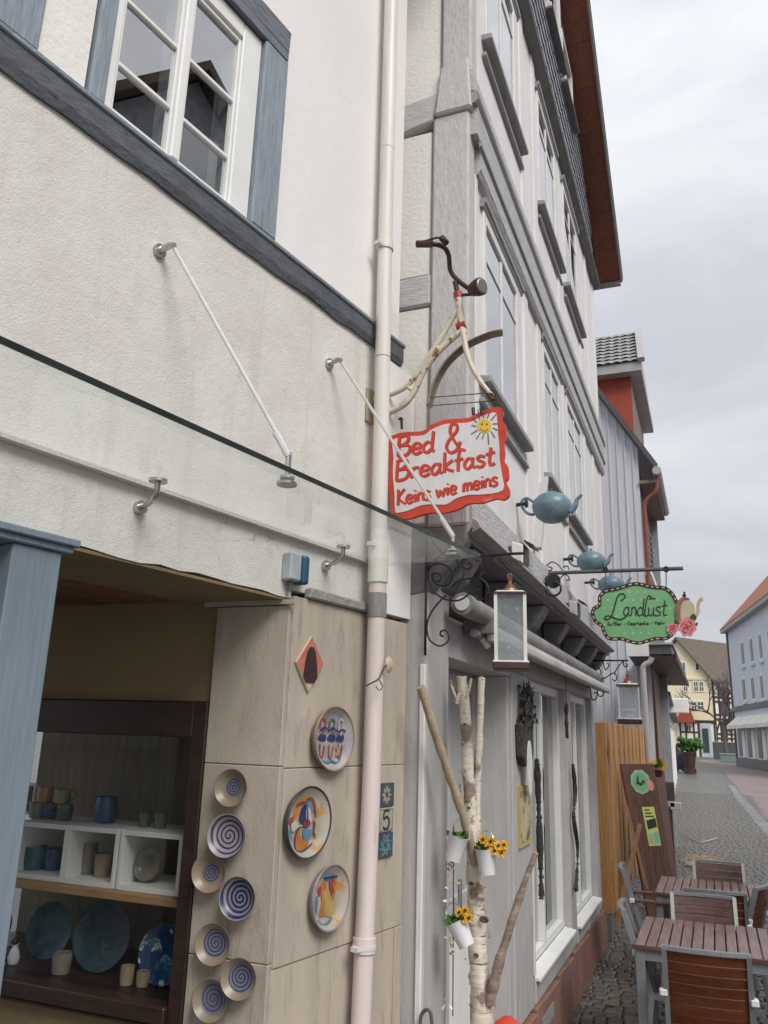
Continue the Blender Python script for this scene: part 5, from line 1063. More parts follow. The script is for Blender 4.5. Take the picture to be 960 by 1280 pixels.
# ---- wrought brackets with lanterns
def lantern(c, w_, h, label, Y):
    t = thing('hanging_lantern', (c.x, Y, c.z-h), label, 'lantern', 'hanging lanterns on the grey house')
    T = lambda a, b, d: Vector((c.x+a, Y+b, c.z+d))
    k = w_/2
    MB().box(c.x-k*1.22, c.x+k*1.22, Y-k*1.22, Y+k*1.22, c.z-h, c.z-h+w_*.22).build('base_tray', M['lantern_brown'], t, bevel=.004)
    MB().box(c.x-k*1.24, c.x+k*1.24, Y-k*1.24, Y+k*1.24, c.z-h+w_*.22, c.z-h+w_*.29).build('base_rim', M['lantern_white'], t, bevel=.003)
    for a, b in ((-1, -1), (1, -1), (1, 1), (-1, 1)):
        MB().box(c.x+a*k-.007, c.x+a*k+.007, Y+b*k-.007, Y+b*k+.007, c.z-h+w_*.29, c.z-w_*.12).build('corner_bar', M['lantern_white'], t)
    z0, z1 = c.z-h+w_*.29, c.z-w_*.12
    for q in ((-k+.008, k-.008, -k-.002, -k+.002), (-k+.008, k-.008, k-.002, k+.002)): MB().box(c.x+q[0], c.x+q[1], Y+q[2], Y+q[3], z0, z1).build('pane', M['milk_glass'], t)
    for q in (-k, k): MB().box(c.x+q-.002, c.x+q+.002, Y-k+.008, Y+k-.008, z0, z1).build('pane', M['milk_glass'], t)
    MB().box(c.x-k*1.2, c.x+k*1.2, Y-k*1.2, Y+k*1.2, z1, z1+w_*.07).build('top_plate', M['lantern_brown'], t)
    MB().hexa([T(a*k*e, b*k*e, d) for e, d in ((1.1, -w_*.05), (.85, w_*.02)) for a, b in ((-1, -1), (1, -1), (1, 1), (-1, 1))]).build('cap', M['lantern_white'], t)
    MB().lathe([(k*.55, 0), (k*.5, w_*.08), (k*.34, w_*.16), (k*.36, w_*.22), (k*.16, w_*.28), (k*.15, w_*.42), (k*.22, w_*.45), (0, w_*.52)], 14, lambda a, b, d: T(a, b, w_*.02+d)).build('chimney', M['copper'], t, smooth=True)
    t.rotation_euler.z = atan2(-c.x, Y)
    rg = w_*.07; MB().tube([T(rg*cos(q), 0, w_*.60+rg*sin(q)) for q in [2*pi*i/12 for i in range(12)]], .004, 6, closed=True).build('ring', M['copper'], t)
    return t
ca = onY(637.5, 741, 3.40); lantern(ca, .122, ca.z-onY(637, 838, 3.40).z, 'large white lantern with copper top hanging near the birch stems', 3.40)
def iron(name, label, Y, paths, r_, thick):
    t = thing(name, onY(*paths[0][0], Y), label, 'iron bracket', 'wrought iron lantern brackets')
    for k, p in enumerate(paths):
        pts = [onY(x, y, Y) for x, y in p]; MB().tube(smooth_path(pts, 4) if len(pts) > 2 else pts, r_*(1.5 if k < thick else 1), 6).build('bar' if k < thick else 'scroll', M['black_iron'], t, smooth=True)
    return t
Z6 = lambda L_: [(480+x/6, 660+y/6) for x, y in L_]
iron('wall_bracket', 'black scrolled iron bracket on the grey corner post', 3.41, [
    Z6([(318, 235), (308, 955)]), Z6([(310, 236), (640, 218), (900, 196), (1060, 190)]),
    Z6([(465, 505), (400, 570), (345, 650), (322, 740), (340, 835), (410, 884), (470, 860), (488, 810), (462, 770), (428, 775), (424, 805), (448, 812)]),
    Z6([(345, 250), (328, 330), (345, 420), (400, 500), (480, 540), (570, 540), (640, 490), (650, 460)]),
    Z6([(330, 330), (360, 280), (430, 270), (495, 305), (512, 370), (480, 425), (420, 432), (372, 400), (362, 350), (390, 338), (425, 355), (420, 395), (390, 400)]),
    Z6([(505, 440), (560, 400), (640, 378), (730, 385), (780, 440), (770, 510), (720, 542), (685, 515), (690, 470), (720, 470)]),
    Z6([(690, 445), (720, 385), (760, 300), (800, 235), (850, 205), (890, 250), (930, 300)]),
    Z6([(540, 240), (590, 300), (600, 360), (560, 430), (520, 520)]),
    Z6([(590, 245), (592, 285), (625, 310), (655, 290), (645, 262), (622, 270)]),
    Z6([(690, 240), (725, 260), (728, 330), (700, 400)])], .0042, 2)
Y2 = 8.5
c2_ = onY(785, 855, Y2); lantern(c2_, .19, c2_.z-onY(785, 905, Y2).z, 'smaller distant lantern hanging at the far end above the wooden fence', Y2)
Z8 = lambda L_: [(730+x/8, 800+y/8) for x, y in L_]
iron('wall_bracket', 'black scrolled iron bracket at the far end of the grey house', Y2, [
    Z8([(40, 205), (440, 205)]), Z8([(42, 200), (42, 480)]),
    Z8([(60, 480), (80, 590), (120, 590), (130, 530), (95, 530)]), Z8([(120, 470), (150, 560), (190, 550), (190, 500), (160, 510)]),
    Z8([(80, 300), (110, 290), (100, 260), (70, 270)]), Z8([(140, 250), (170, 330), (150, 380), (210, 380), (290, 330), (330, 370), (310, 410), (280, 390)]),
    Z8([(190, 215), (215, 300), (250, 250), (230, 230)]), Z8([(300, 340), (340, 270), (390, 215)]), Z8([(395, 215), (400, 260), (430, 265), (430, 235)])], .006, 2)
# ---- green shop sign on its bar
YL = 5.36
ls = thing('shop_sign', onY(795, 712, YL), 'green scalloped hanging sign reading Landlust with brown stitched border and teapot', 'sign')
MB().tube([onY(683, 716.5, YL), onY(854, 710.5, YL)], .013, 10).build('bar', M['grey_iron'], ls, smooth=True)
W6 = lambda L_: [(640+x/6, 580+y/6) for x, y in L_]
for q in ([(250, 700), (250, 830)], [(250, 770), (300, 735), (350, 760), (380, 800)], [(270, 770), (300, 780), (290, 800), (270, 795)], [(360, 860), (390, 830), (420, 840), (430, 870), (405, 868)], [(380, 775), (415, 765), (425, 790)]):
    pts = [onY(x, y, YL) for x, y in W6(q)]; MB().tube(smooth_path(pts, 4) if len(pts) > 2 else pts, .005, 6).build('scroll', M['grey_iron'], ls)
def L6(u, v, w_): return onY(740+u/6, 700+v/6, YL)+Vector((0, -w_, 0))
lo = [(5, 400), (18, 362), (58, 338), (58, 280), (98, 236), (165, 222), (225, 206), (300, 182), (365, 182), (425, 198), (480, 206), (545, 212), (598, 250), (628, 302), (650, 352), (664, 420), (640, 480), (618, 540), (560, 588), (480, 590), (420, 606), (350, 624), (280, 610), (220, 592), (130, 590), (92, 540), (72, 492), (28, 462)]
lp = [(p.x, p.y) for p in smooth_path([(a, b, 0) for a, b in lo], 4, True)]
MB().prism(lp, -.009, .003, L6).build('board', M['sign_green'], ls)
MB().ribbon(lo, 26, .0031, .0065, L6, 4, True).build('border', M['sign_brown'], ls)
m_ = MB(); P_ = smooth_path([(a, b, 0) for a, b in lo], 6, True)
for i in range(0, len(P_)-3, 4): m_.ribbon([(P_[i].x, P_[i].y), (P_[i+2].x, P_[i+2].y)], 8, .0066, .0076, L6, 1)
tag(m_.build('stitches', M['stitch'], ls), kind='stuff')
m_ = MB()
for i in range(9):
    for j in range(6):
        u, v = 90+i*62+(31 if j % 2 else 0), 240+j*62
        if ((u-330)/290)**2+((v-405)/180)**2 < .9: m_.prism([(u+11*cos(q), v+12*sin(q)) for q in [2*pi*k/8 for k in range(8)]], .0031, .0040, L6)
tag(m_.build('dots', M['sign_dot'], ls), kind='stuff')
fl = lambda u, v, w_: L6(u, -v, w_)
m_ = MB(); write(m_, 'L', fl, 118, -436, 262, -436, 168, 11, .0041, .0056); write(m_, 'and', fl, 236, -418, 398, -420, 128, 9, .0041, .0056); write(m_, 'l', fl, 388, -420, 428, -420, 150, 9, .0041, .0056); write(m_, 'ust', fl, 420, -420, 566, -416, 128, 9, .0041, .0056)
m_.ribbon([(425, 296), (450, 288), (478, 292)], 11, .0041, .0056, L6, 3, taper=True)
tag(m_.build('lettering', M['text_dark'], ls), label='dark script lettering Landlust')
m_ = MB(); write(m_, 'Kaffee - Geschenke - Mehr', fl, 118, -492, 548, -484, 27, 5, .0041, .0052, 2)
tag(m_.build('small_lettering', M['text_dark'], ls), kind='stuff')
# painted teapot, flowers
tp = MB().prism([(p.x, p.y) for p in smooth_path([(640, 330, 0), (655, 300, 0), (690, 280, 0), (730, 300, 0), (765, 340, 0), (775, 400, 0), (765, 460, 0), (700, 480, 0), (640, 470, 0), (625, 400, 0)], 4, True)], -.004, .008, L6).build('painted_pot', M['cream_pot'], ls)
MB().prism([(p.x, p.y) for p in smooth_path([(632, 330, 0), (660, 292, 0), (690, 278, 0), (738, 296, 0), (690, 304, 0), (668, 350, 0), (664, 420, 0), (672, 470, 0), (640, 470, 0), (622, 400, 0)], 4, True)], .0081, .0105, L6).build('pot_shade', M['copper'], tp)
MB().ribbon([(765, 430), (792, 400), (795, 340), (812, 300), (832, 292)], 26, -.003, .007, L6, 4).build('spout', M['cream_pot'], tp)
MB().prism([(682, 282), (676, 262), (686, 256), (684, 244), (692, 236), (702, 246), (698, 258), (708, 264), (700, 282)], -.003, .007, L6).build('knob', M['black_iron'], tp)
for (u, v, r1) in ((715, 505, 66), (604, 518, 42)):
    rose = MB().prism([(u+r1*(1+.10*sin(7*q))*cos(q), v+r1*(1+.10*sin(7*q))*1.08*sin(q)) for q in [2*pi*k/28 for k in range(28)]], .008, .014, L6).build('rose', M['rose'], ls)
    m_ = MB()
    for k in range(4):
        a0_ = k*1.6; m_.ribbon([(u+r1*.62*cos(a0_+q), v+r1*.66*sin(a0_+q)) for q in (0, .4, .8, 1.2)], r1*.12, .0141, .0165, L6, 3, taper=True)
        m_.ribbon([(u+r1*.34*cos(a0_+q+.7), v+r1*.36*sin(a0_+q+.7)) for q in (0, .5, 1)], r1*.12, .0141, .0165, L6, 3, taper=True)
    m_.prism([(u+r1*.2*cos(q), v+r1*.2*sin(q)) for q in [2*pi*k/8 for k in range(8)]], .0141, .0165, L6)
    tag(m_.build('petals', M['rose_dark'], rose), kind='stuff')
for q in ([(735, 432), (760, 405), (785, 430), (770, 460)], [(770, 480), (795, 470), (785, 500)], [(618, 470), (630, 446), (648, 470)]):
    MB().prism([(p.x, p.y) for p in smooth_path([(a, b, 0) for a, b in q], 3, True)], .006, .011, L6).build('leaf', M['leaf_dark'], ls)
for u in (100, 556):
    MB().tube([L6(u, 70, 0)+Vector((0, -.016, 0)), L6(u, 70, 0)+Vector((0, .016, 0))], .018, 10).build('bar_clamp', M['black_iron'], ls)
    MB().tube([L6(u, 80, 0), L6(u, 215, 0)], .0035, 6).build('hanger', M['grey_iron'], ls)
# ---- hangings on the shop front
def garland(name, pts, r0, label, cat='garland', n=700, Xo=None):
    t = thing(name, pts[-1], label, cat, 'dark hangings on the shop front')
    m_ = MB(); rg = random.Random(len(label))
    P = smooth_path(pts, 6); nP = len(P); m_.tube(P, [r0*(.25+.75*abs(sin(pi*2.5*i/nP))**.7)*rg.uniform(.8, 1.1) for i in range(nP)], 8)
    for i in range(n):
        p = P[rg.randrange(len(P))]; d = Vector((rg.uniform(-1, 1), rg.uniform(-1, 1), rg.uniform(-.8, .8))).normalized(); d.z = -abs(d.z)-.6; d.normalize(); q = p+d*r0*rg.uniform(.7, 1.15); e_ = d.orthogonal().normalized()*r0*.10; p = p+d.orthogonal()*rg.uniform(-.6, .6)*r0
        m_.add([p+d*r0*.2+e_*.5, p+d*r0*.2-e_*.5, q-e_, q+e_*.6+d*.004], [(0, 1, 2, 3)])
    b_ = m_.build('foliage', M['garland'], t)
    MB().tube([P[0]+Vector((0, 0, .32)), P[0]], .003, 5).build('cord', M['rust'], t)
    return t
def fx(px_, py_, x): return onX(px_, py_, x)
hx_ = XG+.035
hb_ = thing('hanging_board', fx(656, 955, hx_), 'dark hanging plaque with pale oval under a tuft of dry greenery', 'plaque')
y0 = fx(650, 920, hx_).y; y1 = fx(664, 920, hx_).y; zt = fx(656, 905, hx_).z; zb_ = fx(656, 958, hx_).z
MB().prism([(y0, zt), (y0+.02, zb_+.06), (y0+.1, zb_), (y1-.08, zb_), (y1, zb_+.08), (y1, zt)], XG+.002, XG+.05, lambda u, v, w_: Vector((w_, u, v))).build('plaque', M['garland'], hb_, bevel=.008)
MB().prism([((y0+y1)/2+.02+.075*cos(q), zt-.27+.17*sin(q)) for q in [2*pi*i/18 for i in range(18)]], XG+.0505, XG+.056, lambda u, v, w_: Vector((w_, u, v))).build('oval_face', M['frame_worn'], hb_)
m_ = MB(); rg = random.Random(9); cc = Vector((hx_, (y0+y1)/2, zt+.02))
for i in range(420):
    d = Vector((rg.uniform(-.02, .05), rg.uniform(-.15, .15), rg.uniform(-.03, .22))); d.y *= 1-d.z*2.5; e_ = Vector((0, rg.uniform(-1, 1), rg.uniform(-1, 1)))*.06; f_ = Vector((rg.uniform(-1, 1), rg.uniform(-1, 1), rg.uniform(-1, 1)))*.02
    m_.add([cc+d, cc+d+f_, cc+d+e_+f_*.5], [(0, 1, 2)])
tag(m_.build('dry_greenery', M['garland'], hb_), kind='stuff')
MB().tube([Vector((hx_, (y0+y1)/2, zt+.2)), Vector((hx_, (y0+y1)/2, 2.42))], .004, 6).build('cord', M['frame_worn'], hb_)
garland('garland', [fx(716, 955, hx_), fx(719, 990, hx_), fx(717, 1020, hx_), fx(722, 1060, hx_), fx(720, 1112, hx_)], .021, 'long dark garland on the pier between the two shop windows')
garland('garland', [fx(708, 880, hx_), fx(708, 900, hx_), fx(709, 920, hx_)], .018, 'short dark leaf pendant above the long garland')
garland('garland', [fx(671, 948, XG-.04), fx(673, 1000, XG-.04), fx(675, 1060, XG-.04), fx(677, 1120, XG-.04)], .026, 'dark garland inside the near edge of the first shop window')
cd_ = thing('notice_card', fx(655, 1058, XG+.01), 'narrow yellow framed poster on the grey pier under the plaque', 'poster')
y0 = fx(649, 1015, XG+.008).y; y1 = fx(663, 1015, XG+.008).y; zt = fx(655, 982, XG+.008).z; zb_ = fx(655, 1058, XG+.008).z
fT = lambda u, v, w_: Vector((XG+.001+w_, u, v))
MB().prism([(y0, zb_), (y1, zb_), (y1, zt), (y0, zt)], 0, .012, fT).build('frame', pm('card_frame', (.55, .40, .12), None, .5, 8, bump=.02), cd_)
MB().prism([(y0+.02, zb_+.03), (y1-.02, zb_+.03), (y1-.02, zt-.03), (y0+.02, zt-.03)], .0121, .014, fT).build('print', pm('card_print', (.42, .42, .28), (.55, .45, .22), .5, 16, bump=0, c3=(.16, .14, .09), s3=11, r3=(.5, .56)), cd_)
# ---- birch stems with flower buckets, standing by the door
bt = thing('birch_trunk', onY(600, 1280, 3.66).xyz*0+Vector((-1.0, 3.66, 0)), 'birch stems set upright as a stand by the grey door', 'birch trunk')
def bz(x, y, Y): return onY(x, y, Y)
bt_r = (onY(600, 1170, 3.66)-onY(612, 1170, 3.66)).length
main = [Vector((bz(603, 1280, 3.66).x+.01, 3.66, 0)), bz(603, 1280, 3.66), bz(598, 1200, 3.66), bz(596, 1140, 3.66), bz(593, 1090, 3.64), bz(590, 1040, 3.64), bz(586, 980, 3.64), bz(582, 900, 3.66), bz(577, 846, 3.66)]
MB().tube(smooth_path(main, 5), [bt_r*1.15]*6+[bt_r*(1.08-.022*i+.07*((i*7) % 3-1)) for i in range(15)]+[bt_r*(.72-.010*i+.035*((i*5) % 3-1)) for i in range(20)], 14).build('main_stem', M['birch'], bt, smooth=True)
MB().tube(smooth_path([bz(596, 1090, 3.68), bz(595, 1030, 3.70), bz(597, 960, 3.71), bz(600, 900, 3.72), bz(602, 847, 3.72)], 5), [.021, .022]*3+[.019]*8+[.016]*7, 10).build('side_stem', M['birch'], bt, smooth=True)
MB().tube(smooth_path([bz(594, 1080, 3.60), bz(582, 1030, 3.52), bz(562, 970, 3.44), bz(545, 920, 3.36), bz(526, 858, 3.28)], 5), [.018+.002*((i*5) % 3-1) for i in range(21)], 10).build('side_stem', pm('bark_pale', (.45, .36, .25), (.36, .28, .19), .8, 10, (3, 3, 14), bump=.3, c3=(.16, .11, .08), s3=5, r3=(.62, .7)), bt, smooth=True)
MB().tube(smooth_path([bz(612, 1255, 3.64), bz(622, 1210, 3.62), bz(640, 1150, 3.60), bz(655, 1105, 3.58), bz(670, 1066, 3.56)], 5), [.021]*7+[.016]*7+[.012]*7, 10).build('side_stem', pm('bark_brown', (.42, .33, .265), (.24, .17, .135), .8, 7, (2, 2, 8), bump=.3, c3=(.5, .42, .34), s3=4, r3=(.56, .62)), bt, smooth=True)
m_ = MB(); rg = random.Random(21)
for i in range(150):       # peeling curls of bark and stubs
    y_ = rg.uniform(860, 1270); p = bz(577+(y_-846)*.062, y_, 3.66-.03); q_ = .030+.024*(y_-860)/410; d = Vector((rg.choice((-1, 1, .3, -.4))*q_*rg.uniform(.8, 1.05), -.012, rg.uniform(-.03, .03))); e_ = Vector((rg.uniform(-.012, .012), rg.uniform(-.012, 0), rg.uniform(-.016, .016)))
    m_.add([p+d, p+d+e_, p+d+e_*.6+Vector((.006, -.01, .012))], [(0, 1, 2)])
tag(m_.build('bark_curls', M['birch'], bt), kind='stuff')
for q, r_ in (([(572, 876), (566, 862), (563, 850)], .006), ([(583, 872), (587, 860), (589, 848)], .006), ([(571, 880), (574, 866)], .008)): MB().tube([bz(x, y, 3.64) for x, y in q], r_, 6).build('twig', M['birch'], bt)
pot = MB().lathe([(0, 0), (.16, 0), (.20, .36), (.215, .36), (.215, .40), (.185, .40), (.18, .36), (0, .34)], 20, lambda a, b, d: Vector((main[0].x+a, 3.66+b, d)))
tag(pot.build('stand_pot', M['grey_dark']), 'dark pot holding the birch stems by the grey door', 'pot')
def bucket(px_, py_, Y, tilt, fl_, label):
    c = bz(px_, py_, Y); t = thing('flower_bucket', c, label, 'flower bucket', 'white flower buckets on the birch stems')
    R = Matrix.Rotation(tilt, 3, 'Y'); T = lambda a, b, d: c+R@Vector((a, b, d))
    MB().lathe([(0, -.05), (.033, -.05), (.044, .045), (.047, .05), (.043, .05), (.032, -.03), (0, -.035)], 18, T).build('bucket', M['enamel'], t, smooth=True)
    MB().lathe([(0, .03), (.04, .035)], 12, T).build('soil', M['joint'], t)
    MB().tube(smooth_path([T(-.045, 0, .045), T(-.03, .02, .10), T(.0, .03, .12), T(.03, .02, .10), T(.045, 0, .045)], 3), .002, 5).build('wire_handle', M['steel'], t)
    rg = random.Random(int(px_)); lf_ = MB()
    for i in range(34 if fl_ else 8):
        b_ = T(rg.uniform(-.03, .03), rg.uniform(-.03, .03), .045); d = Vector((rg.uniform(-1, 1), rg.uniform(-1, .6), rg.uniform(.3, 1.2))).normalized()*rg.uniform(.025, .055); s2 = d.cross(Vector((rg.uniform(-1, 1), rg.uniform(-1, 1), .3))).normalized()*.011
        lf_.add([b_, b_+d*.5+s2, b_+d, b_+d*.5-s2], [(0, 1, 2, 3)])
    tag(lf_.build('leaves', M['leaf'], t), kind='stuff')
    for (dx, dz) in fl_:
        f = c+Vector((dx, -.03, dz)); nn = Vector((rg.uniform(-.3, .4), -1, rg.uniform(0, .4))).normalized(); u_ = nn.orthogonal().normalized(); v_ = nn.cross(u_)
        m2 = MB()
        for k in range(5):
            q = 2*pi*k/5+.3; cp_ = f+(u_*cos(q)+v_*sin(q))*.010+nn*(.003*(k % 2))
            m2.add([cp_+(u_*cos(a)+v_*sin(a))*.0105+nn*.002*cos(a*2) for a in [2*pi*i/9 for i in range(9)]], [tuple(range(9))])
        bl = m2.build('blossom', M['pansy_yellow'], t)
        m3 = MB(); m3.add([f+nn*.0055+(u_*cos(a)*(.009 if i % 2 else .005)+v_*sin(a)*(.009 if i % 2 else .005)) for i, a in enumerate([2*pi*i/10 for i in range(10)])], [tuple(range(10))]); m3.build('dark_eye', M['pansy_dark'], bl)
    return t
bucket(570, 1060, 3.50, .25, [], 'white enamel bucket without flowers, upper left of the birch stem')
bucket(608, 1077, 3.56, -.08, [(.03, .085), (-.005, .09), (.06, .07), (.075, .045), (.085, .075), (.045, .05), (.015, .06)], 'white enamel bucket with yellow pansies right of the birch stem')
bucket(577, 1167, 3.54, -.5, [(.0, .085), (.025, .095), (.04, .07), (.015, .065)], 'tilted white bucket with yellow pansies low on the birch stem')
# dried garland of shells on a cord between the buckets
rk = random.Random(77); M['bark_knot'] = pm('bark_knot', (.15, .105, .08), (.08, .055, .045), .85, 25, bump=.5)
for o_ in [c for c in bt.children if 'stem' in c.name]:      # uneven bark: dents and swellings
    for v in o_.data.vertices:
        k = .0022 if 'main' not in o_.name else .0045
        v.co += Vector((rk.uniform(-k, k), rk.uniform(-k, k), rk.uniform(-k, k)*2))
for (x, y, r_) in ((604, 1150, .017), (585, 1010, .007), (594, 1195, .010), (580, 905, .006), (588, 1105, .009)):
    p = bz(x, y, 3.60); MB().lathe([(0, -.006), (r_*.6, -.004), (r_, 0), (r_*.7, .008), (r_*.35, .006), (0, .003)], 9, lambda a, b, d: p+Vector((a*1.3, -d*.8+.012, b*.9))).build('knot', M['bark_knot'], bt, smooth=True)
gl_ = thing('shell_string', bz(566, 1215, 3.5), 'dried flowers and shells on a cord beside the birch stem', 'garland')
MB().tube([bz(567, 1030, 3.52), bz(566, 1270, 3.52)], .0025, 5).build('cord', M['rust'], gl_)
rg = random.Random(31)
for (x, y, n_) in ((564, 1088, 14), (565, 1185, 16), (562, 1120, 3), (561, 1255, 3)):
    m_ = MB()
    for i in range(n_):
        p = bz(x+rg.uniform(-5, 5), y+rg.uniform(-14, 14), 3.51); d = Vector((rg.uniform(-1, 1), rg.uniform(-1, 0), rg.uniform(-1, 1)))*.018; e_ = d.orthogonal().normalized()*.006
        m_.add([p, p+d+e_, p+d*1.3, p+d-e_, p+d*.6+Vector((0, -.008, 0))], [(0, 1, 4), (1, 2, 4), (2, 3, 4), (3, 0, 4)])
    tag(m_.build('dried_flowers', M['straw'] if n_ > 5 else M['enamel'], gl_), kind='stuff')
hk = thing('door_hook', bz(535, 1266, 3.40), 'curled grey iron hook at the foot of the corner post', 'hook')
MB().tube(smooth_path([bz(x, y, 3.40) for x, y in ((525, 1280), (527, 1268), (533, 1262), (538, 1266), (540, 1280))], 4), .007, 8).build('hook', M['grey_iron'], hk, smooth=True)
ht = thing('red_watering_can', Vector((bz(630, 1275, 3.62).x, 3.62, .40)), 'red rounded metal can behind the foot of the birch stem', 'can')
cc = bz(629, 1300, 3.62)
MB().lathe([(0, -.16), (.06, -.16), (.065, .0), (.055, .06), (.02, .085), (0, .09)], 18, lambda a, b, d: cc+Vector((a+.02, b, d))).build('body', M['red'], ht, smooth=True)
# ================================================================== TABLES AND CHAIRS
def slab_table(name, y0, y1, x0, x1, label):
    t = thing(name, ((x0+x1)/2, (y0+y1)/2, 0), label, 'table', 'slatted tables on the setts')
    H = .75; w_ = .068; x = x0; i = 0
    AL = M['alu']
    while x+w_ < x1+.001:
        MB().box(x+.004, x+w_-.004, y0, y1, H-.022+random.uniform(-.0015, .0015), H).build('slat', M['table_slat'], t, bevel=.004); x += w_
    MB().box(x0-.012, x1+.012, y0-.0125, y0-.001, H-.03, H-.003).build('edge_strip', M['chair_slat'], t, bevel=.003)
    for a, b, c, d in ((x0, x1, y0+.01, y0+.045), (x0, x1, y1-.045, y1-.01), (x0, x0+.035, y0+.046, y1-.046), (x1-.035, x1, y0+.046, y1-.046)): MB().box(a, b, c, d, H-.095, H-.024).build('apron', AL, t, bevel=.003)
    for a, b in ((x0+.001, y0+.004), (x1-.061, y0+.004), (x0+.001, y1-.064), (x1-.061, y1-.064)): MB().box(a, a+.06, b, b+.06, 0, H-.024).build('leg', AL, t, bevel=.006)
    return t
slab_table('garden_table', 5.86, 6.76, -.565, .88, 'nearer slatted brown table with grey metal legs')
slab_table('garden_table', 7.86, 8.76, -.565, .88, 'farther slatted brown table with grey metal legs')
def make_chair(slat, label, stile=None):
    """local: seat faces +y, back at -y"""
    t = thing('garden_chair', (0, 0, 0), label, 'chair', 'metal framed slatted garden chairs'); W = .43; AL = M['alu']
    lean = .14
    def bk(z): return -.24-(max(z-.42, 0))*lean/.46
    for s in (-1, 1):
        MB().bar((s*W/2, -.30, 0), (s*W/2, bk(.42), .42), .03, .04, (0, 1, 0)).build('rear_leg', AL, t, bevel=.004)
        st = MB(); P = [Vector((s*W/2, bk(z), z)) for z in (.42, .6, .75, .905)]
        for a, b in zip(P, P[1:]): st.bar(a, b, .026, .04, (0, 1, 0))
        st.build('back_stile', stile or (M['alu'] if slat is M['chair_slat_red'] else M['alu_light']), t)
        MB().bar((s*W/2, .25, 0), (s*W/2, .22, .65), .03, .04, (0, 1, 0)).build('front_leg', AL, t, bevel=.004)
        MB().box(s*W/2-.03, s*W/2+.03, -.30, .26, .652, .676).build('armrest', slat, t, bevel=.005)
        MB().box(s*(W/2+.016)-.021, s*(W/2+.016)+.021, -.345, -.302, .645, .682).build('arm_cap', M['frame_white'], t, bevel=.006)
        MB().box(s*W/2-.012, s*W/2+.012, -.24, .22, .40, .435).build('seat_rail', AL, t)
    MB().box(-W/2+.015, W/2-.015, .20, .225, .40, .435).build('seat_rail', AL, t)
    MB().box(-W/2+.015, W/2-.015, -.245, -.22, .40, .435).build('seat_rail', AL, t)
    for i in range(7): MB().box(-W/2+.014, W/2-.014, -.21+i*.06, -.21+i*.06+.05, .437, .453).build('seat_slat', slat, t)
    n = 7; z0 = .505
    for i in range(n):
        z = z0+i*.055; m_ = MB(); pts = 7; vs = []
        for k in range(pts):
            u = -1+2*k/(pts-1); x = u*(W/2-.014); dy = -.026*(1-u*u)
            for zz in (z, z+.051):
                for th in (-.007, .007): vs.append(Vector((x, bk(zz)+dy+th, zz)))
        fs = [(0, 1, 3, 2), ((pts-1)*4, (pts-1)*4+2, (pts-1)*4+3, (pts-1)*4+1)]
        for k in range(pts-1):
            a = k*4; b = a+4; fs += [(a, a+2, b+2, b), (a+1, b+1, b+3, a+3), (a+2, a+3, b+3, b+2), (a, b, b+1, a+1)]
        m_.add(vs, fs); m_.build('back_slat', slat, t)
    m_ = MB(); pts = [Vector((u*(W/2+.005), bk(.9)-.026*(1-u*u), .902)) for u in (-1, -.66, -.33, 0, .33, .66, 1)]
    for a, b in zip(pts, pts[1:]): m_.bar(a, b, .034, .02)
    m_.build('top_rail', AL, t)
    return t
ch = make_chair(M['chair_slat'], 'x'); chr_ = make_chair(M['chair_slat_red'], 'x'); chs = make_chair(M['chair_slat'], 'x', M['alu'])
def place(src, px_, py_, rz, label, used=[]):
    # (px_, py_) is the middle of the top rail on the photograph; the rail stands .905 high
    c = src if src.name not in used else copy_tree(src); used.append(src.name)
    p = onZ(px_, py_, .912); off = Matrix.Rotation(rz, 3, 'Z') @ Vector((0, -.385-.026, 0))
    c.location = (p.x-off.x, p.y-off.y, 0); c.rotation_euler = (0, 0, rz); c['label'] = label; c['category'] = 'chair'; c['group'] = 'metal framed slatted garden chairs'
    return c
place(chr_, 882, 1188, 0.05, 'garden chair with glossy red-brown back, nearest, turned away at the near table')
place(ch, 878, 1117, pi+.03, 'garden chair on the far side of the near table, its back to the far table')
place(chr_, 893, 1113, .04, 'red-brown chair tucked under the near side of the far table')
place(ch, 897, 1076, pi+.03, 'garden chair at the far side of the far table')
place(chs, 775, 1129, -pi/2+.1, 'garden chair seen side-on at the left end of the near table')
place(chs, 775, 1081, -pi/2+.1, 'garden chair seen side-on at the left end of the far table')
place(chr_, 958, 1106, pi/2-.3, 'red-brown chair cut by the right edge of the picture at the far table')
# ================================================================== FENCE, BOARDS AND SMALL THINGS BEHIND THE TABLES
FY, FX_ = 9.32, -1.085
fn = thing('wooden_fence', (FX_, 11, .2), 'orange-brown vertical plank fence beyond the end of the grey house', 'fence')
xs = [-1.78, -1.62, -1.46, -1.33, -1.21, FX_]
for i, (a, b) in enumerate(zip(xs, xs[1:])): MB().box(a+.003, b-.003, FY, FY+.025, .26+.01*(i % 2), 2.175).build('plank', M['fence_wood'], fn, bevel=.003)
y = FY+.03; i = 0
while y < 14.4:
    w_ = .30 if i else .22; o_ = .0 if i % 2 else .022
    MB().box(FX_-.022-o_, FX_-o_, y, y+w_-.03, .24, 2.19-.012*(i % 3)).build('plank', M['fence_wood'], fn, bevel=.003); y += w_; i += 1
MB().box(FX_-.09, FX_-.045, FY+.03, 14.3, 1.8, 1.88).build('rail', M['batten_wood'], fn)
MB().box(FX_-.09, FX_-.045, FY+.03, 14.3, .5, .58).build('rail', M['batten_wood'], fn)
MB().box(-1.7, FX_-.03, FY+.03, FY+.3, 0, .22).build('footing', M['grey_dark'], fn)
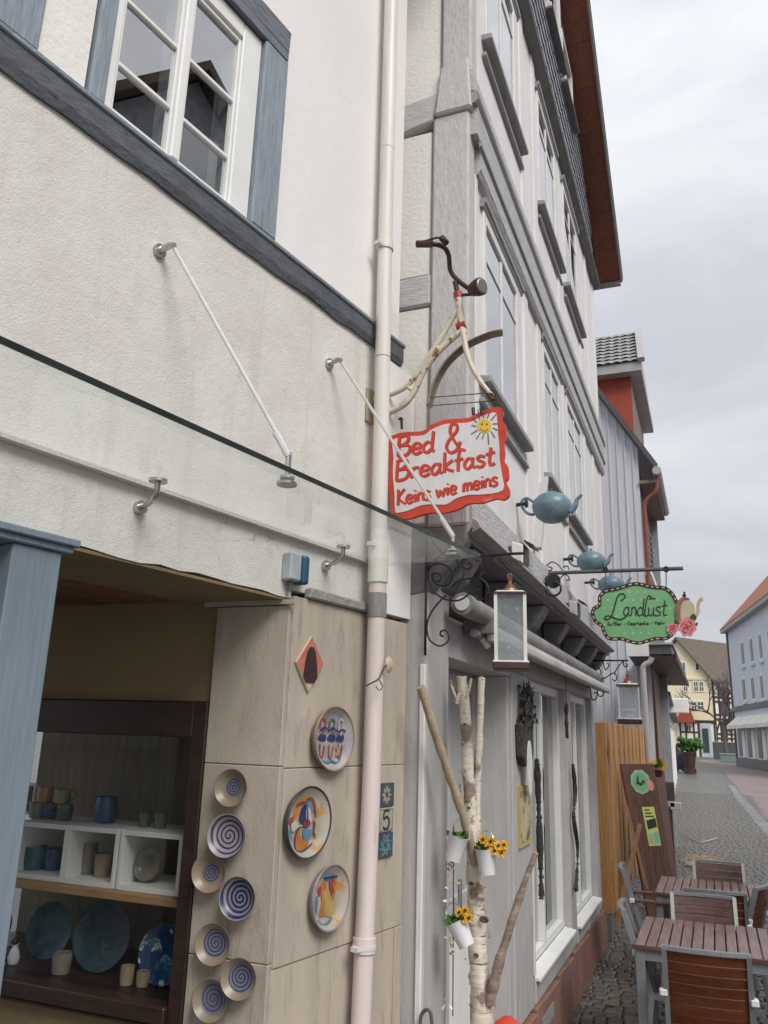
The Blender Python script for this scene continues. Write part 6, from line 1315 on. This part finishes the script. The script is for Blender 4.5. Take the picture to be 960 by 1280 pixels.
# nest box with little roof on the fence corner
nb0 = onY(785, 905, FY-.05)
nx = thing('nest_box', nb0, 'small white and grey bird box standing on top of the wooden fence', 'bird box')
MB().box(nb0.x-.045, nb0.x+.05, FY-.06, FY+.05, 2.18, 2.30).build('box', M['siding'], nx)
MB().box(nb0.x-.07, nb0.x+.075, FY-.09, FY+.08, 2.302, 2.325).build('roof', M['frame_white'], nx)
MB().box(nb0.x-.05, nb0.x+.085, FY-.07, FY+.06, 2.165, 2.179).build('base', M['black_iron'], nx)
# leaning display board
def leaning(name, corners, th, mat, label, cat, n=4):
    """corners TL TR BR BL in space; boards side by side"""
    t = thing(name, corners[3], label, cat); TL, TR, BR, BL = corners; nn = (TR-TL).cross(BL-TL).normalized()*th
    for i in range(n):
        a, b = i/n+.003, (i+1)/n-.003; p = [BL.lerp(BR, a), BL.lerp(BR, b), TL.lerp(TR, b), TL.lerp(TR, a)]
        MB().hexa([p[0], p[1], p[1]+nn, p[0]+nn, p[3], p[2], p[2]+nn, p[3]+nn]).build('plank', mat, t)
    return t, TL, TR, BR, BL, nn
TL, TR = onY(776, 955, 10.15), onY(817, 955, 10.45)
BL, BR = onY(813, 1150, 9.95), onY(850, 1142, 10.25)
BL.z = BR.z = .02
lb_, *_c = leaning('display_board', [TL, TR, BR, BL], .03, M['board_wood'], 'tall dark brown board leaning by the fence with a round green sticker', 'board')
nn = _c[-1]; sg_ = -1 if nn.y > 0 else 1
def LB(u, v, w_): return (TL.lerp(TR, u)).lerp(BL.lerp(BR, u), v)+nn.normalized()*(w_ if sg_ > 0 else -w_)
def LBo(o): return lambda u, v, w_: LB(u, v, w_+(.03 if sg_ > 0 else 0)+o)
q = LBo(.001)
def ell(cu, cv, ru, rv, n=22, wob=0): return [(cu+ru*(1+wob*sin(9*t))*cos(t), cv+rv*(1+wob*sin(9*t))*sin(t)) for t in [2*pi*i/n for i in range(n)]]
MB().prism(ell(.50, .115, .30, .078, 36, .04), 0, .004, q).build('round_sticker', M['sign_dot'], lb_)
MB().prism(ell(.50, .115, .24, .062), .0042, .006, q).build('sticker_face', M['sign_green'], lb_)
MB().prism(ell(.78, .14, .10, .035, 16, .1), .0042, .008, q).build('sticker_rose', M['rose'], lb_)
m_ = MB(); m_.ribbon([(.36, .13), (.44, .10), (.42, .085), (.40, .12), (.52, .13), (.56, .11), (.62, .125)], .02, .0062, .0072, q, 3); m_.build('sticker_script', M['text_dark'], lb_)
po = MB().prism([(.40, .275), (.78, .275), (.80, .515), (.42, .515)], 0, .004, q).build('poster', M['paper_yellow'], lb_)
MB().prism([(.46, .36), (.76, .345), (.77, .40), (.47, .415)], .0042, .006, q).build('print_block', M['ink'], po)
MB().prism([(.46, .44), (.58, .44), (.58, .50), (.46, .50)], .0042, .006, q).build('print_block', M['sign_dot'], po)
MB().prism([(.62, .43), (.76, .43), (.76, .50), (.62, .50)], .0042, .006, q).build('print_block', pm('print_teal', (.25, .5, .42), None, .5, 9, bump=0), po)
for k in range(3): MB().prism([(.46, .29+k*.02), (.62+.05*k, .29+k*.02), (.62+.05*k, .298+k*.02), (.46, .298+k*.02)], .0042, .006, q).build('print_line', M['ink'], po)
TL2, TR2 = onY(817, 958, 10.8), onY(832, 1000, 11.2); BR2, BL2 = onY(851, 1130, 10.9), onY(838, 1136, 10.5); BR2.z = BL2.z = .02; TR2.z = TL2.z
leaning('side_board', [TL2, TR2, BR2, BL2], .03, pm('board_red', (.15, .05, .035), (.1, .035, .025), .45, 6, (6, 6, .6), bump=.1), 'narrow reddish board standing just behind the leaning brown board', 'board', 2)
st_ = thing('wooden_prop', onZ(776, 1150, 0), 'light wooden batten propped against the leaning board', 'batten')
MB().bar(Vector((onZ(776, 1150, .02).x, 9.75, .02)), onY(800, 1030, 10.05), .05, .03, (0, 1, 0)).build('batten', M['batten_wood'], st_)
MB().bar(onY(783, 1006, 10.1), Vector((onY(809, 1112, 9.9).x, 9.9, onY(809, 1112, 9.9).z)), .03, .02, (0, 1, 0)).build('batten', M['batten_wood'], st_)
sh_ = thing('step_shelf', onY(838, 1010, 11.4), 'small grey stepped shelf on the edge of the leaning boards', 'shelf')
for (a, b, c, d) in ((826, 842, 978, 1001), (826, 843, 1001, 1008), (838, 851, 1004, 1012)):
    p0, p1 = onY(a, d, 11.4), onY(b, c, 11.4); MB().box(p0.x, p1.x, 11.4, 11.55, p0.z, p1.z).build('board', M['grey_iron'] if d < 1002 else M['frame_worn'], sh_, bevel=.004)
MB().box(onY(829, 1012, 11.4).x, onY(840, 1012, 11.4).x, 11.42, 11.5, 0, onY(829, 1008, 11.4).z).build('leg', M['board_wood'], sh_)
fp = onY(822, 968, 10.7); fpt = thing('pansy_pot', fp, 'small pot of yellow pansies on top of the leaning boards', 'flower pot')
MB().lathe([(0, -.03), (.05, -.03), (.07, .05), (0, .05)], 14, lambda a, b, d: fp+Vector((a, b, d))).build('pot', M['lantern_brown'], fpt, smooth=True)
rg = random.Random(6)
m_ = MB(); m2 = MB()
for i in range(26):
    f = fp+Vector((rg.uniform(-.09, .09), rg.uniform(-.08, .05), rg.uniform(.05, .17))); n3 = Vector((rg.uniform(-.5, .5), -1, rg.uniform(-.2, .7))).normalized(); u_ = n3.orthogonal().normalized()*.028; v_ = n3.cross(u_)
    (m_ if i % 3 else m2).add([f+u_*cos(a)+v_*sin(a) for a in [2*pi*k/7 for k in range(7)]], [tuple(range(7))])
tag(m_.build('blossoms', M['pansy_yellow'], fpt), kind='stuff'); tag(m2.build('leaves', M['leaf'], fpt), kind='stuff')
# straw coil and pale cane lying on the setts
sc = onZ(880, 1078, .02); sw = thing('straw_heap', sc, 'round heap of pale straw lying on the wet setts behind the chairs', 'straw')
m_ = MB(); rg = random.Random(14)
for i in range(900):
    a = rg.uniform(0, 6.28); r_ = .36*sqrt(rg.random()); p = sc+Vector((cos(a)*r_*.75, sin(a)*r_*2.2, rg.uniform(0, .05)*(1-r_))); d = Vector((rg.uniform(-1, 1), rg.uniform(-1, 1), rg.uniform(-.1, .3))).normalized()*.09
    m_.tube([p, p+d*.5+Vector((0, 0, .012)), p+d], .0035, 3, False)
tag(m_.build('straws', M['straw'], sw), kind='stuff')
cn = [onZ(x, y, .03) for x, y in ((853, 1043), (862, 1046), (874, 1052), (884, 1051), (897, 1047))]
tag(MB().tube(smooth_path(cn, 4), .010, 6).build('cane', M['straw']), 'thin pale bent cane lying on the setts beyond the straw', 'cane')
# ================================================================== HOUSES DOWN THE STREET
def onP(x, y, p0, nrm): d = ray(x, y); return EYE+d*((Vector(p0)-EYE).dot(nrm)/d.dot(nrm))
M['brown_wall'] = pm('brown_wall', (.22, .17, .15), (.18, .14, .125), .85, 3, bump=.15)
M['red_pipe'] = pm('red_pipe', (.24, .075, .05), (.19, .06, .04), .45, 6, bump=.03)
M['louvre'] = pm('louvre', (.30, .33, .35), (.24, .265, .285), .6, 6, bump=.05)
M['tile_grey'] = pm('tile_grey', (.33, .325, .32), (.25, .245, .24), .7, 7, bump=.2, vary=.1)
M['fascia'] = pm('fascia', (.42, .40, .40), (.36, .34, .34), .6, 5, bump=.05)
# ---- grey boarded house with red downpipe
GYc, GX = 15.0, -.945
C = thing('boarded_house', (-2, GYc, 0), 'grey house clad in vertical boards with a steep verge and red downpipe', 'house')
def vz(x): return 6.95+(-.703-x)*1.69
x = -3.4; i = 0
while x < GX-.01:
    w_ = .105 if i % 2 == 0 else .035; x1 = min(x+w_, GX)
    o_ = .0 if i % 2 == 0 else -.018
    MB().hexa([Vector(v) for v in ((x, GYc+o_, 0), (x1, GYc+o_, 0), (x1, GYc+.05, 0), (x, GYc+.05, 0), (x, GYc+o_, vz(x)-.05), (x1, GYc+o_, vz(x1)-.05), (x1, GYc+.05, vz(x1)-.05), (x, GYc+.05, vz(x)-.05))]).build('cladding_board', M['siding'], C)
    x = x1; i += 1
MB().box(GX-.2, GX-.005, GYc+.052, 17.7, 0, 6.9).build('street_wall', M['brown_wall'], C)
ra, rb = Vector((-.60, 14.86, vz(-.60))), Vector((-3.5, 14.86, vz(-3.5)))
MB().hexa([ra, ra+Vector((0, 3.0, 0)), ra+Vector((0, 3.0, .16)), ra+Vector((0, 0, .16)), rb, rb+Vector((0, 3.0, 0)), rb+Vector((0, 3.0, .16)), rb+Vector((0, 0, .16))]).build('roof', M['roof_grey'], C)
MB().tube([Vector((-.62, 14.84, 6.80)), Vector((-.62, 17.9, 6.80))], .08, 10).build('gutter', M['fascia'], C, smooth=True)
MB().box(-.94, -.64, 14.95, 17.8, 6.60, 6.66).build('eave_board', M['brown_wall'], C)
MB().tube(smooth_path([Vector((-.64, 15.0, 6.75)), Vector((-.66, 15.0, 6.45)), Vector((-.86, 15.0, 6.25)), Vector((-.885, 15.0, 5.9)), Vector((-.885, 15.0, 4.6)), Vector((-.93, 15.0, 4.1))], 4), .04, 10).build('downpipe', M['red_pipe'], C, smooth=True)
MB().box(GX-.01, GX+.14, 17.7, 17.9, 0, 6.9).build('corner_strip', M['louvre'], C)
for z0, z1, y0, y1 in ((5.35, 6.15, 15.35, 16.2), (4.05, 4.75, 15.4, 16.2), (5.35, 6.15, 16.5, 17.3)):
    sh = MB().box(GX-.004, GX+.03, y0, y0+.06, z0, z1).box(GX-.004, GX+.03, y1-.06, y1, z0, z1).build('shutter', M['louvre'], C)
    z = z0+.06
    while z < z1-.05: MB().bar((GX+.03, y0+.06, z), (GX+.03, y1-.06, z), .07, .02, (.5, 0, 1)).build('louvre_slat', M['louvre'], sh); z += .12
MB().box(GX-.004, GX+.10, 15.3, 17.4, 4.95, 5.05).build('sill_band', M['frame_white'], C)
# ---- red rendered building with hipped dormer behind it
D = thing('red_dormer_building', (-1.8, 20, 0), 'red rendered gabled building with a grey tiled hipped top behind the boarded house', 'house')
MB().box(-2.6, -1.262, 19, 22.8, 0, 10.75).build('wall', M['red_render'], D)
MB().box(-1.2615, -1.25, 19.0, 22.8, 8.6, 10.75).build('side_cladding', M['brown_wall'], D)
MB().hexa([Vector(v) for v in ((-2.9, 18.7, 10.62), (-.98, 18.7, 10.62), (-.98, 23.1, 10.62), (-2.9, 23.1, 10.62), (-2.9, 18.7, 10.85), (-.98, 18.7, 10.85), (-.98, 23.1, 10.85), (-2.9, 23.1, 10.85))]).build('fascia', M['fascia'], D)
a = [Vector(v) for v in ((-2.9, 18.68, 10.86), (-1.0, 18.68, 10.86), (-1.12, 20.2, 12.4), (-2.9, 20.2, 12.4))]
MB().add([*a, Vector((-1.0, 23.1, 10.86)), Vector((-1.12, 21.6, 12.4)), Vector((-2.9, 21.6, 12.4)), Vector((-2.9, 23.1, 10.86))], [(0, 1, 2, 3), (1, 4, 5, 2), (4, 7, 6, 5), (3, 2, 5, 6), (0, 3, 6, 7)]).build('roof', M['tile_grey'], D)
for r_ in range(9):
    for c_ in range(9):
        u0, u1 = c_/9, (c_+.96)/9; v0, v1 = r_/9, (r_+1.12)/9
        P = lambda u, v: (a[0].lerp(a[1], u)).lerp(a[3].lerp(a[2], u), v)
        up = Vector((0, -.03, .025)); m_ = MB(); m_.add([P(u0, v0)+up, P((u0+u1)/2, v0)+up*1.5, P(u1, v0)+up*.6, P(u1, v1), P((u0+u1)/2, v1)+up*.3, P(u0, v1)], [(0, 1, 4, 5), (1, 2, 3, 4)])
        m_.build('roof_tile', M['tile_grey'], D)
MB().bar(a[1]+Vector((.03, -.04, .0)), a[2]+Vector((.03, -.04, .04)), .16, .12).build('verge_strip', M['fascia'], D)
MB().box(-2.3, -2.05, 18.66, 18.9, 10.9, 11.6).build('vent_pipe', M['frame_worn'], D)
# ---- dark canopy over a doorway, with grey downpipe
K = thing('dark_porch_roof', (-1, 14, 2.6), 'dark brown flat porch roof with grey edge beyond the wooden fence', 'porch roof')
KY = 13.5
def kx(x, y): p = onY(x, y, KY); return p.x, p.z
k0, kz = kx(787, 822); k1, _ = kx(845, 822)
MB().hexa([Vector(v) for v in ((k0, KY, kz), (k1, KY, kz), (k1-.02, 20.5, kz), (k0-.2, 20.5, kz), (k0, KY, kz+.05), (k1, KY, kz+.05), (k1-.02, 20.5, kz+.05), (k0-.2, 20.5, kz+.05))]).build('soffit', M['lantern_brown'], K)
MB().box(k1-.02, k1+.01, KY-.02, 20.5, kz-.03, kz+.06).build('edge_board', M['lantern_brown'], K)
a, za = kx(811, 820); b, zb = kx(839, 806); MB().box(a, b, KY-.02, 20, kz+.052, zb).build('edge', M['grey_iron'], K)
MB().box(a-.02, b+.03, KY-.06, 20, zb+.002, zb+.03).build('roofing', M['fascia'], K)
a, za = kx(784, 821); b, zb = kx(811, 805); MB().box(a, b, KY-.10, KY-.03, za, zb).build('sign_box', M['frame_white'], K)
MB().tube(smooth_path([Vector((*kx(815, 822)[:1], KY-.05, kx(815, 822)[1])), Vector((kx(812, 828)[0], KY-.05, kx(812, 828)[1])), Vector((kx(805, 833)[0], KY-.05, kx(805, 833)[1])), Vector((kx(804.5, 845)[0], KY-.05, kx(804.5, 845)[1])), Vector((kx(808, 905)[0], KY-.05, kx(808, 905)[1])), Vector((kx(809, 920)[0], KY-.05, .2))], 4), .045, 10).build('downpipe', M['grey_paint'], K, smooth=True)
MB().box(kx(816, 880)[0], kx(819, 880)[0], KY+.1, KY+.2, 0, kz).build('post', M['lantern_brown'], K)
# ---- low pale shop row
E0, E1 = Vector((-1.17, 20, 0)), Vector((-2.1, 50, 0)); ed = (E1-E0).normalized(); en = Vector((-ed.y, ed.x, 0))*-1
FE = lambda s, n_, z: E0+ed*s+Vector((ed.y, -ed.x, 0))*n_+Vector((0, 0, z))
H = thing('shop_row', E0, 'low pale shop front with dark eaves running down the left of the street', 'shop')
MB().box(0, 30, -3, 0, 0, 3.0, FE).build('wall', M['panel_plaster'], H)
MB().box(-.1, 30.2, -3, .32, 3.0, 3.09, FE).build('eaves', M['grey_iron'], H)
MB().prism([(-3.2, 3.09), (.3, 3.09), (-1.4, 4.3)], 0, 30, lambda u, v, w_: FE(w_, u, v)).build('roof', M['tile_grey'], H)
for k in range(7):
    s = .8+k*4.1; f = MB().box(s, s+2.2, 0, .04, .3, 2.5, FE).build('shop_window', M['louvre'] if k % 2 else M['frame_white'], H)
    for j in range(2): MB().box(s+.12+j*1.05, s+1.05+j*1.05, .041, .05, .6, 2.3, FE).build('pane', M['glass'], f)
    MB().box(s+2.6, s+2.75, 0, .08, 0, 3.0, FE).build('pilaster', M['frame_white'], H)
    MB().box(s-.05, s+2.3, .0, .12, 2.55, 2.7, FE).build('shutter_box', M['fascia'], H)
p0, p1 = onY(832, 891, 26), onY(860, 873, 26)
wsn = thing('projecting_sign', (p0.x, 26, p0.z), 'blank white projecting sign over the pale shop row', 'sign')
MB().box(p0.x, p1.x, 26, 26.12, p0.z, p1.z).build('panel', M['frame_white'], wsn, bevel=.02); MB().tube([Vector((p0.x-.3, 26.06, p1.z-.1)), Vector((p0.x, 26.06, p1.z-.1))], .03, 6).build('arm', M['black_iron'], wsn)
# ---- planters and covered cart in the street
def crown(name, mat, c, rx, rz, n, leaf, parent, seed):
    m_ = MB(); rg = random.Random(seed)
    for i in range(n):
        d = Vector((rg.gauss(0, 1), rg.gauss(0, 1), rg.gauss(0, 1))).normalized()*(rg.random()**.4); p = Vector(c)+Vector((d.x*rx, d.y*rx, d.z*rz)); u_ = Vector((rg.uniform(-1, 1), rg.uniform(-1, 1), rg.uniform(-1, 1))).normalized()*leaf; v_ = u_.orthogonal().normalized()*leaf*.5
        m_.add([p-u_, p+v_, p+u_, p-v_], [(0, 1, 2, 3)])
    return tag(m_.build(name, mat, parent), kind='stuff')
pb = onZ(863, 967, 0); pl1 = thing('street_planter', pb, 'tall brown street planter with a leafy green shrub', 'planter')
MB().lathe([(0, 0), (.38, 0), (.38, .3), (.30, .32), (.42, 1.25), (.46, 1.25), (.46, 1.35), (0, 1.33)], 14, lambda u, v, d: pb+Vector((u, v, d))).build('tub', M['lantern_brown'], pl1)
crown('shrub', M['leaf'], pb+Vector((.0, 0, 1.7)), .6, .40, 420, .13, pl1, 3)
for k in range(9):
    a_ = k*.75; crown('shrub_sprig', M['leaf'], pb+Vector((cos(a_)*.62+.1, sin(a_)*.5, 1.75+.38*((k*3) % 4)/3)), .26, .16, 90, .12, pl1, 30+k)
pc = onZ(847, 964, 0); pl2 = thing('covered_stand', pc, 'dark blue covered stand with red flowers on top beside the planter', 'stand')
M['navy_cover'] = pm('navy_cover', (.012, .016, .035), (.008, .01, .02), .6, 4, bump=.2)
MB().lathe([(0, .12), (.48, .12), (.55, .5), (.52, 1.1), (.42, 1.35), (0, 1.4)], 12, lambda u, v, d: pc+Vector((u, v, d))).build('cover', M['navy_cover'], pl2)
for k in range(4): MB().tube([pc+Vector((.35*cos(k*1.57), .35*sin(k*1.57), 0)), pc+Vector((.35*cos(k*1.57), .35*sin(k*1.57), .13))], .06, 8).build('foot', M['black_iron'], pl2)
crown('flowers', M['red'], pc+Vector((-.1, 0, 1.62)), .35, .18, 160, .08, pl2, 4); crown('leaves', M['leaf_dark'], pc+Vector((-.1, 0, 1.45)), .4, .2, 160, .08, pl2, 5)
pw = onZ(914, 950, 0)
for (x, y, w_, h, lab, mt) in ((909, 949, 3.2, 2.0, 'grey planter wall at the end of the street beneath the bare tree', 'grey_iron'), (911, 953, 1.6, .8, 'low pale green trough in front of the grey planter wall', 'sign_dot')):
    c = onZ(x, y, 0); t = thing('planter_wall' if w_ > 2 else 'trough', c, lab, 'planter')
    MB().box(c.x-w_/2, c.x+w_/2, c.y, c.y+.8, 0, h).build('body', M[mt] if mt != 'sign_dot' else pm('trough_green', (.20, .30, .26), None, .7, 5, bump=.05), t, bevel=.03); MB().box(c.x-w_/2-.06, c.x+w_/2+.06, c.y-.06, c.y+.86, h+.002, h+.1).build('rim', M['fascia'], t)
# ---- yellow gabled house with half-timbered wing
M['yellow_wall'] = pm('yellow_wall', (.80, .71, .50), (.76, .67, .46), .85, .5, bump=.1)
M['roof_brown'] = pm('roof_brown', (.145, .12, .095), (.105, .085, .068), .8, 3.5, bump=.2)
M['far_timber'] = pm('far_timber', (.06, .04, .035), None, .8, 3, bump=0)
M['far_white'] = pm('far_white', (.80, .77, .70), (.74, .71, .64), .85, .7, bump=0)
M['far_pane'] = pm('far_pane', (.07, .075, .085), (.045, .05, .055), .35, .6, bump=0, spec=.3)
YY = 125.
Yh = thing('yellow_house', (-2, YY, 0), 'tall yellow gabled house with brown roof and half-timbered wing closing the street', 'house')
def yz(x, y): p = onY(x, y, YY); return p.x, p.z
ap = yz(846, 799); er = yz(890, 849); slopeY = (ap[1]-er[1])/(er[0]-ap[0]); el = (2*ap[0]-er[0], er[1])
rd = Vector((5.6, 7.5, 0))
MB().prism([(el[0], 0), (er[0], 0), er, ap, el], YY, YY+.3, lambda u, v, w_: Vector((u, w_, v))).build('gable_wall', M['yellow_wall'], Yh)
A_, E_, L_ = Vector((ap[0], YY, ap[1])), Vector((er[0], YY, er[1])), Vector((el[0], YY, el[1]))
def slab(name, mat, p, th, par):
    up = Vector((0, 0, th)); return MB().hexa([*p, *[q+up for q in p]]).build(name, mat, par)
ov = (E_-A_).normalized()*.5; fo = Vector((-.2, -.5, 0))
slab('roof', M['roof_brown'], [A_+fo, E_+ov+fo, E_+ov+rd*1.5, A_+rd*1.5], .3, Yh)
ovl = (L_-A_).normalized()*.5
slab('roof', M['roof_brown'], [A_+fo, L_+ovl+fo, L_+ovl+rd*1.5, A_+rd*1.5], .3, Yh)
wn_ = Vector((rd.y, -rd.x, 0)).normalized()
wl = MB(); wl.add([Vector((er[0]-.02, YY+.02, 0)), Vector((er[0], YY, 0))+rd*1.4, Vector((er[0], YY, er[1]))+rd*1.4, Vector((er[0]-.02, YY+.02, er[1]))], [(0, 1, 2, 3)]); wl.build('wing_wall', M['far_white'], Yh)
m_ = MB(); B0 = Vector((er[0], YY, 0)); rl = rd.length*1.4; ru = rd.normalized()
fw = lambda s, z: B0+ru*s+wn_*.03+Vector((0, 0, z))
for z in (.3, 2.6, 3.2, 5.2, 5.8, 7.6, 8.2, er[1]-.15): m_.bar(fw(0, z), fw(rl, z), .2, .26, wn_)
for k in range(13): m_.bar(fw(k*rl/12, 0), fw(k*rl/12, er[1]), .2, .24, wn_)
for k in range(0, 12, 3): m_.bar(fw(k*rl/12, 3.2), fw((k+1)*rl/12, 5.2), .2, .2, wn_)
tag(m_.build('timbers', M['far_timber'], Yh), kind='stuff')
for k in (1, 2, 4, 5, 7):
    for z in (3.5, 6.0, 8.4): MB().hexa([fw(k*rl/12+a*.95+.2, z+b)+wn_*c for c in (.02, .08) for a, b in ((0, 0), (1, 0), (1, 1.4), (0, 1.4))]).build('window', M['far_pane'], Yh)
def far_window(x0, x1, y0, y1, cols=2, rows=2):
    a, z1 = yz(x0, y0); b, z0 = yz(x1, y1); w_ = MB().box(a-.12, b+.12, YY-.08, YY, z0-.12, z1+.12).build('window', M['far_white'], Yh)
    for i in range(cols):
        for j in range(rows):
            u0 = a+(b-a)*i/cols+.06; u1 = a+(b-a)*(i+1)/cols-.06; v0 = z0+(z1-z0)*j/rows+.06; v1 = z0+(z1-z0)*(j+1)/rows-.06; MB().box(u0, u1, YY-.12, YY-.081, v0, v1).build('pane', M['far_pane'], w_)
far_window(847, 857, 828, 839, 3, 1); far_window(869, 874, 829, 838, 1, 1)
for x0, x1 in ((854, 860), (867, 873), (874, 880)): far_window(x0, x1, 852, 864)
for x0, x1 in ((864, 871), (872, 880)): far_window(x0, x1, 877, 887)
MB().box(el[0], er[0]+.1, YY-.15, YY-.01, yz(870, 847)[1]-.3, yz(870, 847)[1]).build('string_course', M['yellow_wall'], Yh)
gz = yz(870, 901)[1]
MB().box(yz(846, 900)[0], er[0]+.05, YY-.12, YY-.01, 0, gz).build('ground_floor', M['far_white'], Yh)
m_ = MB()
for x in (850, 857, 867, 873, 893): m_.box(yz(x, 920)[0], yz(x, 920)[0]+.22, YY-.18, YY-.121, 0, gz)
m_.box(yz(846, 900)[0], er[0]+.1, YY-.22, YY-.121, gz-.3, gz+.1)
for y in (915, 927): m_.box(yz(850, y)[0], yz(873, y)[0], YY-.17, YY-.121, yz(860, y)[1]-.12, yz(860, y)[1]+.1)
tag(m_.build('timbers', M['far_timber'], Yh), kind='stuff')
far_window(858, 864, 906, 916, 2, 1)
a, z1 = yz(875, 904); b, z0 = yz(891, 944); dr = MB().box(a, b, YY-.25, YY-.13, 0, z1).build('shop_door', pm('pale_blue', (.50, .60, .64), None, .5, 3, bump=0), Yh)
MB().box(a+.2, a+1.0, YY-.30, YY-.251, .6, z1-.7).build('pane', M['far_pane'], dr)
a, z0 = yz(845, 903); b, z1 = yz(868, 886); MB().prism([(a, z0), (b, z0), (b-.6, z1), (a+.9, z1)], YY-1.2, YY-.25, lambda u, v, w_: Vector((u, w_, v))).build('porch_roof', M['red_render'], Yh)
# ---- pale blue house on the right
M['blue_wall'] = pm('blue_wall', (.63, .68, .76), (.59, .64, .72), .8, .6, bump=.05)
M['roof_orange'] = pm('roof_orange', (.44, .18, .095), (.33, .13, .07), .8, 1.2, bump=.3)
P0, P1 = Vector((1.95, 84, 0)), Vector((5.2, 62, 0)); bd = (P1-P0).normalized(); bn = Vector((bd.y, -bd.x, 0)); bn = bn if bn.x < 0 else -bn
bL = (P1-P0).length; BZ = 12.6
Bh = thing('blue_house', P0, 'pale blue three-storey house with orange tiled roof on the right of the street', 'house')
FB = lambda s, n_, z: P0+bd*s+bn*n_+Vector((0, 0, z))
MB().box(0, bL+6, -8, 0, 0, BZ, FB).build('wall', M['blue_wall'], Bh)
MB().prism([(.6, BZ-.1), (-4.2, BZ+5.2), (-9, BZ-.1)], -.6, bL+6, lambda u, v, w_: FB(w_, u, v)).build('roof', M['roof_orange'], Bh)
MB().box(-.5, bL+6, .0, .55, BZ-.45, BZ-.11, FB).build('eaves', M['fascia'], Bh)
MB().box(-.12, .22, .0, .14, 0, BZ-.46, FB).build('corner_pipe', M['grey_iron'], Bh)
def onB(x, y): p = onP(x, y, P0, bn); return (p-P0).dot(bd), p.z
def bwin(x0, x1, y0, y1, arch=True):
    s0, zt = onB(x0, y0); s1, zb = onB(x1, y1); s0, s1 = min(s0, s1), max(s0, s1)
    w_ = MB().box(s0-.2, s1+.2, 0, .03, zb-.2, zt+.2, FB).build('window', M['far_white'], Bh); MB().box(s0, s1, .031, .04, zb, zt, FB).build('pane', M['far_pane'], w_); MB().box(s0+(s1-s0)*.46, s0+(s1-s0)*.54, .041, .05, zb, zt, FB).build('mullion', M['far_white'], w_); MB().box(s0-.3, s1+.3, .0, .15, zb-.4, zb-.201, FB).build('sill', M['blue_wall'], w_)
for k in range(5):
    x = 926.5+k*11.2; bwin(x-.5, x+5, 805-k*5.2, 829-k*3.6); bwin(x+1.2, x+6.8, 850-k*2.2, 874-k*1.2)
s0, zc = onB(935, 884); MB().box(.2, bL+6, 0, .2, zc-.2, zc+.2, FB).build('string_course', M['grey_iron'], Bh)
_, za = onB(935, 905)
for k in range(7):
    s = 1.0+k*4.2; MB().prism([(0, za+.7), (.9, za-.1), (.9, za-.4), (0, za-.3)], s, s+4.0, lambda u, v, w_: FB(w_, u, v)).build('awning', M['far_white'], Bh)
    MB().box(s+.3, s+1.9, .0, .06, .9, za-.5, FB).build('shop_pane', M['far_pane'], Bh); MB().box(s+2.4, s+3.6, .0, .12, .8, za-.5, FB).build('pilaster', M['far_white'], Bh)
MB().box(.3, bL+6, .0, .15, 0, .75, FB).build('plinth', M['grey_iron'], Bh)
# ---- bare tree
tb = Vector((onY(908, 945, 108).x, 108, 0))
bt2 = thing('bare_tree', tb, 'leafless street tree in front of the half-timbered wing', 'tree')
rg = random.Random(17); trunk = MB(); br_ = MB()
def grow(mb_, p, d, ln, r_, lvl):
    q = p+d*ln; mb_.tube([p, (p+q)/2+Vector((rg.uniform(-.1, .1), 0, rg.uniform(-.1, .1)))*ln*.4, q], [r_, r_*.85, r_*.68], 6, False)
    if lvl == 0: return
    for k in range(3 if lvl > 1 else 2):
        v = (d+Vector((rg.uniform(-.95, .95), rg.uniform(-.5, .5), rg.uniform(-.25, .45)))).normalized(); grow(br_, q if k else p+d*ln*.8, v, ln*rg.uniform(.62, .85), r_*.66, lvl-1)
M['far_bark'] = pm('far_bark', (.13, .11, .10), None, .85, 3, bump=0)
grow(trunk, tb, Vector((-.02, 0, 1)), 3.6, .26, 0)
for k in range(5): grow(br_, tb+Vector((0, 0, 3.4+.25*k)), Vector((rg.uniform(-.9, .6), rg.uniform(-.4, .4), rg.uniform(.5, 1))).normalized(), 2.3, .13, 4)
trunk.build('trunk', M['far_bark'], bt2); tag(br_.build('crown', M['far_bark'], bt2), kind='stuff')
# ---- house across the street, seen mirrored in the upper window
O = thing('slate_hung_house', (9, 6, 0), 'dark slate-hung gabled house across the street, mirrored in the upper window', 'house')
MB().prism([(2.4, 0), (9.8, 0), (9.8, 8.0), (6.1, 11.7), (2.4, 8.0)], 5.6, 12, lambda u, v, w_: Vector((w_, u, v))).build('wall', M['slate'], O)
for s in (1, -1):
    e0 = Vector((5.3, 6.1, 11.75)); e1 = Vector((5.3, 6.1+s*4.2, 7.55)); slab('roof', M['roof_brown'], [e0, e1, e1+Vector((7, 0, 0)), e0+Vector((7, 0, 0))], .18, O)
for y0, z0 in ((5.75, 9.7), (3.4, 5.6), (5.6, 5.6), (7.8, 5.6), (3.4, 2.4), (5.6, 2.4), (7.8, 2.4)):
    f = MB().box(5.55, 5.599, y0, y0+.8, z0, z0+1.1).build('window', M['frame_white'], O); MB().box(5.53, 5.549, y0+.08, y0+.72, z0+.08, z0+1.02).build('pane', M['glass'], f)
